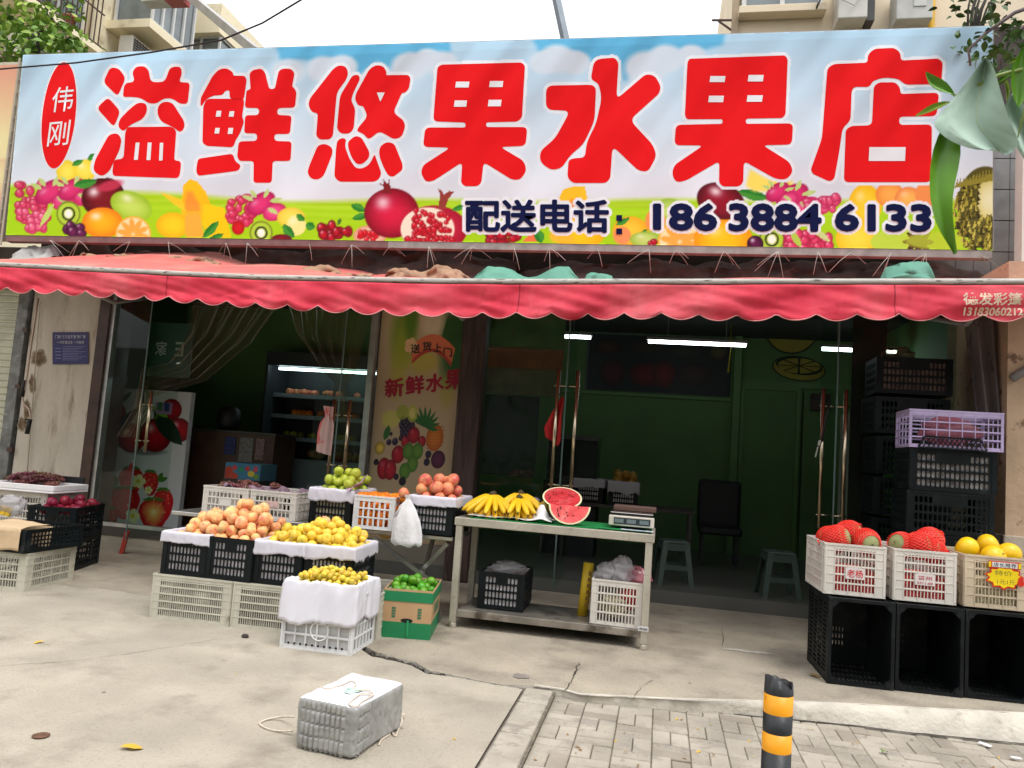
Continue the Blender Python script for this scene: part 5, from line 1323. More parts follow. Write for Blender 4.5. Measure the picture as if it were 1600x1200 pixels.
def pile(me, name, pts, label, cat, group, seed=1, tilt=1.2, sq=(1, 1, 1)):
    q = random.Random(seed)
    for (x, y, z, r) in pts:
        k = q.uniform(.94, 1.05)
        inst(me, name, (x, y, z), (r * k * sq[0] * q.uniform(.94, 1.05), r * k * sq[1] * q.uniform(.94, 1.05), r * k * sq[2] * q.uniform(.90, 1.06)), (q.gauss(0, tilt), q.gauss(0, tilt), q.random() * 6.28), label, cat, group)
peach_me = fruit_mesh('peach', peach_m, .92, .20, .03, -1)
peach2_me = fruit_mesh('nectarine', peach2_m, .95, .18, .03, -1)
applei_me = fruit_mesh('yellow_apple', apple_y, .90, .22, .12, .012, stalk=stem_m)
appleg_me = fruit_mesh('green_apple', apple_g, .88, .24, .14, .015, stalk=stem_m)
orange_me = fruit_mesh('orange', orange_m, .92, .05, .03)
date_me = fruit_mesh('jujube', date_m, 1.12, .06, .04, n=10, k=7)
lime_me = fruit_mesh('lime', lime_m, 1.02, .04, .0, point=.05)
ymelon_me = fruit_mesh('yellow_melon', ymelon_m, .92, .06, .03, n=28, k=18, stalk=stem_m)

# ---- stand on the left: pale crates below, black crates above
BW, BD, BH = .357, .50, .30
blk = black_crate_mesh(BW, BD, BH, 9, 12)
big = grid_crate_mesh('beige_crate', .625, .43, .32, beige_pl, 5, 5, 4, .06, None, False, 6, .006)
side = grid_crate_mesh('beige_crate', .43, .60, .32, beige_pl, 5, 4, 5, .06, None, False, 6, .006)
G1 = 'pale crates under the fruit stand'
crate(big, 'pale_crate', 'beige slotted crate on the ground under the peaches, leftmost of its row', (-3.325, 5.215, 0), R(1.5), G1)
crate(big, 'pale_crate', 'beige slotted crate on the ground half hidden by the white cloth crate', (-2.685, 5.24, 0), R(1.5), G1)
crate(side, 'pale_crate', 'beige crate with its end between the cloth crate and the green lime carton', (-2.135, 5.34, 0), R(6), G1)
G2 = 'black crates of fruit on the pale crates'
xs = [-3.425, -3.055, -2.685, -2.312]; ys = [5.235, 5.23, 5.26, 5.30]
bl_lab = ['black crate of peaches with a folded paper edge, left end of the stand', 'black slotted crate of peaches without a paper edge', 'black slotted crate of yellow apples next to the peaches', 'black crate of yellow apples at the right end of the stand']
ln_lab = ['white paper lining the leftmost black crate of peaches', 'crumpled paper seen through the slots of the second black crate of peaches', 'white paper lining the crate of yellow apples next to the peaches', 'white paper lining the right end crate of yellow apples']
for i in range(4):
    crate(blk, 'black_crate', bl_lab[i], (xs[i], ys[i], .326), R([1, 0, 2, 3][i]), G2)
    lining(BW, BD, BH, ln_lab[i], (xs[i], ys[i], .326), R([1, 0, 2, 3][i]), .05 + .012 * (i > 1), None, 10 + i, i != 1, (1, 1.2, .4, .3))
pile(peach_me, 'peach', heap((-3.59, -2.875, 5.265, 5.72), .578, (.038, .054), 88, (-3.17, 5.62), .40, 3), 'ripe orange pink peach in the big heap on the black crates', 'peach', 'peaches heaped on the two left black crates', 4)
pile(applei_me, 'yellow_apple', heap((-2.85, -2.15, 5.30, 5.77), .59, (.033, .046), 96, (-2.5, 5.62), .30, 5), 'yellow apple in the heap on the right black crates', 'apple', 'yellow apples heaped on the two right black crates', 6)
inst(peach_me, 'peach', (-2.53, 5.66, .765), .045, (.4, .2, 1), 'single orange peach on top of the yellow apples', 'peach')

# ---- low folding table behind the stand with the back row
lt = thing('folding_table', 'low steel folding table with crossed legs behind the fruit stand', 'table', (-2.8, 6.3, 0))
MB().bb(-1.35, 1.19, -.22, .36, .655, .69).build('table_top', steel, lt, bevel=.006)
for sx in (-1.3, 1.1):
    b = MB(); b.bar((sx - .22 if sx > 0 else sx, -.18, 0), (sx - .22 if sx > 0 else sx, .32, .65), .03, .03)
    b.build('leg', steel, lt)
MB().bar((.52, -.2, .62), (1.05, -.17, .30), .03, .03).bar((1.05, -.17, .30), (1.12, -.16, .02), .03, .03).build('leg', steel, lt)
MB().bar((1.12, -.1, .62), (.6, -.06, .02), .03, .03).build('leg', steel, lt)
BK = .692
wcr = grid_crate_mesh('cream_crate', .42, .50, .235, white_pl, 3, 3, 5, .045, (.42, .66), True, 3, .009)
ocr = grid_crate_mesh('white_crate', .345, .46, .27, white2_pl, 3, 2, 4, .035, None, True, 3, .016)
tall = black_crate_mesh(.365, .50, .29, 9, 12)
G3 = 'crates on the low folding table'
crate(wcr, 'cream_crate', 'cream slotted crate holding dark grapes behind the peaches', (-3.66, 6.10, BK), 0, G3)
t = crate(wcr, 'cream_crate', 'cream slotted crate with a name plate between the grapes and the green apples', (-3.215, 6.10, BK), R(-1), G3)
MB().bb(-.055, .055, -.0085, -.0035, .10, .155).build('name_plate', mat('pinkish_plate', (.58, .40, .36), rough=.5, var=.25, vscale=40), t)
pc = (-2.69, 6.10, BK); crate(tall, 'black_crate', 'black slotted crate full of green apples on the low table', pc, 0, G3)
lining(.365, .50, .29, 'white paper lining the crate of green apples', pc, 0, .075, cream_foam, 21, True, (1, 1, .4, .5))
pile(appleg_me, 'green_apple', heap((-2.855, -2.525, 6.125, 6.57), .955, (.043, .050), 30, (-2.68, 6.36), .55, 8), 'yellow green apple in the heap on the low table', 'apple', 'green apples in the black crate on the low table', 9)
oc = (-2.29, 6.06, BK); crate(ocr, 'white_crate', 'white slotted crate of oranges between the green apples and the peaches', oc, R(1), G3)
pts = []
qq = random.Random(4)
for lay in range(4):
    for i in range(4):
        for j in range(2 if lay < 3 else 5): pts.append((-2.44 + i * .098 + qq.gauss(0, .004), 6.11 + j * .088 + qq.gauss(0, .004), BK + .05 + lay * .066, .043))
pile(orange_me, 'orange', pts, 'small bright orange in the white crate on the low table', 'orange', 'oranges in the white crate', 11)
o2 = (-1.795, 6.04, BK + .01); crate(tall, 'black_crate', 'black slotted crate of pink nectarines behind the hanging plastic bag', o2, R(-1), G3)
lining(.365, .50, .29, 'white paper lining the crate of pink nectarines', o2, R(-1), .05, None, 23, True, (1, 1, .4, .5))
pile(peach2_me, 'nectarine', heap((-1.965, -1.635, 6.075, 6.5), .955, (.046, .056), 24, (-1.80, 6.32), .55, 13), 'pink nectarine in the heap beside the bananas', 'nectarine', 'nectarines in the black crate beside the bananas', 14)
inst(peach2_me, 'nectarine', (-2.06, 6.10, 1.005), .047, (1, .3, 2), 'single yellowish nectarine on the corner of the orange crate', 'nectarine')
# grapes in bunches: each bunch one thing with berries and stalk
def bunch_mesh(n, l, r, seed):
    q = random.Random(seed); b = MB()
    for i in range(n):
        t = q.random(); w = .055 * math.sin(math.pi * (.12 + .8 * t)) ** .7; a = q.random() * 6.28
        b.ball(((t - .5) * l, w * math.cos(a) * q.uniform(.5, 1), .03 + w * .55 * math.sin(a) * q.uniform(.5, 1)), r * q.uniform(.85, 1.15), 8, 6)
    return b.mesh('grape_bunch', grape_m, True)
bunch = [bunch_mesh(70, .22, .0125, s) for s in (1, 2, 3)]
stalk = MB().tube([(-.13, 0, .04), (-.05, .01, .055), (.03, 0, .05), (.09, .01, .04)], [.004, .003, .003, .002], 5).mesh('stalk', mat('grape_stalk', (.20, .17, .06), rough=.8), True)
def grapes(pos, label, group, seed):
    q = random.Random(seed)
    for i, p in enumerate(pos):
        o = inst(bunch[i % 3], 'grape_bunch', p, q.uniform(.9, 1.1), (q.gauss(0, .15), q.gauss(0, .15), q.random() * 6.28), label, 'grapes', group)
        inst(stalk, 'stalk', (0, 0, 0), 1, (0, 0, 0), parent=o)
grapes([(-3.62 + qq.gauss(0, .12), 6.2 + k * .055, BK + .20 + .03 * (k % 2)) for k in range(6)], 'dark purple grape bunch in the left cream crate', 'grapes in the cream crate', 2)
# torn purple papers over the grapes
pur = mat('purple_paper', (.20, .13, .17), rough=.7, var=.2, vscale=6, bump=.5, bscale=18, col2=(.12, .05, .08), c2pos=(.52, .7), c2scale=9)
def scrap(name, label, loc, w, d, m, seed, amp=.05, rz=0, cat='paper', lift=None):
    def f(u, v):
        x, y = (u - .5) * w, (v - .5) * d
        return Vector((x + .02 * nz(u * 3, v * 3, seed + 7), y, amp * nz(u * 3, v * 3, seed) + amp * .5 * nz(u * 8, v * 8, seed + 1) + (lift(u, v) if lift else 0)))
    b = MB(); b.grid(26, 20, f); o = b.build(name, m, None, True, 0, loc, (0, 0, rz)); s = o.modifiers.new('s', 'SOLIDIFY'); s.thickness = .002
    return tag(o, label, cat)
scrap('wrapping_paper', 'crumpled purple paper over the grapes in the left cream crate', (-3.55, 6.28, BK + .235), .34, .3, pur, 3, .05)
scrap('wrapping_paper', 'crumpled purple paper over the crate with the name plate', (-3.2, 6.3, BK + .225), .36, .34, pur, 5, .05)
scrap('wrapping_paper', 'lilac paper sticking up between the green apples and the oranges', (-2.49, 6.13, BK + .31), .15, .12, mat('lilac_paper', (.42, .26, .36), rough=.7, var=.15), 9, .02, .3, 'paper', lambda u, v: .12 * u * u)

# ---- white crate under a cloth with jujubes
wc = thing('cloth_crate', 'white crate draped in a white cloth in front of the stand', 'crate', (-2.176, 4.90, 0), R(1))
jm = grid_crate_mesh('body', .50, .40, .37, white2_pl, 4, 6, 6, .02, None, False, 1, .012)
inst(jm, 'body', (0, 0, 0), 1, (0, 0, 0), parent=wc)
b = MB()
for k in range(10): b.lathe([(.0, 0), (.008, 0), (.008, .002), (0, .002)], 10, (0, 0, 0), Matrix.Translation((-.19 + k * .042, -.008, .038)) @ Matrix.Rotation(R(90), 4, 'X'))
b.build('drain_holes', mat('hole_black', (.01, .01, .01), rough=.9), wc)
b = MB(); b.tube([(.02 + .062 * math.cos(2 * math.pi * i / 36), -.009, .135 + .062 * math.sin(2 * math.pi * i / 36)) for i in range(37)], .0045, 6, False)
b.build('round_emblem', white2_pl, wc)
MB().bb(-.235, .235, .015, .385, .02, .30).build('lining', mat('pale_lining', (.55, .55, .54), rough=.8), wc)
cl = mat('white_cloth', (.70, .69, .75), rough=.45, var=.04, vscale=5, bump=.10, bscale=9, sss=.05)
def drape(u, v):
    a = u * 2 * math.pi; c, s = math.cos(a), math.sin(a)
    k = 1 / max(abs(c) / .262, abs(s) / .212); e = .90 + .10 * abs(math.sin(2 * a))
    prof = [(.70, .39), (.86, .425), (.97, .452), (1.03, .445), (1.06, .40), (1.08, .31), (1.10, .215)]
    i = v * 6; j = min(5, int(i)); f = i - j; rr = prof[j][0] * (1 - f) + prof[j + 1][0] * f; z = prof[j][1] * (1 - f) + prof[j + 1][1] * f
    fold = nz(a * 2.2, v * 1.5, 3) * .5 + nz(a * 5, v * 2, 8) * .25
    hang = max(0, v - .5) * 2
    rr += .020 * nz(a * 6 + v * 5, v * 3, 1) * (v > .15) + hang * .16 * fold + .02 * nz(a * 3, 5) * (v > .3)
    z += .02 * nz(a * 2, 11) + hang * .09 * nz(a * 1.3 + 1, 4) - (.03 * hang if s < -.3 else 0) + .012 * nz(a * 7, v * 3, 6)
    x, y = c * k * rr * e * .97, s * k * rr * e
    return Vector((x, .20 + y, z))
b = MB(); b.grid(150, 26, drape, True); o = b.build('white_cloth', cl, None, True, 0, (-2.176, 4.90, 0), (0, 0, R(1))); tag(o, 'white cloth hanging over the rim of the jujube crate', 'cloth')
o.modifiers.new('s', 'SOLIDIFY').thickness = .003
pile(date_me, 'jujube', heap((-2.385, -1.975, 4.95, 5.25), .39, (.0185, .0215), 230, (-2.18, 5.12), .12, 15), 'small yellow jujube fruit on the white cloth', 'jujube', 'jujubes on the white cloth', 16)

# ---- green and brown carton of limes
lb = thing('lime_carton', 'green and brown fruit carton full of limes beside the steel table', 'carton', (-1.755, 5.50, 0), R(10))
card = mat('brown_cardboard', (.46, .29, .15), rough=.85, var=.08, vscale=5); cgreen = mat('carton_green', (.012, .20, .075), rough=.5, var=.08, vscale=5)
w, dp, h = .355, .56, .34
def ring(z0, z1, o, m, nm):
    b = MB(); t = .006
    b.bb(-w / 2 - o, w / 2 + o, -o, t - o, z0, z1).bb(-w / 2 - o, w / 2 + o, dp - t + o, dp + o, z0, z1).bb(-w / 2 - o, -w / 2 - o + t, t - o, dp - t + o, z0, z1).bb(w / 2 + o - t, w / 2 + o, t - o, dp - t + o, z0, z1)
    return b.build(nm, m, lb)
ring(0, .115, 0, cgreen, 'base'); ring(.115, .27, 0, card, 'wall'); ring(.262, .335, .004, cgreen, 'green_band'); ring(.335, .35, .003, card, 'rim')
MB().bb(-w / 2 + .01, w / 2 - .01, .01, dp - .01, .0, .26).build('inside', mat('carton_inside', (.10, .07, .04), rough=.9), lb)
b = MB(); b.flat([(x * .045 + .0, -.002, .128 + z * .016) for x, z in ellpts(0, 0, 1, 1, 0, 20)][::-1]); b.build('hand_hole', mat('hole_black', (.01, .01, .01)), lb)
b = MB()
for x in (-.10, .09):
    b = MB()
    for k in range(4):
        z = .145 + k * .020; b.flat([(x - .014, -.002, z), (x + .014, -.002, z), (x + .014, -.002, z + .015), (x - .014, -.002, z + .015)])
    b.build('printed_panel', mat('print_green', (.06, .17, .09), rough=.8, var=.5, vscale=120), lb)
b = MB()
for k in range(3):
    y = .16 + k * .10; b.flat([(w / 2 + .002, y, .15), (w / 2 + .002, y + .07, .15), (w / 2 + .002, y + .07, .23), (w / 2 + .002, y, .23)])
b.build('printed_panel', mat('print_green', (.06, .17, .09)), lb)
MB().bar((.01, -.006, .13), (.015, -.012, .02), .014, .003).build('tape', mat('green_tape', (.02, .28, .10), rough=.3), lb)
c_, s_ = math.cos(R(10)), math.sin(R(10))
pile(lime_me, 'lime', heap((-.165, .165, .02, .54), .255, (.030, .037), 66, (0, .3), .35, 18, R(10), (-1.755, 5.50)), 'shiny green lime in the carton', 'lime', 'limes in the carton', 19)

# ---- steel table
tb_ = thing('steel_table', 'stainless steel work table with a lower shelf in front of the open shop', 'table', (-.80, 6.0, 0))
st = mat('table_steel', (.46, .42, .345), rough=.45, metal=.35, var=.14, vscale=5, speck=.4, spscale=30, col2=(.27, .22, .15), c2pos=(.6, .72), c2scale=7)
st_dark = mat('table_steel_dark', (.32, .29, .25), rough=.35, metal=.6, var=.35, vscale=4, col2=(.10, .08, .065), c2pos=(.5, .7), c2scale=5)  # darker, blotchier steel for the lower shelf
MB().bb(-.785, .785, 0, .62, .795, .86).build('table_top', st, tb_, bevel=.006)
for x in (-.745, .745):
    for y in (.03, .58): MB().bb(x - .026, x + .026, y - .026, y + .026, .042, .794).lathe([(.024, 0), (.030, .002), (.030, .03), (.026, .04)], 14, (x, y, 0)).build('leg', st, tb_, bevel=.003)
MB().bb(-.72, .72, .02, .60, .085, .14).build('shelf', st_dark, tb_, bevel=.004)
MB().bb(-.77, -.72, .05, .07, .085, .14).build('bracket', st, tb_)
MB().bb(.70, .775, -.004, -.001, .14, .175).build('sticker', mat('sticker_white', (.6, .6, .6), rough=.5), tb_)
text('170-3626', 'lettering', rubber, lambda u, v: Vector((.708 + .06 * u, -.0065, .148 + .018 * v)), .03, tb_)
TZ = .862
gm = mat('green_mat', (.012, .23, .055), rough=.55, var=.1, vscale=5)
for i, (x0, x1, y0, y1, z) in enumerate([(-1.47, -.45, 6.01, 6.50, TZ), (-.66, -.04, 6.03, 6.52, TZ + .006)]):
    tag(MB().bb(x0, x1, y0, y1, z, z + .005).build('green_mat', gm), ['green plastic mat under the bananas', 'green plastic mat under the watermelon and the scale'][i], 'mat')
scrap('white_napkin', 'thin white foam sheet under the bananas, one corner standing up', (-1.15, 6.14, TZ + .022), .68, .22, mat('foam_sheet', (.70, .68, .66), rough=.8, bump=.4, bscale=40), 4, .012, 0, 'sheet', lambda u, v: .13 * math.exp(-((u - .86) / .07) ** 2 - ((v - .5) / .35) ** 2))
ban_m = mat('banana_skin', (.76, .47, .012), rough=.42, var=.10, vscale=6, col2=(.45, .36, .02), c2pos=(.62, .8), c2scale=5, rnd=.08); tip_m = mat('banana_tip', (.06, .04, .015), rough=.8)
def banana(parent, base, dirv, bend, l, r, roll):
    b = MB(); P = []; rr = []
    d = Vector(dirv).normalized(); up = Vector(bend)
    for i in range(10):
        t = i / 9; P.append(Vector(base) + d * l * t + up * (l * .34 * (t * t)));  rr.append(r * (.42 + .58 * math.sin(math.pi * min(1, max(0, (t * .92 + .06)))) ** .55) if .05 < t < .95 else r * .36)
    b.tube(P[:9] + [P[9]], rr[:9] + [r * .30], 6); b.mi = 1; b.tube([P[9], P[9] + (P[9] - P[8]).normalized() * .012], [r * .32, r * .26], 6)
    return b.build('banana', [ban_m, tip_m], parent, True)
def banana_bunch(label, loc, rz, n, l, spread, tilt=0.):
    t = thing('banana_bunch', label, 'bananas', loc, rz, None); q = random.Random(int(loc[0] * 100))
    for row in range(2):
        for i in range(n):
            a = (i / (n - 1) - .5) * spread; d = Vector((math.sin(a), -math.cos(a) * .75, -.50 - .28 * row + .1 * math.cos(a)))
            banana(t, (math.sin(a) * .03, -.02, .15 - .035 * row), d, (math.sin(a) * -.18, -.30 + .2 * row, -.28 + .35 * row), l * q.uniform(.9, 1.05), .026, 0)
    MB().tube([(0, .03, .165), (0, -.01, .155), (0, -.04, .14)], [.022, .03, .022], 8).build('crown', tip_m, t, True)
    return t
banana_bunch('big bright yellow bunch of bananas at the left end of the steel table', (-1.34, 6.24, TZ + .03), R(-10), 10, .235, 2.8)
banana_bunch('smaller yellow banana bunch right behind the big one', (-1.13, 6.36, TZ + .05), R(14), 7, .21, 2.2)
banana_bunch('yellow banana bunch lying with two bananas forward beside the white sheet', (-1.11, 6.20, TZ + .02), R(20), 4, .19, 1.0)
mm_me = fruit_mesh('papaya', mango_m, 1.25, .03, .02)
for p, lab in [((-.93, 6.42, TZ + .10), 'dull brown orange papaya behind the bananas, upper one'), ((-.95, 6.36, TZ + .055), 'dull brown orange papaya behind the bananas, lower one')]:
    inst(mm_me, 'papaya', p, .058, (1.3, .4, .5), lab, 'papaya')
inst(MB().ball((0, 0, 0), .05, 12, 8, (1, .9, .6)).mesh('plastic_wrap', mat('dull_wrap', (.16, .14, .18), rough=.25, var=.5, vscale=12, bump=.8, bscale=12), True), 'plastic_wrap', (-1.03, 6.46, TZ + .15), (1.1, 1, 1), (0, 0, 0), 'crumpled dark plastic wrap behind the bananas', 'plastic wrap')
for p, r, lab in [((-.90, 6.13, TZ + .006), .075, 'flat green plate beside the watermelon'), ((-.69, 6.12, TZ + .013), .075, 'flat green plate under the watermelon slice')]:
    tag(MB().lathe([(0, 0), (r * .8, 0), (r, .012), (r, .018), (r * .8, .008), (0, .008)], 28).build('green_plate', gm, None, True, 0, p), lab, 'plate')
# watermelon: cut face, pith and rind
flesh_d = mat('melon_flesh_shaded', (.50, .028, .035), rough=.35, var=.2, vscale=14, bump=.3, bscale=30); flesh_l = mat('melon_flesh', (.78, .09, .09), rough=.35, var=.18, vscale=14, bump=.3, bscale=30, col2=(.80, .20, .18), c2pos=(.55, .7), c2scale=8); pith = mat('melon_pith', (.74, .66, .42), rough=.5); rind = mat('melon_rind', (.03, .12, .02), rough=.35, var=.5, vscale=9)
def wedge(label, loc, rot, rx, rz_, depth, full):
    flesh = flesh_d if full else flesh_l  # half behind gets a shaded red, the quarter a lit one: light as colour
    t = thing('watermelon_piece', label, 'watermelon', loc); t.rotation_euler = rot
    n = 48; a0, a1 = (0, 2 * math.pi) if full else (math.pi, 2 * math.pi)
    A_ = [a0 + (a1 - a0) * i / n for i in range(n + 1)]
    def ringp(k, y): return [Vector((rx * k * math.cos(a), y, rz_ * k * math.sin(a))) for a in A_]
    b = MB(); c = ringp(0, 0)
    def band(k0, k1, y0, y1):
        p, q = ringp(k0, y0), ringp(k1, y1); b.add(p + q, [(i, i + 1, n + 2 + i, n + 1 + i) for i in range(n)])
    for k in range(6): band(k * .15, (k + 1) * .15, -.003 * math.sin(k * 1.2), -.003 * math.sin((k + 1) * 1.2))
    b.build('flesh', flesh, t, True)
    b = MB(); band(.90, .985, -.001, 0); b.build('pith', pith, t)
    b = MB()
    for k in range(8): 
        p0, p1 = math.pi / 2 * k / 8, math.pi / 2 * (k + 1) / 8
        band(.985 * math.cos(p0) if k == 0 else math.cos(p0), math.cos(p1), depth * math.sin(p0), depth * math.sin(p1))
    b.build('rind', rind, t, True)
    if not full: MB().flat([(-rx * .985, 0, 0), (rx * .985, 0, 0), (rx * .5, depth * .85, 0), (-rx * .5, depth * .85, 0)]).build('upper_cut', flesh, t)
    b = MB(); q = random.Random(8 + full)
    for i in range(16 if full else 13):
        a = a0 + (a1 - a0) * (q.random() * .86 + .07); k = .35 + .4 * q.random()
        b.ball((rx * k * math.cos(a), -.003, rz_ * k * math.sin(a)), .007, 6, 4, (.6, .5, 1))
    o = b.build('seeds', mat('melon_seed', (.02, .01, .008), rough=.3), t, True); o['kind'] = 'stuff'
    return t
wedge('watermelon quarter with its red cut face towards the street on a green plate', (-.68, 6.05, TZ + .160), (R(-12), 0, R(2)), .166, .15, .12, False)
wedge('watermelon half leaning behind the quarter slice, cut face up front', (-.77, 6.27, TZ + .205), (R(-52), R(6), R(-6)), .165, .13, .10, True)
# weighing scale
sc_ = thing('weighing_scale', 'electronic weighing scale with three small displays on the steel table', 'scale', (-.20, 6.12, TZ + .012))
MB().bb(-.17, .17, .02, .32, .028, .095).build('body', mat('scale_black', (.02, .02, .022), rough=.4), sc_, bevel=.01)
MB().bb(-.175, .175, -.012, .03, .02, .10).build('front_panel', mat('scale_cream', (.60, .55, .47), rough=.4), sc_, bevel=.008)
MB().bb(-.135, .145, -.016, -.0125, .035, .085).build('display_window', mat('scale_window', (.035, .045, .05), rough=.15), sc_)
for x in (-.095, .0, .098): MB().bb(x - .035, x + .035, -.020, -.0165, .045, .076).build('display', mat('lcd', (.14, .18, .18), rough=.2), sc_)
MB().bb(-.165, .165, -.01, .33, .118, .126).build('pan', mat('pan_steel', (.55, .52, .50), rough=.2, metal=1), sc_, bevel=.004); MB().bb(-.15, .15, .0, .31, .096, .117).build('pan_holder', mat('scale_black', (.02, .02, .022)), sc_)
MB().bb(-.155, .185, .20, .40, .127, .165).build('tray', mat('scale_tray', (.11, .06, .045), rough=.5), sc_, bevel=.006)
for x in (-.14, .14):
    for y in (.02, .28): MB().lathe([(.014, 0), (.014, .03)], 8, (x, y, -.011)).build('foot', rubber, sc_)
pl = PZ(970, 820, TZ + .014)
t = tag(MB().bb(-.125, .125, -.035, .035, 0, .002).build('price_sheet', mat('laminated_sheet', (.66, .70, .76), rough=.3), None, False, 0, (-.15, 6.055, TZ + .013)), 'laminated blue and white sheet lying in front of the scale', 'sheet')
MB().bb(-.03, .06, -.012, .012, .0022, .003).bb(-.09, -.05, .0, .014, .0022, .003).build('print', mat('print_blue', (.08, .14, .34), rough=.4, var=.5, vscale=90), t)
# under the table
uc = (-1.20, 6.16, .142); crate(tall, 'black_crate', 'black slotted crate of wrapped fruit on the lower shelf of the steel table', uc, R(2))
lining(.365, .50, .29, 'grey paper and wrapped fruit in the crate on the lower shelf', uc, R(2), .02, None, 33, False)
shelfc = grid_crate_mesh('white_crate', .385, .42, .335, white_pl, 4, 4, 5, .045, None, True, 3, .008)
wcp = (-.275, 6.06, .142); crate(shelfc, 'white_crate', 'cream white crate of plastic bags on the lower shelf of the steel table', wcp, R(-3))
film = clear_mat('film', (.92, .92, .92), .05, .15, (.62, .60, .62), .38); film_pink = clear_mat('film_pink', (.95, .6, .65), .05, .15, (.60, .25, .30), .45)
def bag(label, loc, s, m, seed, sq=(1, 1, .8)):
    def f(u, v):
        a, th = u * 2 * math.pi, v * math.pi; d = Vector((math.sin(th) * math.cos(a), math.sin(th) * math.sin(a), -math.cos(th)))
        k = s * (1 + .35 * mnoise.noise(d * 2.2 + Vector((seed, 0, 0))) + .22 * mnoise.noise(d * 5 + Vector((0, seed, 0))))
        return Vector((d.x * k * sq[0], d.y * k * sq[1], d.z * k * sq[2]))
    b = MB(); b.grid(28, 18, f, True); return tag(b.build('plastic_bag', m, None, True, 0, loc), label, 'plastic bag')
bag('clear crumpled plastic bag on top of the shelf crate, left one', (-.36, 6.22, .50), .11, film, 3); bag('whitish plastic bag standing up in the middle of the shelf crate', (-.25, 6.2, .52), .12, film, 5, (.8, .8, 1)); bag('pink plastic bag at the right of the shelf crate', (-.13, 6.24, .50), .10, film_pink, 7)
bag('red plastic bag inside the shelf crate', (-.20, 6.24, .34), .10, mat('red_bag', (.42, .02, .02), rough=.35, bump=.6, bscale=20), 9, (.8, .9, 1)); bag('pale fruit bag at the bottom of the shelf crate', (-.30, 6.22, .26), .12, mat('pale_bag', (.45, .40, .25), rough=.5, var=.5, vscale=30, bump=.6), 11, (1, 1, .7))
bag('grey plastic bag lying on the wrapped fruit of the shelf crate', (-1.20, 6.42, .45), .13, film, 51, (1.1, 1.2, .35))
rl = thing('yellow_roll', 'upright yellow paper roll with brown print beside the shelf crate', 'roll', (-.555, 6.32, .142), 0)
rl.rotation_euler = (0, R(4), 0)
MB().tube([(0, 0, 0), (0, 0, .42)], .042, 20).build('roll', mat('yellow_roll', (.56, .38, .015), rough=.5), rl, True)
b = MB()
for k in range(6): b.bb(.012, .034, -.043, -.035, .08 + k * .05, .11 + k * .05)
b.build('print', mat('roll_print', (.16, .08, .01), rough=.6, var=.5, vscale=90), rl)
# hanging white bag
hb = thing('hanging_bag', 'white plastic bag hanging in front of the nectarine crate', 'plastic bag', (-1.985, 5.99, .60))
bagm = mat('white_bag', (.70, .69, .70), rough=.4, var=.05, bump=.5, bscale=14, sss=.1)
def bagf(u, v):
    a = u * 2 * math.pi; prof = [(.105, .0), (.125, .02), (.122, .10), (.105, .20), (.075, .28), (.035, .34), (.018, .37), (.03, .40)]
    i = v * 7; j = min(6, int(i)); f = i - j; r = prof[j][0] * (1 - f) + prof[j + 1][0] * f; z = prof[j][1] * (1 - f) + prof[j + 1][1] * f
    r *= 1 + .12 * math.cos(6 * a + v * 3) * (1 - v * .3) * .6 + .1 * nz(a * 2, v * 4, 5)
    return Vector((r * math.cos(a) + .02 * (1 - v), r * math.sin(a) * .45, z + .02 * nz(a * 1.5, 7) * (1 - v)))
b = MB(); b.grid(48, 22, bagf, True); b.flat([bagf(i / 48, 0) for i in range(48)][::-1]); b.build('bag', bagm, hb, True)
MB().tube([(0, 0, .36), (-.05, 0, .30), (-.09, -.01, .23)], [.012, .016, .008], 6).build('bag_handle', bagm, hb, True)

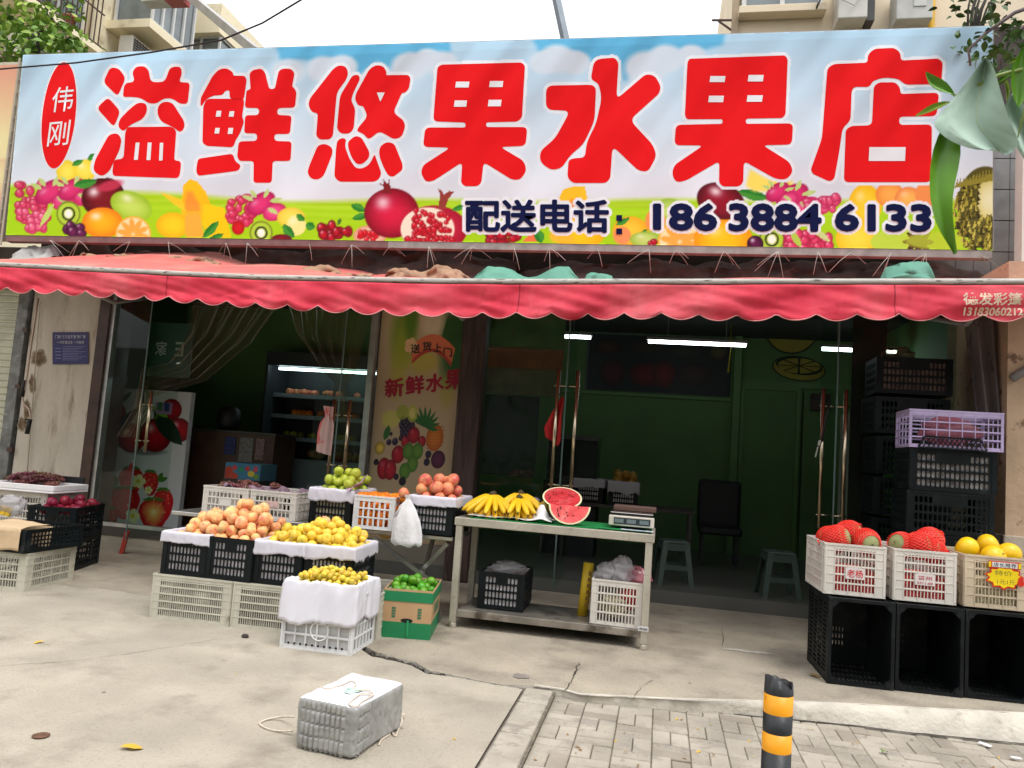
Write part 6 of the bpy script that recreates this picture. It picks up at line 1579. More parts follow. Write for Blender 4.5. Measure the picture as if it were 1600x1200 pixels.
# ---- right: three lying black crates, three white crates on them
lie = MB(); Wc, Hc, Dc = .425, .575, .62
def lying_mesh():
    b = MB(); t = .007
    for (M, w, dep) in [(Matrix.Translation((-Wc / 2, 0, .01)) @ Matrix.Rotation(R(90), 4, 'X') @ Matrix.Scale(-1, 4, (0, 0, 1)), Wc, Dc), (Matrix.Translation((-Wc / 2, 0, Hc - .01)) @ Matrix.Rotation(R(90), 4, 'X') @ Matrix.Scale(-1, 4, (0, 0, 1)), Wc, Dc)]:
        M = Matrix(((1, 0, 0, -Wc / 2), (0, 0, 1, 0), (0, 1, 0, M.translation.z), (0, 0, 0, 1)))
        panel(b, M, w, dep, t, [(.07 + k * .135, .07 + k * .135 + .10) for k in range(4)], 12, .035, w - .035, False, None, .012)
    for x in (-Wc / 2 + .008, Wc / 2 - .008):
        M = Matrix(((0, 1, 0, x), (0, 0, 1, 0), (1, 0, 0, 0), (0, 0, 0, 1)))
        panel(b, M, Hc, Dc, t, [(.07 + k * .135, .07 + k * .135 + .10) for k in range(4)], 16, .05, Hc - .05, False, (lambda u, v: x > 0), .012)
    M = Matrix(((1, 0, 0, -Wc / 2), (0, 1, 0, Dc - .01), (0, 0, 1, 0), (0, 0, 0, 1)))
    panel(b, M, Wc, Hc, t, [(.14 + k * .05, .14 + k * .05 + .03) for k in range(3)], 16, .03, Wc - .03, False, lambda u, v: u > .62, .016)
    # mouth frame with corner rings
    e = .022
    b.box((0, -.004, e / 2), (Wc, .022, e)).box((0, -.004, Hc - e / 2), (Wc, .022, e)).box((-Wc / 2 + e / 2, -.004, Hc / 2), (e, .022, Hc - 2 * e)).box((Wc / 2 - e / 2, -.004, Hc / 2), (e, .022, Hc - 2 * e))
    for sx in (-1, 1):
        for z, s2 in ((.0, 1), (Hc, -1)):
            x = sx * (Wc / 2 - .034); zz = z + s2 * .034
            b.lathe([(.011, 0), (.020, 0), (.020, .03), (.011, .03)], 14, (0, 0, 0), Matrix.Translation((x, .012, zz)) @ Matrix.Rotation(R(90), 4, 'X'))
            b.add([(sx * (Wc / 2 - e), -.01, z + s2 * e), (sx * (Wc / 2 - .075), -.01, z + s2 * e), (sx * (Wc / 2 - e), -.01, z + s2 * .075)], [(0, 1, 2)])
    return b.mesh('lying_crate', mat('black_plastic_grey', (.007, .009, .010), rough=.45, var=.4, vscale=7, spec=.2, col2=(.035, .036, .035), c2pos=(.54, .80), c2scale=7))
lym = lying_mesh()
G4 = 'black crates lying on their sides at the right'
for i, lab in enumerate(['empty black crate on its side, leftmost of the lying row', 'empty black crate lying on its side in the middle of the row', 'empty black crate lying on its side at the right edge']):
    crate(lym, 'lying_crate', lab, (1.39 + i * .437, 5.725 + .035 * (i - .6), 0), R([1.5, 2, 3][i]), G4)
    if i == 0: pass
G5 = 'white crates on the lying black crates'
wr_m = [white_pl, white_pl, yellowed_pl]
labs = ['white crate of net wrapped melons with two red characters on its plate', 'white crate of net wrapped melons with a faint lettered plate, middle one', 'yellowed crate of yellow melons with a star shaped price card']
ctr = []
for i in range(3):
    me = grid_crate_mesh('melon_crate', .395, .56, .345, wr_m[i], 5, 3, 6, .065, (.33, .55), True, 4)
    x, y = 1.355 + i * .455, 5.775 + .03 * i
    t = crate(me, 'melon_crate', labs[i], (x, y, .585), R(2), G5); ctr.append((x, y, t))
    if i < 2:
        MB().bb(-.062, .062, -.0095, -.0035, .115, .19).build('name_plate', mat('plate_white', (.66, .60, .58), rough=.5), t)
        if i == 0: quadtext('老杨', mat('plate_red', (.55, .02, .03), rough=.5), t, -.052, .052, .125, .180, -.011, .012)
        else:
            quadtext('晋州', mat('plate_faded', (.50, .16, .17), rough=.5), t, -.045, .045, .150, .178, -.011, .02); quadtext('0311-88', mat('plate_faded', (.50, .16, .17)), t, -.05, .05, .122, .138, -.011, .02)
    MB().bb(-.17, .17, .03, .53, .012, .16).build('lining', mat('pale_bag', (.45, .40, .25)) if i == 2 else mat('net_red_lining', (.55, .06, .05), rough=.6, var=.5, vscale=30), t)
net_m = mat('red_net', (.80, .045, .03), rough=.5, var=.1, spec=.3)
melon_me = fruit_mesh('melon', melon_m, 1.0, .05, .03, n=28, k=18, stalk=stem_m)
def net_mesh(te):
    b = MB(); n, k = 26, 15; vs = []
    def pt(i, j):
        th = .30 + (te - .30) * i / k; a = 2 * math.pi * (j + .5 * (i % 2)) / n; r = math.sin(th) * 1.05
        return (r * math.cos(a), r * math.sin(a), -math.cos(th) * 1.05)
    rows = [[pt(i, j) for j in range(n)] for i in range(k + 1)]
    for r_ in rows: vs += r_
    fs = []
    for i in range(k):
        for j in range(n):
            if i % 2 == 0: fs.append((i * n + j, (i + 1) * n + j)); fs.append((i * n + j, (i + 1) * n + (j - 1) % n))
            else: fs.append((i * n + j, (i + 1) * n + j)); fs.append((i * n + j, (i + 1) * n + (j + 1) % n))
    for (a, c) in fs: b.bar(vs[a], vs[c], .05, .05)
    b.mi = 1  # closed inner shell: deeper red stands in for glow and shade between strands
    sh = [(tuple(Vector(v) * .975)) for v in vs]; b.add(sh, [(i * n + j, i * n + (j + 1) % n, (i + 1) * n + (j + 1) % n, (i + 1) * n + j) for i in range(k) for j in range(n)]); b.mi = 0
    for i in range(18):     # gathered tuft at the closed end
        a = i * .35; b.bar((.05 * math.cos(a), .05 * math.sin(a), -1.02), (.22 * math.cos(a), .22 * math.sin(a), -1.30 - .05 * math.sin(3 * a)), .07, .02)
    for i in range(n):     # ruffled end
        p = Vector(rows[-1][i]); b.bar(p, p * 1.06 + Vector((0, 0, .12)), .06, .03)
    return b.mesh('net_sleeve', [net_m, mat('net_gap_glow', (.62, .026, .018), rough=.6, var=.2, vscale=3)])
netme = net_mesh(2.40); netcl = net_mesh(2.95)
def melon(loc, r, rot, label, sq=1.06, bare=False):
    o = inst(melon_me, 'melon', loc, (r, r, r * sq), rot, label, 'melon', 'net wrapped melons in the white crates')
    inst(netme if bare else netcl, 'net_sleeve', (0, 0, 0), 1, (0, 0, 0), parent=o)
x, y, _ = ctr[0]
melon((x - .10, y + .12, .955), .092, (R(70), R(20), R(60)), 'red netted melon with a green end, front left of the lettered crate', bare=True)
melon((x + .095, y + .11, .955), .088, (R(98), 0, R(12)), 'melon showing its bare green face out of a red net', bare=True)
melon((x + .03, y + .33, .985), .092, (R(80), 0, R(70)), 'melon in a red net at the back of the lettered crate, green end up', 1.05, True)
melon((x - .10, y + .36, .93), .09, (R(60), 0, R(0)), 'melon in a red net low at the back left of the lettered crate')
x, y, _ = ctr[1]
melon((x - .10, y + .16, .945), .088, (R(75), 0, R(-50)), 'melon with its green end left in the middle white crate', bare=True)
melon((x + .00, y + .12, .955), .092, (R(80), 0, R(80)), 'melon wholly covered by red net at the front of the middle crate')
melon((x + .10, y + .26, .98), .092, (R(60), R(10), R(110)), 'melon in a red net on the right of the middle crate, tilted', 1.18)
melon((x + .085, y + .115, .925), .08, (R(90), 0, R(60)), 'low melon in a red net just above the rim of the middle crate')
x, y, _ = ctr[2]
for dx, dy_, z, r, lab in [(-.11, .20, .955, .082, 'yellow melon at the left of the yellowed crate'), (.02, .10, .915, .085, 'yellow melon low at the front of the yellowed crate'), (.06, .30, .985, .078, 'topmost yellow melon at the back of the yellowed crate'), (.145, .17, .94, .082, 'yellow melon at the right of the yellowed crate'), (-.02, .36, .93, .08, 'yellow melon low at the back of the yellowed crate')]:
    inst(ymelon_me, 'yellow_melon', (x + dx, y + dy_, z), r, (R(60), R(20), dx * 20), lab, 'melon')
# star price card
pcx = thing('price_card', 'yellow star shaped price card with a red edge on the yellowed crate', 'price card', (ctr[2][0] + .045, ctr[2][1] - .014, .80), R(2))
def star(rx, rz_, n, k, j): return [((rx * (1 if i % 2 == 0 else k) * math.cos(a)), rz_ * (1 if i % 2 == 0 else k) * math.sin(a)) for i, a in [(i, 2 * math.pi * i / (2 * n) + j) for i in range(2 * n)]]
fnx = lambda y_: (lambda a, c, d: Vector((a, y_ - d, c)))
MB().prism(star(.125, .085, 11, .80, .1), fnx(0), 0, .003).build('red_edge', mat('card_red', (.62, .03, .015), rough=.4), pcx)
MB().prism(star(.112, .072, 11, .80, .1), fnx(-.0032), 0, .002).build('card', mat('card_yellow', (.80, .60, .01), rough=.4), pcx)
MB().bb(-.10, .10, -.006, -.0035, .060, .105).build('banner_strip', mat('card_red', (.62, .03, .015)), pcx)
MB().bb(-.10, -.085, -.0075, -.0065, .065, .1).bb(.085, .10, -.0075, -.0065, .065, .1).build('strip_edge', mat('card_yellow', (.80, .60, .01)), pcx)
MB().bb(-.078, .078, -.0075, -.0065, .066, .099).build('strip_field', mat('card_white', (.75, .75, .75), rough=.4), pcx)
quadtext('店长推荐', rubber, pcx, -.072, .072, .069, .097, -.009, .004)
ink = mat('pen_ink', (.10, .09, .03), rough=.6)
quadtext('特价', ink, pcx, -.06, .045, .012, .045, -.0065, -.012); quadtext('1元1斤', ink, pcx, -.045, .065, -.045, -.012, -.0065, -.012)
b = MB(); b.prism(ellpts(.10, -.03, .022, .022, 0, 20), fnx(-.0055), 0, .003); b.prism(ellpts(.10, -.005, .017, .017, 0, 18), fnx(-.0055), 0, .0025); b.build('red_blob', mat('card_red', (.62, .03, .015)), pcx)
# ================================================================ crates and boxes at the far left
def corner(A, Bk, W):
    """origin (front middle) and turn of a crate from its front right and rear right ground corners"""
    d = (Bk - A); a = math.atan2(d.y, d.x) - math.pi / 2
    return Vector((A.x - W / 2 * math.cos(a), A.y - W / 2 * math.sin(a), A.z)), a
GL = 'crates at the left edge of the shop front'
lowc = grid_crate_mesh('beige_crate', .50, .60, .30, beige_pl, 4, 3, 4, .07, None, True, 5, .006)
o1, a1 = corner(PZ(38, 924, 0), PZ(85, 912, 0), .50); a1 = R(6)
crate(lowc, 'pale_crate', 'beige crate on the ground at the left edge under the shallow black crate', o1, a1, GL)
shal = black_crate_mesh(.50, .62, .185, 9, 14, 4, False)
o2 = Vector((o1.x, o1.y - .02, .306)); crate(shal, 'black_crate', 'shallow black crate with brown paper over its front at the left edge', o2, a1 - R(6), GL)
kraft = mat('kraft_paper', (.56, .41, .25), rough=.8, var=.1, vscale=5, bump=.3, bscale=14)
def kf(u, v):
    x = -.18 + .36 * u; P = [(.30, .205), (.06, .20), (-.005, .196), (-.014, .17), (-.02, .02)]
    i = v * 4; j = min(3, int(i)); f = i - j; y = P[j][0] * (1 - f) + P[j + 1][0] * f; z = P[j][1] * (1 - f) + P[j + 1][1] * f
    return Vector((x + .02 * (v - .5), y + .008 * nz(u * 4, v * 4, 2), z + .012 * nz(u * 3, v * 3, 5) + .02 * (1 - u) * (1 - v)))
b = MB(); b.grid(20, 26, kf); o = b.build('brown_paper', kraft, None, True, 0, (o2.x + .02, o2.y, o2.z), (0, 0, a1 - R(6))); tag(o, 'sheet of brown wrapping paper folded over the front of the shallow crate', 'paper'); o.modifiers.new('s', 'SOLIDIFY').thickness = .003
tag(MB().bb(-.22, .22, .30, .31, 0, .17).build('card_divider', kraft, None, False, 0, (o2.x, o2.y, o2.z + .05), (R(-6), 0, a1)), 'brown card standing inside the shallow crate', 'cardboard')
drag = black_crate_mesh(.42, .62, .292, 9, 14)
o3, a3 = corner(PZ(108, 895, 0), Vector((-5.607, 7.268, 0)), .42)
crate(drag, 'black_crate', 'tall black crate on the ground, lower one of the dragon fruit stack', o3, a3, GL); crate(drag, 'black_crate', 'black crate of dragon fruit, upper one of its stack', (o3.x, o3.y, .30), a3, GL)
dr = MB(); n, k = 14, 10
def dragon_mesh():
    b = MB(); b.ball((0, 0, 0), 1, 16, 12, (1, 1, 1.15)); 
    b.mi = 0
    for i in range(16):
        th = .7 + 1.9 * ((i * .618) % 1); a = i * 2.4; d = Vector((math.sin(th) * math.cos(a), math.sin(th) * math.sin(a), math.cos(th) * 1.15)); s = Vector((-math.sin(a), math.cos(a), 0)) * .2
        b.add([d * .97 - s, d * .97 + s, d * 1.18 + Vector((0, 0, .22))], [(0, 1, 2)])
    return b.mesh('dragon_fruit', dragon_m, True)
dme = dragon_mesh()
c3, s3 = math.cos(a3), math.sin(a3)
pile(dme, 'dragon_fruit', heap((-.20, .20, .02, .60), .535, (.044, .052), 26, (0, .3), .25, 41, a3, (o3.x, o3.y)), 'dark pink dragon fruit in the upper black crate', 'dragon fruit', 'dragon fruit in the black crate', 42)
wb = grid_crate_mesh('white_crate', .55, .45, .34, white_pl, 4, 3, 4, .06, None, True, 5, .008)
crate(wb, 'white_crate', 'cream crate on the ground at the left edge, hidden behind the brown paper', (-6.0, 6.42, 0), R(4), GL); crate(wb, 'white_crate', 'cream crate under the white foam tray of grapes', (-6.0, 6.42, .35), R(4), GL)
tr = thing('foam_tray', 'white foam tray of reddish grapes at the left edge', 'tray', (-5.98, 6.36, .70), R(4))
foam = mat('white_foam', (.74, .72, .72), rough=.8, var=.04)
MB().bb(-.36, .36, 0, .5, 0, .02).bb(-.36, .36, 0, .02, .021, .075).bb(-.36, .36, .48, .5, .021, .075).bb(-.36, -.34, .021, .479, .021, .075).bb(.34, .36, .021, .479, .021, .075).build('tray', foam, tr, bevel=.006)
MB().bb(-.10, .30, .50, .515, .05, .14).build('black_strip', rubber, tr)
q = random.Random(77)
grapes([(-5.98 + q.uniform(-.27, .27), 6.40 + q.uniform(.06, .38), .73 + .035 * (i % 3)) for i in range(15)], 'reddish grape bunch on the white foam tray', 'grapes on the white foam tray', 5)
bag('clear plastic bag hanging between the foam tray and the shallow crate', PY(18, 790, 6.0), .11, film, 21, (1.2, .7, .8))
tag(MB().prism(rounded([(-.06, -.03), (.06, -.05), (.07, .03), (-.05, .05)], .02), lambda a, c, d: Vector((a, d, c)), 0, .02).build('fruit_pack', mat('pack_yellow', (.66, .42, .02), rough=.4, var=.5, vscale=25), None, False, 0, PY(6, 798, 5.95)), 'small yellow packet at the left edge above the brown paper', 'packet')
tag(MB().bb(-.07, .07, -.02, .02, 0, .24).build('red_card', mat('red_board', (.48, .05, .03), rough=.5), None, False, 0, (-5.75, 7.62, .0), (R(-8), 0, R(-60))), 'red board leaning behind the dragon fruit crates', 'board')
# white cabinet with cherries and strawberries
cab = thing('drinks_cabinet', 'white cabinet printed with cherries and strawberries behind the left window', 'cabinet', (-6.62, 8.95, .13))
C0 = Vector((-6.62, 8.95, .13)); CY = 8.945
MB().bb(-.63, .62, 0, .09, 0, 1.75).build('body', mat('cabinet_white', (.62, .62, .62), rough=.4), cab, bevel=.01)
pn = Paint(128, 300, 604, 826, .8, (206, 206, 208))
def strawb(cx, cy, rx, ry, rot=0):
    pts = [(cx + rx * (abs(math.cos(a)) ** .8) * (1 if math.cos(a) > 0 else -1) * (1 - .28 * max(0, math.sin(a))), cy + ry * (1.15 * math.sin(a) if math.sin(a) > 0 else .8 * math.sin(a))) for a in [2 * math.pi * i / 30 for i in range(30)]]
    pn.poly(pts, (200, 26, 34)); pn.poly([(cx + (x - cx) * .7 - rx * .1, cy + (y - cy) * .7 - ry * .1) for x, y in pts], (218, 44, 46), soft=3)
    for k in range(14): pn.ell(cx + rx * .7 * math.sin(k * 2.4) * (1 - k / 30), cy - ry * .5 + ry * 1.3 * k / 14, .8, 1, (240, 170, 90))
    for k in range(5): pn.leaf(cx, cy - ry * .75, cx + rx * .8 * math.sin(-1.2 + k * .6), cy - ry * (.62 + .3 * math.cos(-1.2 + k * .6)), 2.4, (80, 120, 40))
pn.ell(185, 694, 24, 5, (120, 120, 126), soft=.8); pn.ell(232, 706, 26, 5, (120, 120, 126), soft=.8)
for (cx, cy, r) in [(182, 645, 15), (268, 640, 16), (172, 668, 17), (280, 672, 18), (205, 684, 22), (243, 680, 25)]: pn.ell(cx, cy, r, r * 1.05, (190, 16, 34), rim=(100, 2, 16), hl=.7)
pn.leaf(162, 692, 216, 636, 10, (22, 44, 26)); pn.leaf(240, 640, 285, 696, 15, (22, 46, 28)); pn.leaf(186, 630, 206, 612, 4, (60, 110, 40)); pn.leaf(240, 635, 262, 652, 6, (110, 170, 50))
for x0_, y0_, x1_, y1_ in [(243, 656, 250, 634), (208, 664, 236, 632)]: pn.poly([(x0_ - 1, y0_), (x0_ + 1, y0_), (x1_ + 1, y1_), (x1_ - 1, y1_)], (120, 150, 60))
for a in [(205, 748, 20, 22, 0), (235, 752, 13, 20, 10), (172, 775, 20, 18, 0), (255, 785, 16, 26, -10), (195, 782, 24, 26, 0), (170, 808, 14, 20, 0)]: strawb(*a)
pn.poly([(205, 722), (186, 752), (222, 752)], (206, 30, 34)); strawb(240, 800, 24, 26, -20)
for k_, c_ in ((.78, (236, 120, 70)), (.5, (246, 170, 90)), (.22, (250, 226, 160))): pn.poly([(240 + k_ * 22 * (abs(math.cos(a)) ** .8) * (1 if math.cos(a) > 0 else -1) * (1 - .4 * max(0, math.sin(a))), 800 + k_ * (28 * math.sin(a) if math.sin(a) > 0 else 20 * math.sin(a))) for a in [2 * math.pi * i / 30 for i in range(30)]], c_, soft=3)
for k in range(8): pn.poly([(240, 800), (240 + 18 * math.cos(k * .785), 800 + 22 * math.sin(k * .785)), (241 + 18 * math.cos(k * .785), 801 + 22 * math.sin(k * .785))], (250, 214, 130), a=.6)
for (cx, cy, s) in [(216, 752, 9), (207, 806, 9), (232, 766, 5)]:
    for k in range(5): pn.ell(cx + s * .75 * math.cos(k * 1.257), cy + s * .75 * math.sin(k * 1.257), s * .55, s * .55, (236, 232, 170))
    pn.ell(cx, cy, s * .35, s * .35, (214, 196, 60))
for k in range(14): pn.leaf(172, 752, 172 + 16 * math.cos(k * .45), 752 + 12 * math.sin(k * .45), 3, (110, 140, 40))
pn.leaf(246, 752, 262, 746, 4, (70, 120, 40)); pn.leaf(246, 752, 254, 738, 4, (70, 120, 40))
pn.poly([(244, 628), (270, 630), (268, 648), (243, 646)], (150, 120, 160)); pn.poly([(247, 628), (254, 629), (253, 642), (246, 641)], (60, 110, 70)); pn.poly([(257, 629), (265, 630), (264, 643), (256, 642)], (50, 70, 120))
def cabf(px, py):
    p = PY(px, py, CY) - C0; return Vector((min(.62, max(-.63, p.x)), p.y, min(1.75, max(.0, p.z))))
pn.build('printed_front', paint_mat('cabinet_print', .35), cabf, cab)
tag(MB().lathe([(0, 0), (.04, 0), (.045, .12), (.02, .17), (.018, .2), (0, .2)], 12).build('bottle', mat('dim_bottle', (.3, .28, .24), rough=.3), None, True, 0, PY(192, 604, 9.1) + Vector((0, 0, -.005))), 'pale bottle standing on the printed cabinet', 'bottle')
gb = thing('green_board', 'dark green board with two reversed white characters behind the left window', 'board', PY(266, 545, 8.6))
MB().bb(-.32, .30, 0, .02, -.36, .33).build('panel', mat('board_green', (.012, .055, .035), rough=.4), gb)
wl = mat('board_white', (.36, .40, .38), rough=.5)
text('家', 'character', wl, lambda u, v: Vector((-.17 - .16 * u + .16 - .04, -.004, -.09 + .18 * v)), .01, gb); text('E', 'character', wl, lambda u, v: Vector((.19 - .12 * u, -.004, -.09 + .18 * v)), .01, gb)
# clear strip curtains tied to the side
pvc = clear_mat('pvc', (.90, .86, .76), .05, .12, (.22, .17, .11), .16)
def curtain(rows, label, seed, nm='strip_curtain'):
    n = len(rows)
    def f(u, v):
        i = v * (n - 1); j = min(n - 2, int(i)); t = i - j; t = t * t * (3 - 2 * t)
        a = PY(*rows[j][:2], rows[j][4]).lerp(PY(*rows[j + 1][:2], rows[j + 1][4]), t); c = PY(*rows[j][2:4], rows[j][4]).lerp(PY(*rows[j + 1][2:4], rows[j + 1][4]), t)
        p = a.lerp(c, u); w = (c - a).length
        return p + Vector((0, .05 * math.sin(u * 34 + v * 2) * min(1, w * 2) + .03 * nz(u * 6, v * 3, seed), .02 * nz(u * 4, v * 4, seed)))
    b = MB(); b.grid(90, 40, f); return tag(b.build(nm, pvc, None, True), label, 'curtain')
curtain([(300, 470, 440, 470, 8.0), (292, 520, 392, 535, 8.0), (262, 565, 320, 595, 7.95), (222, 575, 236, 622, 7.7), (206, 640, 240, 640, 7.7), (182, 682, 216, 684, 7.7)], 'clear plastic strip curtain swept to the left door and tied', 3)
curtain([(448, 470, 590, 470, 8.05), (462, 520, 570, 525, 8.0), (500, 575, 556, 580, 7.9), (524, 598, 542, 602, 7.7), (515, 650, 540, 655, 7.7)], 'clear plastic strip curtain tied to the second door', 8)
t = thing('pink_apron', 'pink and white plastic apron tied to the second door handle', 'apron', PY(510, 640, 7.46)); a0 = PY(510, 640, 7.46)
b = MB(); rows = [(505, 634, 522, 636), (508, 650, 520, 652), (500, 660, 522, 664), (496, 676, 521, 680), (494, 705, 517, 712)]
def apf(u, v):
    i = v * 4; j = min(3, int(i)); f = i - j; A_, B_ = rows[j], rows[j + 1]
    p = PY(A_[0], A_[1], 7.46).lerp(PY(B_[0], B_[1], 7.46), f); c = PY(A_[2], A_[3], 7.46).lerp(PY(B_[2], B_[3], 7.46), f)
    return p.lerp(c, u) - a0 + Vector((0, -.03 * math.sin(math.pi * u) + .012 * math.sin(u * 16), 0))
b.grid(24, 24, apf); b.build('cloth', mat('apron_pink', (.62, .42, .38), rough=.6, var=.1, col2=(.62, .16, .15), c2pos=(.52, .58), c2scale=5), t, True); 
# red cloth over the middle door handle
b = MB(); rc_ = [(879, 618, 882, 622), (862, 645, 878, 650), (850, 668, 876, 690), (852, 682, 872, 697)]
def rcf(u, v):
    i = v * 3; j = min(2, int(i)); f = i - j; A_, B_ = rc_[j], rc_[j + 1]
    return PY(A_[0], A_[1], 7.47).lerp(PY(B_[0], B_[1], 7.47), f).lerp(PY(A_[2], A_[3], 7.47).lerp(PY(B_[2], B_[3], 7.47), f), u) + Vector((0, -.02 * math.sin(u * 9), 0))
b.grid(16, 20, rcf); tag(b.build('red_cloth', mat('red_cloth', (.52, .02, .02), rough=.8, col2=(.6, .3, .25), c2pos=(.62, .66), c2scale=4), None, True), 'red cloth hung on the tall handle of the middle door', 'cloth')
# lock and keys on the right door
t = thing('door_lock', 'black cable lock with keys hanging on the right door handle', 'lock', PY(1288, 640, 7.42)); l0 = PY(1288, 640, 7.42)
MB().tube([PY(1297, 628, 7.41) - l0, PY(1291, 650, 7.41) - l0, PY(1284, 690, 7.41) - l0], .012, 8).build('cable', rubber, t, True); MB().bar(PY(1281, 688, 7.41) - l0, PY(1279, 696, 7.41) - l0, .02, .01).bar(PY(1278, 698, 7.41) - l0, PY(1274, 714, 7.41) - l0, .012, .004).build('key', steel, t)
# poster wall
part(MB().bb(-3.195, -2.205, 8.16, 8.28, .0, 3.05), 'wall_panel', mat('panel_dull', (.20, .18, .14), rough=.8))
po = thing('fruit_poster', 'tall fruit poster with red characters beside the wooden post', 'poster', (-2.7, 8.15, .3)); P0 = Vector((-2.7, 8.15, .3)); PYP = 8.15
pn = Paint(566, 742, 484, 880, .8, (206, 180, 142))
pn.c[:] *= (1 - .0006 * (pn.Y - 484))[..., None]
for (cx, cy, rx, ry, c, a) in [(612, 520, 24, 50, (120, 150, 40), .8), (625, 495, 12, 40, (90, 130, 40), .8), (608, 570, 16, 50, (180, 180, 60), .6), (655, 565, 30, 18, (190, 180, 50), .6), (710, 540, 22, 60, (50, 96, 46), .9), (724, 560, 14, 40, (50, 100, 50), .9), (707, 610, 14, 26, (170, 170, 60), .5), (668, 505, 20, 20, (240, 220, 190), .6)]:
    pn.ell(cx, cy, rx, ry, c, soft=.8, a=a)
for k in range(16): x = 694 + k * 3; pn.leaf(x + 6, 484, x - 12 + k, 560 - k * 2, 2.2, (36, 78, 40), (70, 110, 50))
arc = [(628 + 88 * t, 552 - 30 * math.sin(math.pi * (.12 + .80 * t))) for t in np.linspace(0, 1, 14)]
pn.poly([(x, y) for x, y in arc] + [(x - (x - 672) * .12, y + 26) for x, y in arc[::-1]], (226, 122, 84)); pn.poly([(x - (x - 672) * .10, y + 22) for x, y in arc] + [(x - (x - 672) * .12, y + 28) for x, y in arc[::-1]], (190, 74, 62))
for k in range(5): pn.ell(628 + 7 * math.cos(k * 1.257), 540 + 7 * math.sin(k * 1.257), 6, 6, (240, 190, 140))
for k in range(30): pn.ell(623 + (k % 5) * 5 + 2 * math.sin(k), 655 + (k // 5) * 5.5 + (k % 2) * 2, 4.2, 4.6, (52, 38, 62), rim=(18, 12, 28), hl=.3)
pn.ell(603, 678, 3, 3, (40, 30, 50)); pn.ell(612, 690, 6, 6, (46, 34, 60), hl=.3); pn.ell(600, 691, 5, 5, (46, 34, 60), hl=.3)
pn.ell(690, 684, 17, 21, (206, 122, 40), rim=(160, 80, 26))
for k in range(60): pn.ell(675 + (k % 8) * 4.2 + (k // 8 % 2) * 2, 667 + (k // 8) * 4.8, 1.3, 1.3, (170, 84, 30))
for k in range(9): a = -2.6 + k * .36; pn.leaf(670, 668, 664 + 34 * math.cos(a), 664 + 30 * math.sin(a), 3.4, (34, 90, 44), (60, 120, 50))
pn.ell(600, 655, 18, 14, (196, 190, 90), soft=.4, a=.8); pn.ell(622, 644, 12, 12, (150, 160, 60), a=.8); pn.ell(642, 646, 10, 14, (180, 180, 70), a=.8); pn.ell(642, 646, 6, 9, (214, 206, 120), a=.8)
for (cx, cy, rx, ry) in [(648, 680, 12, 13), (632, 690, 8, 9), (665, 690, 8, 9), (620, 710, 13, 14), (594, 732, 13, 17), (607, 734, 12, 16)]: pn.ell(cx, cy, rx, ry, (176, 34, 48), rim=(110, 10, 28), hl=.2)
pn.leaf(590, 688, 598, 664, 7, (50, 100, 50)); 
for (x, y) in [(640, 705), (658, 705), (650, 725), (636, 736)]: pn.ell(x, y, 11, 13, (96, 134, 50), rim=(60, 100, 40))
for (cx, cy, r, c) in [(680, 710, 6, (44, 36, 60)), (678, 722, 6, (44, 36, 60)), (700, 718, 14, (96, 40, 70)), (578, 722, 5, (40, 34, 50)), (620, 745, 5, (40, 34, 50)), (633, 752, 7, (40, 34, 50)), (583, 700, 10, (226, 190, 80)), (650, 800, 24, (150, 170, 70)), (690, 820, 20, (190, 60, 60)), (610, 820, 22, (206, 150, 60))]: pn.ell(cx, cy, r, r, c, rim=tuple(int(v * .6) for v in c))
def pof(px, py):
    xl = 597 + (572 - 597) * (py - 490) / 310; u = (px - 566) / 176
    p = PY(xl + 139 * u, py, PYP) - P0; return Vector((min(.485, max(-.485, p.x)), p.y, min(2.7, max(.05, p.z))))
def pat(px, py): 
    p = PY(px, py, PYP - .004) - P0; return Vector((min(.485, max(-.485, p.x)), p.y, p.z))
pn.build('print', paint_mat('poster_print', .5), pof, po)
dk = mat('poster_black', (.02, .03, .02), rough=.6); rd = mat('poster_red', (.36, .012, .035), rough=.6)
for ch, x, y, s, r_ in [('送', 642, 552, 14, -.05), ('货', 660, 548, 14, 0), ('上', 677, 549, 13, .12), ('门', 693, 555, 13, .2)]: text(ch, 'character', dk, lambda u, v: pat(x + s * u, y + s * r_ * u - s * v), 0, po, 3, (.03, .03, (0, .0004, 0)))
for ch, x, y, s in [('新', 602, 621, 28), ('鲜', 634, 617, 28), ('水', 666, 613, 27), ('果', 696, 609, 29)]: text(ch, 'character', rd, lambda u, v: pat(x + s * u, y - 3 * u - s * v), .002, po, 3, (.045, .04, (0, .0004, 0)))
# blue notice plate, bare patches on the pier
np_ = thing('notice_plate', 'blue notice plate with white lines of writing on the stained pier', 'sign', PY(108, 545, 8.09)); n0 = PY(108, 545, 8.09)
def npt(u, v, k=0): return PY(82 + 56 * u, 519 + 50 * v, 8.085 - .004 * k) - n0
b = MB(); b.add([npt(0, 0), npt(1, 0), npt(1, 1), npt(0, 1), npt(0, 0, -2), npt(1, 0, -2), npt(1, 1, -2), npt(0, 1, -2)], [(3, 2, 1, 0), (0, 1, 5, 4), (1, 2, 6, 5), (2, 3, 7, 6), (3, 0, 4, 7)]); b.build('plate', mat('plate_blue', (.028, .028, .13), rough=.4, var=.1), np_)
wt_ = mat('plate_white_print', (.50, .50, .58), rough=.5)
text('门前“三包五不准”责任牌', 'lettering', wt_, lambda u, v: npt(.08 + .84 * u, .20 - .11 * v, 1), .01, np_); text('一包环境卫生 一包秩序', 'lettering', wt_, lambda u, v: npt(.12 + .76 * u, .37 - .10 * v, 1), .01, np_)
b = MB(); pale_l = mat('plate_small_print', (.16, .16, .34), rough=.5)
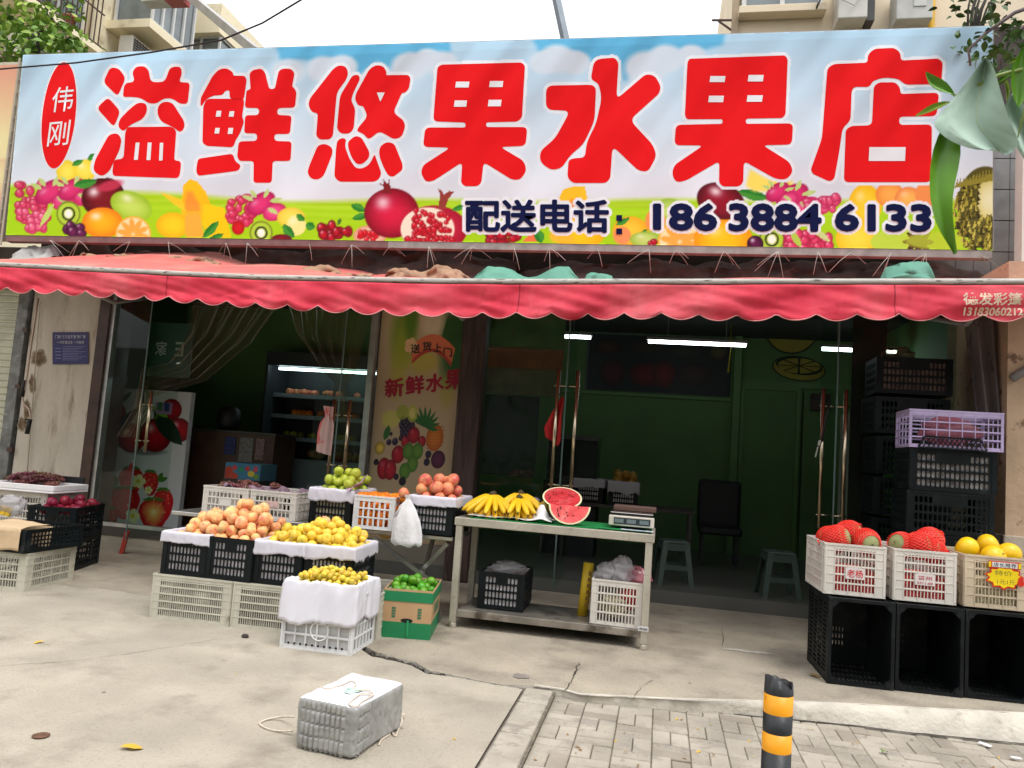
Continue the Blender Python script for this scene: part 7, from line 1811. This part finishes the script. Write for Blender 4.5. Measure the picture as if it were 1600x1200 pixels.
for k in range(9):
    v = .44 + k * .052; b.flat([npt(.28, v + .022, 1), npt(.92 - .1 * (k % 3), v + .022, 1), npt(.92 - .1 * (k % 3), v, 1), npt(.28, v, 1)])
    if k % 2: b.flat([npt(.08, v + .03, 1), npt(.24, v + .03, 1), npt(.24, v, 1), npt(.08, v, 1)])
b.build('small_print', pale_l, np_)
def patch(px, py, w, h, seed):
    b = MB(); n = 26
    def o_(k, dy, col): 
        pts = []
        for i in range(n):
            a = 2 * math.pi * i / n; r = 1 + .5 * nz(math.cos(a) * 1.8, math.sin(a) * 1.8, seed); p = PY(px + w * k * r * math.cos(a), py + h * k * r * math.sin(a), 8.098 - dy); pts.append(p)
        return pts
    b.flat(o_(1, .003, 0)); b.mi = 1; b.flat(o_(.75, .006, 0)); o = part(b, 'bare_patch', [mat('bare_plaster', (.30, .245, .17), rough=.95, var=.4, vscale=25, bump=.8), mat('bare_brick', (.16, .11, .07), rough=.95, var=.6, vscale=18, bump=.8)])
patch(60, 560, 12, 12, 3); patch(42, 640, 6, 16, 5); patch(35, 662, 8, 12, 9); patch(50, 600, 5, 14, 12)

# ================================================================ inside the shop
df = thing('display_fridge', 'open display fridge with a lit tube and fruit shelves in the dark shop', 'fridge', PY(490, 790, 10.4)); d0 = PY(490, 790, 10.4); d0.z = .13; df.location = d0
xa, xb = PY(418, 640, 10.4).x - d0.x, PY(600, 640, 10.4).x - d0.x
fd = mat('fridge_dark', (.045, .055, .06), rough=.5); fw = mat('fridge_pale', (.24, .32, .34), rough=.4)
MB().bb(xa, xb, .55, .65, 0, 2.3).build('back', fd, df); MB().bb(xa - .04, xa, -.1, .65, 0, 2.3).build('side_panel', fd, df); MB().bb(xb, xb + .04, -.1, .65, 0, 2.3).build('side_panel', fd, df); MB().bb(xa - .04, xb + .04, -.1, .65, 2.3, 2.5).build('top', fd, df)
MB().bb(xa, xb, -.12, .55, 0, .95).build('base', fw, df)
for z in (1.22, 1.55, 1.86): MB().bb(xa, xb, .15, .55, z, z + .03).bb(xa, xb, .13, .15, z - .01, z + .05).build('shelf', fw, df)
z = PY(480, 578, 10.45).z - .13
MB().bb(xa + .1, xb - .05, .03, .06, z - .018, z + .018).build('tube', mat('fridge_glow', (.9, .9, .9), emit=(.75, .95, 1), es=6.0), df)
q = random.Random(31)
for i in range(72):
    zz = [.98, 1.25, 1.58, 1.89][i % 4]; inst([mango_m and mm_me, appleg_me, orange_me, peach2_me][i % 4], 'shelf_fruit', (d0.x + q.uniform(xa + .1, xb - .1), d0.y + q.uniform(.22, .45), .13 + zz + .055), .055, (q.random() * 3, 0, q.random() * 6), ['yellow papaya on the lowest shelf of the display fridge', 'green apple on the second shelf of the display fridge', 'orange on the third shelf of the display fridge', 'nectarine on the top shelf of the display fridge'][i % 4], 'fruit', ['papayas', 'apples', 'oranges', 'nectarines'][i % 4] + ' in the display fridge')
ct = thing('shop_counter', 'dark brown counter with papers inside the left doorway', 'counter', PY(360, 800, 9.5)); c0_ = PY(360, 800, 9.5); c0_.z = .13; ct.location = c0_
cz = PY(350, 672, 9.4).z - .13; x0_, x1_ = PY(298, 700, 9.4).x - c0_.x, PY(428, 700, 9.4).x - c0_.x
MB().bb(x0_, x1_, -.1, .5, 0, cz - .03).build('body', mat('counter_brown', (.065, .030, .016), rough=.5, var=.3), ct); MB().bb(x0_ - .03, x1_ + .03, -.13, .53, cz - .03, cz).build('counter_top', mat('counter_top', (.05, .045, .04), rough=.25), ct)
for k, (x, w_, h_, c) in enumerate([(.0, .16, .22, (.02, .03, .12)), (.22, .2, .3, (.16, .16, .15)), (.46, .12, .26, (.2, .13, .12))]): MB().bb(x0_ + .5 + x, x0_ + .5 + x + w_, -.112, -.101, cz - .1 - h_, cz - .08).build('taped_paper', mat('paper%d' % k, c, rough=.6, var=.4, vscale=30), ct)
sk = PY(352, 655, 9.4)
tag(MB().lathe([(0, 0), (.12, 0), (.16, .1), (.15, .26), (.1, .32), (0, .33)], 18).build('black_bin', rubber, None, True, 0, (PY(358, 655, 9.6).x, 9.6, .13 + cz)), 'dark round bin standing on the counter', 'bin')
bx = thing('fruit_carton', 'blue carton printed with red fruit below the counter', 'carton', (PY(392, 740, 8.95).x, 8.95, PY(392, 749, 8.95).z)); 
pn = Paint(0, 60, 0, 26, .6, (60, 120, 150))
for (x, y, rx, ry, c) in [(6, 18, 8, 12, (170, 60, 40)), (16, 8, 4, 4, (190, 60, 60)), (38, 8, 4, 4, (190, 60, 60)), (27, 10, 5, 4, (50, 140, 100)), (52, 8, 4, 5, (190, 80, 90)), (45, 16, 6, 5, (200, 180, 60)), (54, 20, 5, 4, (110, 150, 60)), (15, 22, 8, 6, (180, 70, 50))]: pn.ell(x, y, rx, ry, c)
pn.build('print', paint_mat('carton_print', .6), lambda x, y: Vector((-.235 + x * .00783, -.203, .20 - y * .0076)), bx); MB().bb(-.24, .24, -.2, .2, 0, .2).build('box', mat('carton_blue', (.08, .2, .28), rough=.7), bx)
cs = MB().bb(-.25, .25, -.22, .22, 0, .45).build('lower_box', mat('dull_box', (.06, .045, .035), rough=.8), None, False, .01, (bx.location.x, 8.95, bx.location.z - .452)); tag(cs, 'dull brown box under the blue fruit carton', 'box')
part(MB().bb(-7.6, -4.4, 11.0, 11.15, .13, 3.4), 'partition', mat('green_wall_lit', (.17, .36, .12), rough=.7, var=.1, vscale=1.5))  # brighter copy of the wall green, with the light put into its colour
def stool(loc, rz, lab):
    t = thing('plastic_stool', lab, 'stool', loc, rz, 'plastic stools in the doorway'); m = mat('stool_green', (.045, .07, .058), rough=.45)
    MB().bb(-.14, .14, -.14, .14, .43, .46).build('seat', m, t, bevel=.012); MB().bb(-.145, .145, -.145, -.135, .36, .43).bb(-.145, .145, .135, .145, .36, .43).bb(-.145, -.135, -.134, .134, .36, .43).bb(.135, .145, -.134, .134, .36, .43).build('apron', m, t)
    for sx in (-1, 1):
        for sy in (-1, 1):
            b = MB(); b.add([(sx * .14, sy * .14, .44), (sx * .08, sy * .14, .44), (sx * .14, sy * .08, .44), (sx * .195, sy * .195, 0), (sx * .145, sy * .195, 0), (sx * .195, sy * .145, 0)], [(0, 1, 4, 3), (0, 3, 5, 2), (1, 2, 5, 4), (3, 4, 5)]); b.build('leg', m, t)
    MB().bb(-.17, .17, -.17, -.16, .16, .21).build('stretcher', m, t); MB().bb(-.17, .17, .16, .17, .16, .21).build('stretcher', m, t)
stool((1.24, 8.42, .13), R(6), 'dark green plastic stool standing in the middle of the open doorway'); stool((.18, 8.6, .13), R(12), 'dark green plastic stool half hidden behind the steel table')
ch_ = thing('office_chair', 'black padded chair in front of the green back wall', 'chair', (.80, 10.6, .13)); cm = mat('chair_black', (.005, .007, .009), rough=.5)
MB().bb(-.28, .28, .22, .32, .45, 1.1).build('backrest', cm, ch_, bevel=.04); MB().bb(-.27, .27, -.26, .24, .40, .50).build('seat', cm, ch_, bevel=.03)
for sx in (-.22, .22):
    for sy in (-.22, .22): MB().bar((sx, sy, 0), (sx, sy, .40), .03).build('leg', cm, ch_)
it = thing('inner_table', 'dark table with crates of fruit in the back of the shop', 'table', (-.35, 10.3, .13))
MB().bb(-.9, .8, -.35, .35, .66, .70).build('table_top', mat('table_dark', (.06, .05, .045), rough=.5), it)
for sx in (-.85, .75):
    for sy in (-.3, .3): MB().bar((sx, sy, 0), (sx, sy, .66), .04).build('leg', mat('table_dark', (.06, .05, .045)), it)
crate(tall, 'black_crate', 'dark crate of pale fruit on the table in the back of the shop', (-.45, 10.05, .832), R(3), 'crates in the back of the shop'); crate(tall, 'black_crate', 'dark crate with a liner left of the pale fruit in the back', (-.90, 10.05, .832), R(-2), 'crates in the back of the shop')
lining(.365, .50, .29, 'grey paper lining the crate of pale fruit in the back', (-.45, 10.05, .832), R(3), .12, None, 61); lining(.365, .50, .29, 'grey paper lining the left crate in the back', (-.90, 10.05, .832), R(-2), .08, None, 63)
pile(mm_me, 'mango', heap((-.61, -.29, 10.08, 10.5), 1.09, (.05, .06), 16, (-.45, 10.3), .5, 65), 'dull yellow mango in the crate in the back of the shop', 'mango', 'mangoes in the back of the shop', 66, .8)
sp = thing('cold_box', 'dark glass cold box on a stand behind the middle door', 'box', (-1.15, 10.4, .13)); MB().bb(-.35, .35, -.3, .3, 0, .95).build('stand', cm, sp); MB().bb(-.33, .33, -.28, .28, .96, 1.55).build('box', mat('cold_box', (.02, .03, .032), rough=.15), sp, bevel=.01); MB().bb(-.34, .34, -.29, -.282, 1.50, 1.56).build('edge', mat('dull_edge', (.12, .13, .13), rough=.3), sp)
tag(MB().tube([PY(1142, 505, 10.2), PY(1142, 545, 10.2), PY(1138, 582, 10.2)], [.005, .005, .014], 6).build('pull_cord', mat('cord_yellow', (.42, .38, .02), rough=.5), None, True), 'yellow pull cord hanging right of the long lamp', 'cord')
lt2 = thing('white_locker', 'tall narrow pale locker beside the right open door', 'locker', (PY(1350, 700, 8.7).x, 8.7, .13)); MB().bb(-.16, .20, 0, .4, 0, 1.95).build('body', mat('locker_green', (.24, .27, .22), rough=.5), lt2, bevel=.008); MB().bb(-.15, -.02, -.006, -.001, .3, 1.9).build('door', mat('locker_door', (.34, .35, .28), rough=.5), lt2)
# stacks of crates at the right
stk = black_crate_mesh(.62, .43, .325, 15, 10)
GS = 'black crates stacked at the right'
names = ['lowest', 'second', 'third', 'fourth', 'fifth', 'sixth', 'topmost']
for k in range(7): crate(stk, 'black_crate', f'black crate of the rear stack at the right, {names[k]} from the ground' if k < 6 else 'topmost black crate of the rear stack under the awning at the right', (2.19 + .012 * math.sin(k * 2.1), 7.42, .005 + .362 * k), R(2 * math.sin(k * 1.7)), GS)
lining(.62, .43, .32, 'brown wrapped fruit seen through the topmost crate of the rear stack', (2.19 + .012 * math.sin(12.6), 7.42, .005 + .362 * 6), R(2 * math.sin(10.2)), .02, mat('dull_wrapped', (.20, .14, .11), rough=.6, var=.6, vscale=25), 71, False)
bag('brownish film bag on the topmost crate of the rear stack', (2.10, 7.6, 2.53), .14, clear_mat('film_brown', (.8, .75, .7), .05, .15, (.20, .15, .11), .4), 31, (1, .8, .7))
names = ['lowest', 'second lowest', 'middle', 'second highest', 'highest']
for k in range(5): crate(stk, 'black_crate', f'black crate of the stack under the lilac crate, {names[k]} of five', (2.24 + .01 * math.sin(k * 1.9), 6.62, .005 + .333 * k), R(1.5 * math.sin(k * 2.3) - 2), GS)
lining(.62, .43, .325, 'white wrapped fruit seen low in the crate under the lilac one', (2.24 + .01 * math.sin(7.6), 6.62, .005 + .333 * 4), R(1.5 * math.sin(9.2) - 2), .02, mat('grey_wrapped', (.32, .31, .30), rough=.6, var=.6, vscale=25), 73, False)
lil = grid_crate_mesh('lilac_crate', .66, .44, .30, lilac_pl, 4, 7, 4, .012, None, False, 1, .006)
LZ = .005 + .333 * 5 + .003
crate(lil, 'lilac_crate', 'lilac mesh crate with pink film on top of the front stack', (2.26, 6.60, LZ), R(-3)); bag('pale pink film bag inside the lilac crate', (2.28, 6.80, LZ + .145), .125, film_pink, 41, (1.7, 1, .9))
bk = thing('lattice_basket', 'black lattice basket tilted in front of the lilac crate', 'basket', (2.21, 6.56, LZ)); b = MB()
for k in range(12):
    x = -.2 + k * .034; b.bar((x, 0, .0), (x + .06, .02, .085), .006); b.bar((x + .06, 0, .0), (x, .02, .085), .006)
b.build('lattice', black_pl, bk); MB().bar((-.23, 0, 0), (.26, 0, 0), .012).bar((-.18, .02, .088), (.22, .02, .088), .012).bar((-.23, 0, .002), (-.18, .02, .086), .012).bar((.26, 0, .002), (.22, .02, .086), .012).build('rim', black_pl, bk)
b = MB()
def gs(u, v): return Vector((2.62 + .30 * u - .12 * v * (1 - u), 7.1 + .05 * math.sin(u * 22) + .1 * v, 1.75 + 1.15 * v + .04 * nz(u * 4, v * 3)))
b.grid(50, 24, gs); tag(b.build('grey_sheet', clear_mat('grey_film', (.7, .7, .7), .06, .2, (.13, .12, .13), .6), None, True), 'grey plastic sheet hanging beside the right pillar', 'plastic sheet')

# ================================================================ street in front: bollard, wrapped block, litter
bo = PY(1216, 1100, 3.62); zb = pave_z(bo.x) - .02
bd = thing('bollard', 'black and yellow steel bollard with a torn open top', 'bollard', (bo.x, 3.62, zb))
H0 = PY(1216, 1060, 3.62).z - zb; rB = .0615
def zz_(py): return PY(1216, py, 3.62).z - zb
bb_ = mat('bollard_black', (.016, .018, .020), rough=.4, var=.4, vscale=8, bump=.1, col2=(.28, .27, .25), c2pos=(.66, .70), c2scale=9, spec=.4); by = mat('bollard_yellow', (.80, .33, .008), rough=.4, var=.08, vscale=6, col2=(.05, .04, .03), c2pos=(.66, .69), c2scale=11)
def bandz(z0, z1, m, nm, top=False):
    b = MB(); n = 48; vs = []
    for i in range(n):
        a = 2 * math.pi * i / n; zt = z1
        if top: zt = z1 + .012 * nz(math.cos(a) * 2, math.sin(a) * 2, 4) - .030 * max(0, math.cos(a - 5.6)) ** 6 + .012 * math.cos(a - 3.6)
        vs.append((a, zt))
    o = []
    for r_ in (rB, rB - .006):
        o += [(r_ * math.cos(a), r_ * math.sin(a), z0) for a, t in vs]; 
        o += [(r_ * math.cos(a) * (1 - .04 * top), r_ * math.sin(a) * (1 - .04 * top), t) for a, t in vs]
    f = []
    for i in range(n):
        j = (i + 1) % n; f += [(i, j, n + j, n + i), (2 * n + j, 2 * n + i, 3 * n + i, 3 * n + j), (n + i, n + j, 3 * n + j, 3 * n + i)]
    b.add(o, f); return b.build(nm, m, bd, True)
Z = [0, zz_(1172), zz_(1143), zz_(1113), zz_(1083), H0]
bandz(Z[0], Z[1], bb_, 'black_band'); bandz(Z[1], Z[2], by, 'yellow_band'); bandz(Z[2], Z[3], bb_, 'black_band'); bandz(Z[3], Z[4], by, 'yellow_band'); bandz(Z[4], Z[5], bb_, 'black_band', True)
MB().lathe([(0, 0), (rB - .007, 0), (rB - .007, .002)], 32, (0, 0, H0 - .06)).build('plug', mat('rust_dark', (.05, .025, .02), rough=.9), bd)
# wrapped block with rope
wbk = thing('wrapped_block', 'grey film wrapped block with a white top and loose rope on the ground', 'block', (-1.415, 3.36, 0), R(-9))
bw, bdp, bh = .31, .46, .222
film_g = mat('dusty_film', (.30, .30, .285), speck=.5, spscale=22, rough=.45, var=.18, vscale=10, bump=.25, bscale=40, col2=(.22, .21, .19), c2pos=(.55, .72), c2scale=9); film_w = mat('white_film', (.62, .61, .62), speck=.2, spscale=25, rough=.6, var=.04, vscale=5, bump=.35, bscale=12)
def rbox(face, nu, nv, b):
    hx, hy, hz = bw / 2, bdp / 2, bh / 2; r = .022
    def f(u, v):
        a, c = u * 2 - 1, v * 2 - 1
        p = {'f': (a * hx, -hy, c * hz), 'b': (-a * hx, hy, c * hz), 'r': (hx, a * hy, c * hz), 'l': (-hx, -a * hy, c * hz), 't': (a * hx, c * hy, hz), 'd': (a * hx, -c * hy, -hz)}[face]
        p = Vector(p); q = Vector((max(-hx + r, min(hx - r, p.x)), max(-hy + r, min(hy - r, p.y)), max(-hz + r, min(hz - r, p.z)))); d = p - q
        n = d.normalized() if d.length > 1e-6 else Vector((0, 0, 1)); o = q + n * r; amp = 0
        if face in 'fr':
            s = (p.x + hx) if face == 'f' else (p.y + hy); rows_ = (p.z + hz)
            lim = (.03 < s < (bw - .05 if face == 'f' else .12))
            cell = ((s / .0262) % 1 - .5) * .0262; row = (((rows_ - .008) / .056) % 1 - .5) * .056
            dd = math.hypot(cell, max(0, abs(row) - .015)); amp = (.012 * math.sqrt(max(0, 1 - (dd / .0118) ** 2)) if lim else 0) * (.75 + .6 * nz(p.x * 12, p.y * 12, p.z * 12))
        o += n * (amp + .006 * nz(o.x * 9, o.y * 9, o.z * 9) + .0025 * nz(o.x * 30, o.y * 30, o.z * 30)); o.z += .006 * nz(o.x * 7, 3) * (o.z < 0)
        return Vector((o.x, o.y + hy, o.z + hz + .004))
    b.grid(nu, nv, f)
b = MB(); rbox('f', 150, 110, b); rbox('r', 120, 60, b); rbox('l', 50, 30, b); rbox('b', 40, 30, b); rbox('d', 10, 10, b); b.build('wrapped_sides', film_g, wbk, True)
b = MB(); rbox('t', 50, 60, b); b.build('white_top', film_w, wbk, True)
rope = mat('white_rope', (.62, .54, .44), rough=.9, var=.12, vscale=60, bump=.4, bscale=120)
def spl(P, k=6):
    P = [Vector(p) for p in P]; out = []
    for i in range(len(P) - 1):
        p0, p1, p2, p3 = P[max(0, i - 1)], P[i], P[i + 1], P[min(len(P) - 1, i + 2)]
        for t in range(k):
            t /= k; out.append(.5 * ((2 * p1) + (p2 - p0) * t + (2 * p0 - 5 * p1 + 4 * p2 - p3) * t * t + (3 * p1 - p0 - 3 * p2 + p3) * t ** 3))
    return out + [P[-1]]
inv = (Matrix.Translation((-1.415, 3.36, 0)) @ Matrix.Rotation(R(-9), 4, 'Z')).inverted()
def gl(px, py, z=.006): return inv @ PZ(px, py, z)
zt_ = bh + .008
MB().tube(spl([gl(459, 1120, .05), gl(440, 1120, .02), gl(418, 1124), gl(406, 1130), gl(414, 1137), gl(432, 1142), gl(457, 1142, .02)]), .005, 6).build('rope', rope, wbk, True)
MB().tube(spl([gl(592, 1164), gl(596, 1156), gl(608, 1148), gl(611, 1143), gl(618, 1150), gl(623, 1138), gl(628, 1128), gl(627, 1120, .02)]), .005, 6).lathe([(0, 0), (.016, .003), (.012, .012), (0, .016)], 10, gl(628, 1119, .012)).build('rope', rope, wbk, True)
MB().tube(spl([gl(497, 1071, zt_), gl(512, 1076, zt_), gl(534, 1070, zt_), gl(548, 1064, zt_), gl(556, 1068, zt_), gl(553, 1078, zt_), gl(575, 1078, zt_ + .004), gl(583, 1086, zt_ + .006), gl(565, 1084, zt_ + .004), gl(548, 1096, zt_), gl(546, 1101, zt_), gl(557, 1104, zt_), gl(566, 1096, zt_), gl(584, 1086, zt_ + .004)]), .0035, 6).build('rope', rope, wbk, True)
b = MB(); c = gl(551, 1079, zt_ - .002)
b.flat([(c.x + .035 * math.cos(a) * (1 + .3 * math.sin(3 * a)), c.y + .05 * math.sin(a), zt_ - .001 + .002 * math.sin(2 * a)) for a in [2 * math.pi * i / 18 for i in range(18)]]); b.build('torn_label', mat('torn_label', (.40, .58, .50), rough=.5, var=.4, vscale=30), wbk)
q = random.Random(91)
lf = MB(); leaf_mesh(lf, Vector((0, 0, .004)), Matrix.Identity(3), .05, .022); lfm = {}
for nm, c in (('dry', (.24, .15, .06)), ('ochre', (.55, .36, .04)), ('green', (.14, .26, .03))): lfm[nm] = lf.mesh('fallen_leaf', mat('leaf_' + nm, c, rough=.8, var=.2))
for px, py, s, k, lab in [(186, 1170, 1.5, 'ochre', 'long yellow green fallen leaf on the forecourt at the bottom left'), (203, 1173, .9, 'ochre', 'small orange fallen leaf beside the long one'), (70, 1003, 1.0, 'ochre', 'small yellow fallen leaf on the forecourt at the left'), (1378, 1176, 1.0, 'green', 'green fallen leaf on the paving at the bottom right'), (1262, 1054, 1.6, 'dry', 'brown twig like leaf beside the lying crates')]:
    inst(lfm[k], 'fallen_leaf', PZ(px, py, .003 if px < 800 else (pave_z(1.1) + .012 if py > 1110 else .003)), s * 1.6, (0, 0, q.random() * 6), lab, 'leaf')
for i in range(60):
    px, py = q.uniform(0, 1600), q.uniform(1000, 1200)
    if i > 26: px, py = q.uniform(800, 1600), q.uniform(1120, 1200)
    p = PZ(px, py, 0)
    z = .003 if (p.x < -.75 or p.y > top_y(p.x)) else pave_z(p.x) + .008
    if -.75 <= p.x <= -.56: continue
    p = PZ(px, py, z); inst(lfm[q.choice(['dry', 'dry', 'ochre'])], 'leaf_scrap', p, q.uniform(.3, .7), (q.gauss(0, .3), q.gauss(0, .2), q.random() * 6), 'tiny dry leaf scrap lying on the ground', 'leaf', 'dry leaf scraps scattered on the ground')
for px, py, w_, h_, rz_, lab in [(1539, 1163, .07, .04, -.7, 'printed paper slip on the paving near the right edge'), (1590, 1150, .05, .03, .4, 'white paper scrap at the right edge of the paving'), (1588, 1184, .06, .03, .2, 'white paper scrap at the bottom right corner')]:
    p = PZ(px, py, pave_z(1.9) + .014); o = tag(MB().bb(-w_ / 2, w_ / 2, -h_ / 2, h_ / 2, 0, .0015).build('paper_slip', mat('paper_slip', (.6, .6, .62), rough=.6, var=.3, vscale=80), None, False, 0, p, (.05, .05, rz_)), lab, 'paper')
dh = PZ(64, 1150, .003); tag(MB().lathe([(0, 0), (.032, 0), (.036, .002), (.036, .004), (.030, .003), (0, .003)], 24).build('drain_cap', mat('rust_cap', (.12, .06, .035), rough=.9, var=.4, vscale=30), None, True, 0, dh), 'small rusty round cap set in the forecourt', 'drain cap')
tag(MB().ball((0, 0, 0), .028, 8, 6, (1, .7, .6)).build('stone', mat('dark_stone', (.05, .04, .035), rough=.9), None, True, 0, PZ(383, 994, .01)), 'small dark stone on the forecourt before the pale crates', 'stone')

# ================================================================ across the road (trees mirrored in the shop's glass; unseen house added to hold back low light)
b = MB(); q = random.Random(5)
for (tx, ty, h_) in [(-9, -11, 4.5), (-3.5, -12.5, 5), (2.5, -11.5, 4.6), (8, -12.5, 5), (14, -12, 4.5), (-15, -12, 4.5)]:
    b.mi = 1; b.tube([(tx, ty, -.3), (tx + .1, ty, 2), (tx - .1, ty + .1, h_)], [.2, .15, .08], 7); b.mi = 0
    for i in range(750):
        a, r_ = q.random() * 6.28, q.random() ** .5; p = Vector((tx + 3.0 * r_ * math.cos(a), ty + 2.2 * r_ * math.sin(a), h_ + q.gauss(0, 1.2) + .4)); e = Euler((q.random() * 3, q.random() * 3, q.random() * 6)).to_matrix()
        b.add([p + e @ Vector(v) for v in ((-.28, 0, 0), (0, .13, 0), (.28, 0, 0), (0, -.13, 0))], [(0, 1, 2, 3)])
    for i in range(200):
        p = Vector((tx + q.uniform(-3, 3), ty + q.uniform(-.6, .6), q.uniform(-.2, 1.3))); e = Euler((q.random() * 3, q.random() * 3, q.random() * 6)).to_matrix()
        b.add([p + e @ Vector(v) for v in ((-.25, 0, 0), (0, .13, 0), (.25, 0, 0), (0, -.13, 0))], [(0, 1, 2, 3)])
tag(b.build('tree_row', [leaf_d, bark]), 'row of green trees and hedge across the road', None, None, 'stuff')
oh = thing('unseen_house', 'plain grey house block added unseen across the road to hold back low light', 'building', (0, -24, 0)); MB().bb(-40, 40, -8, 0, -.3, 6).build('wall', mat('far_wall', (.22, .20, .18), rough=.9), oh)
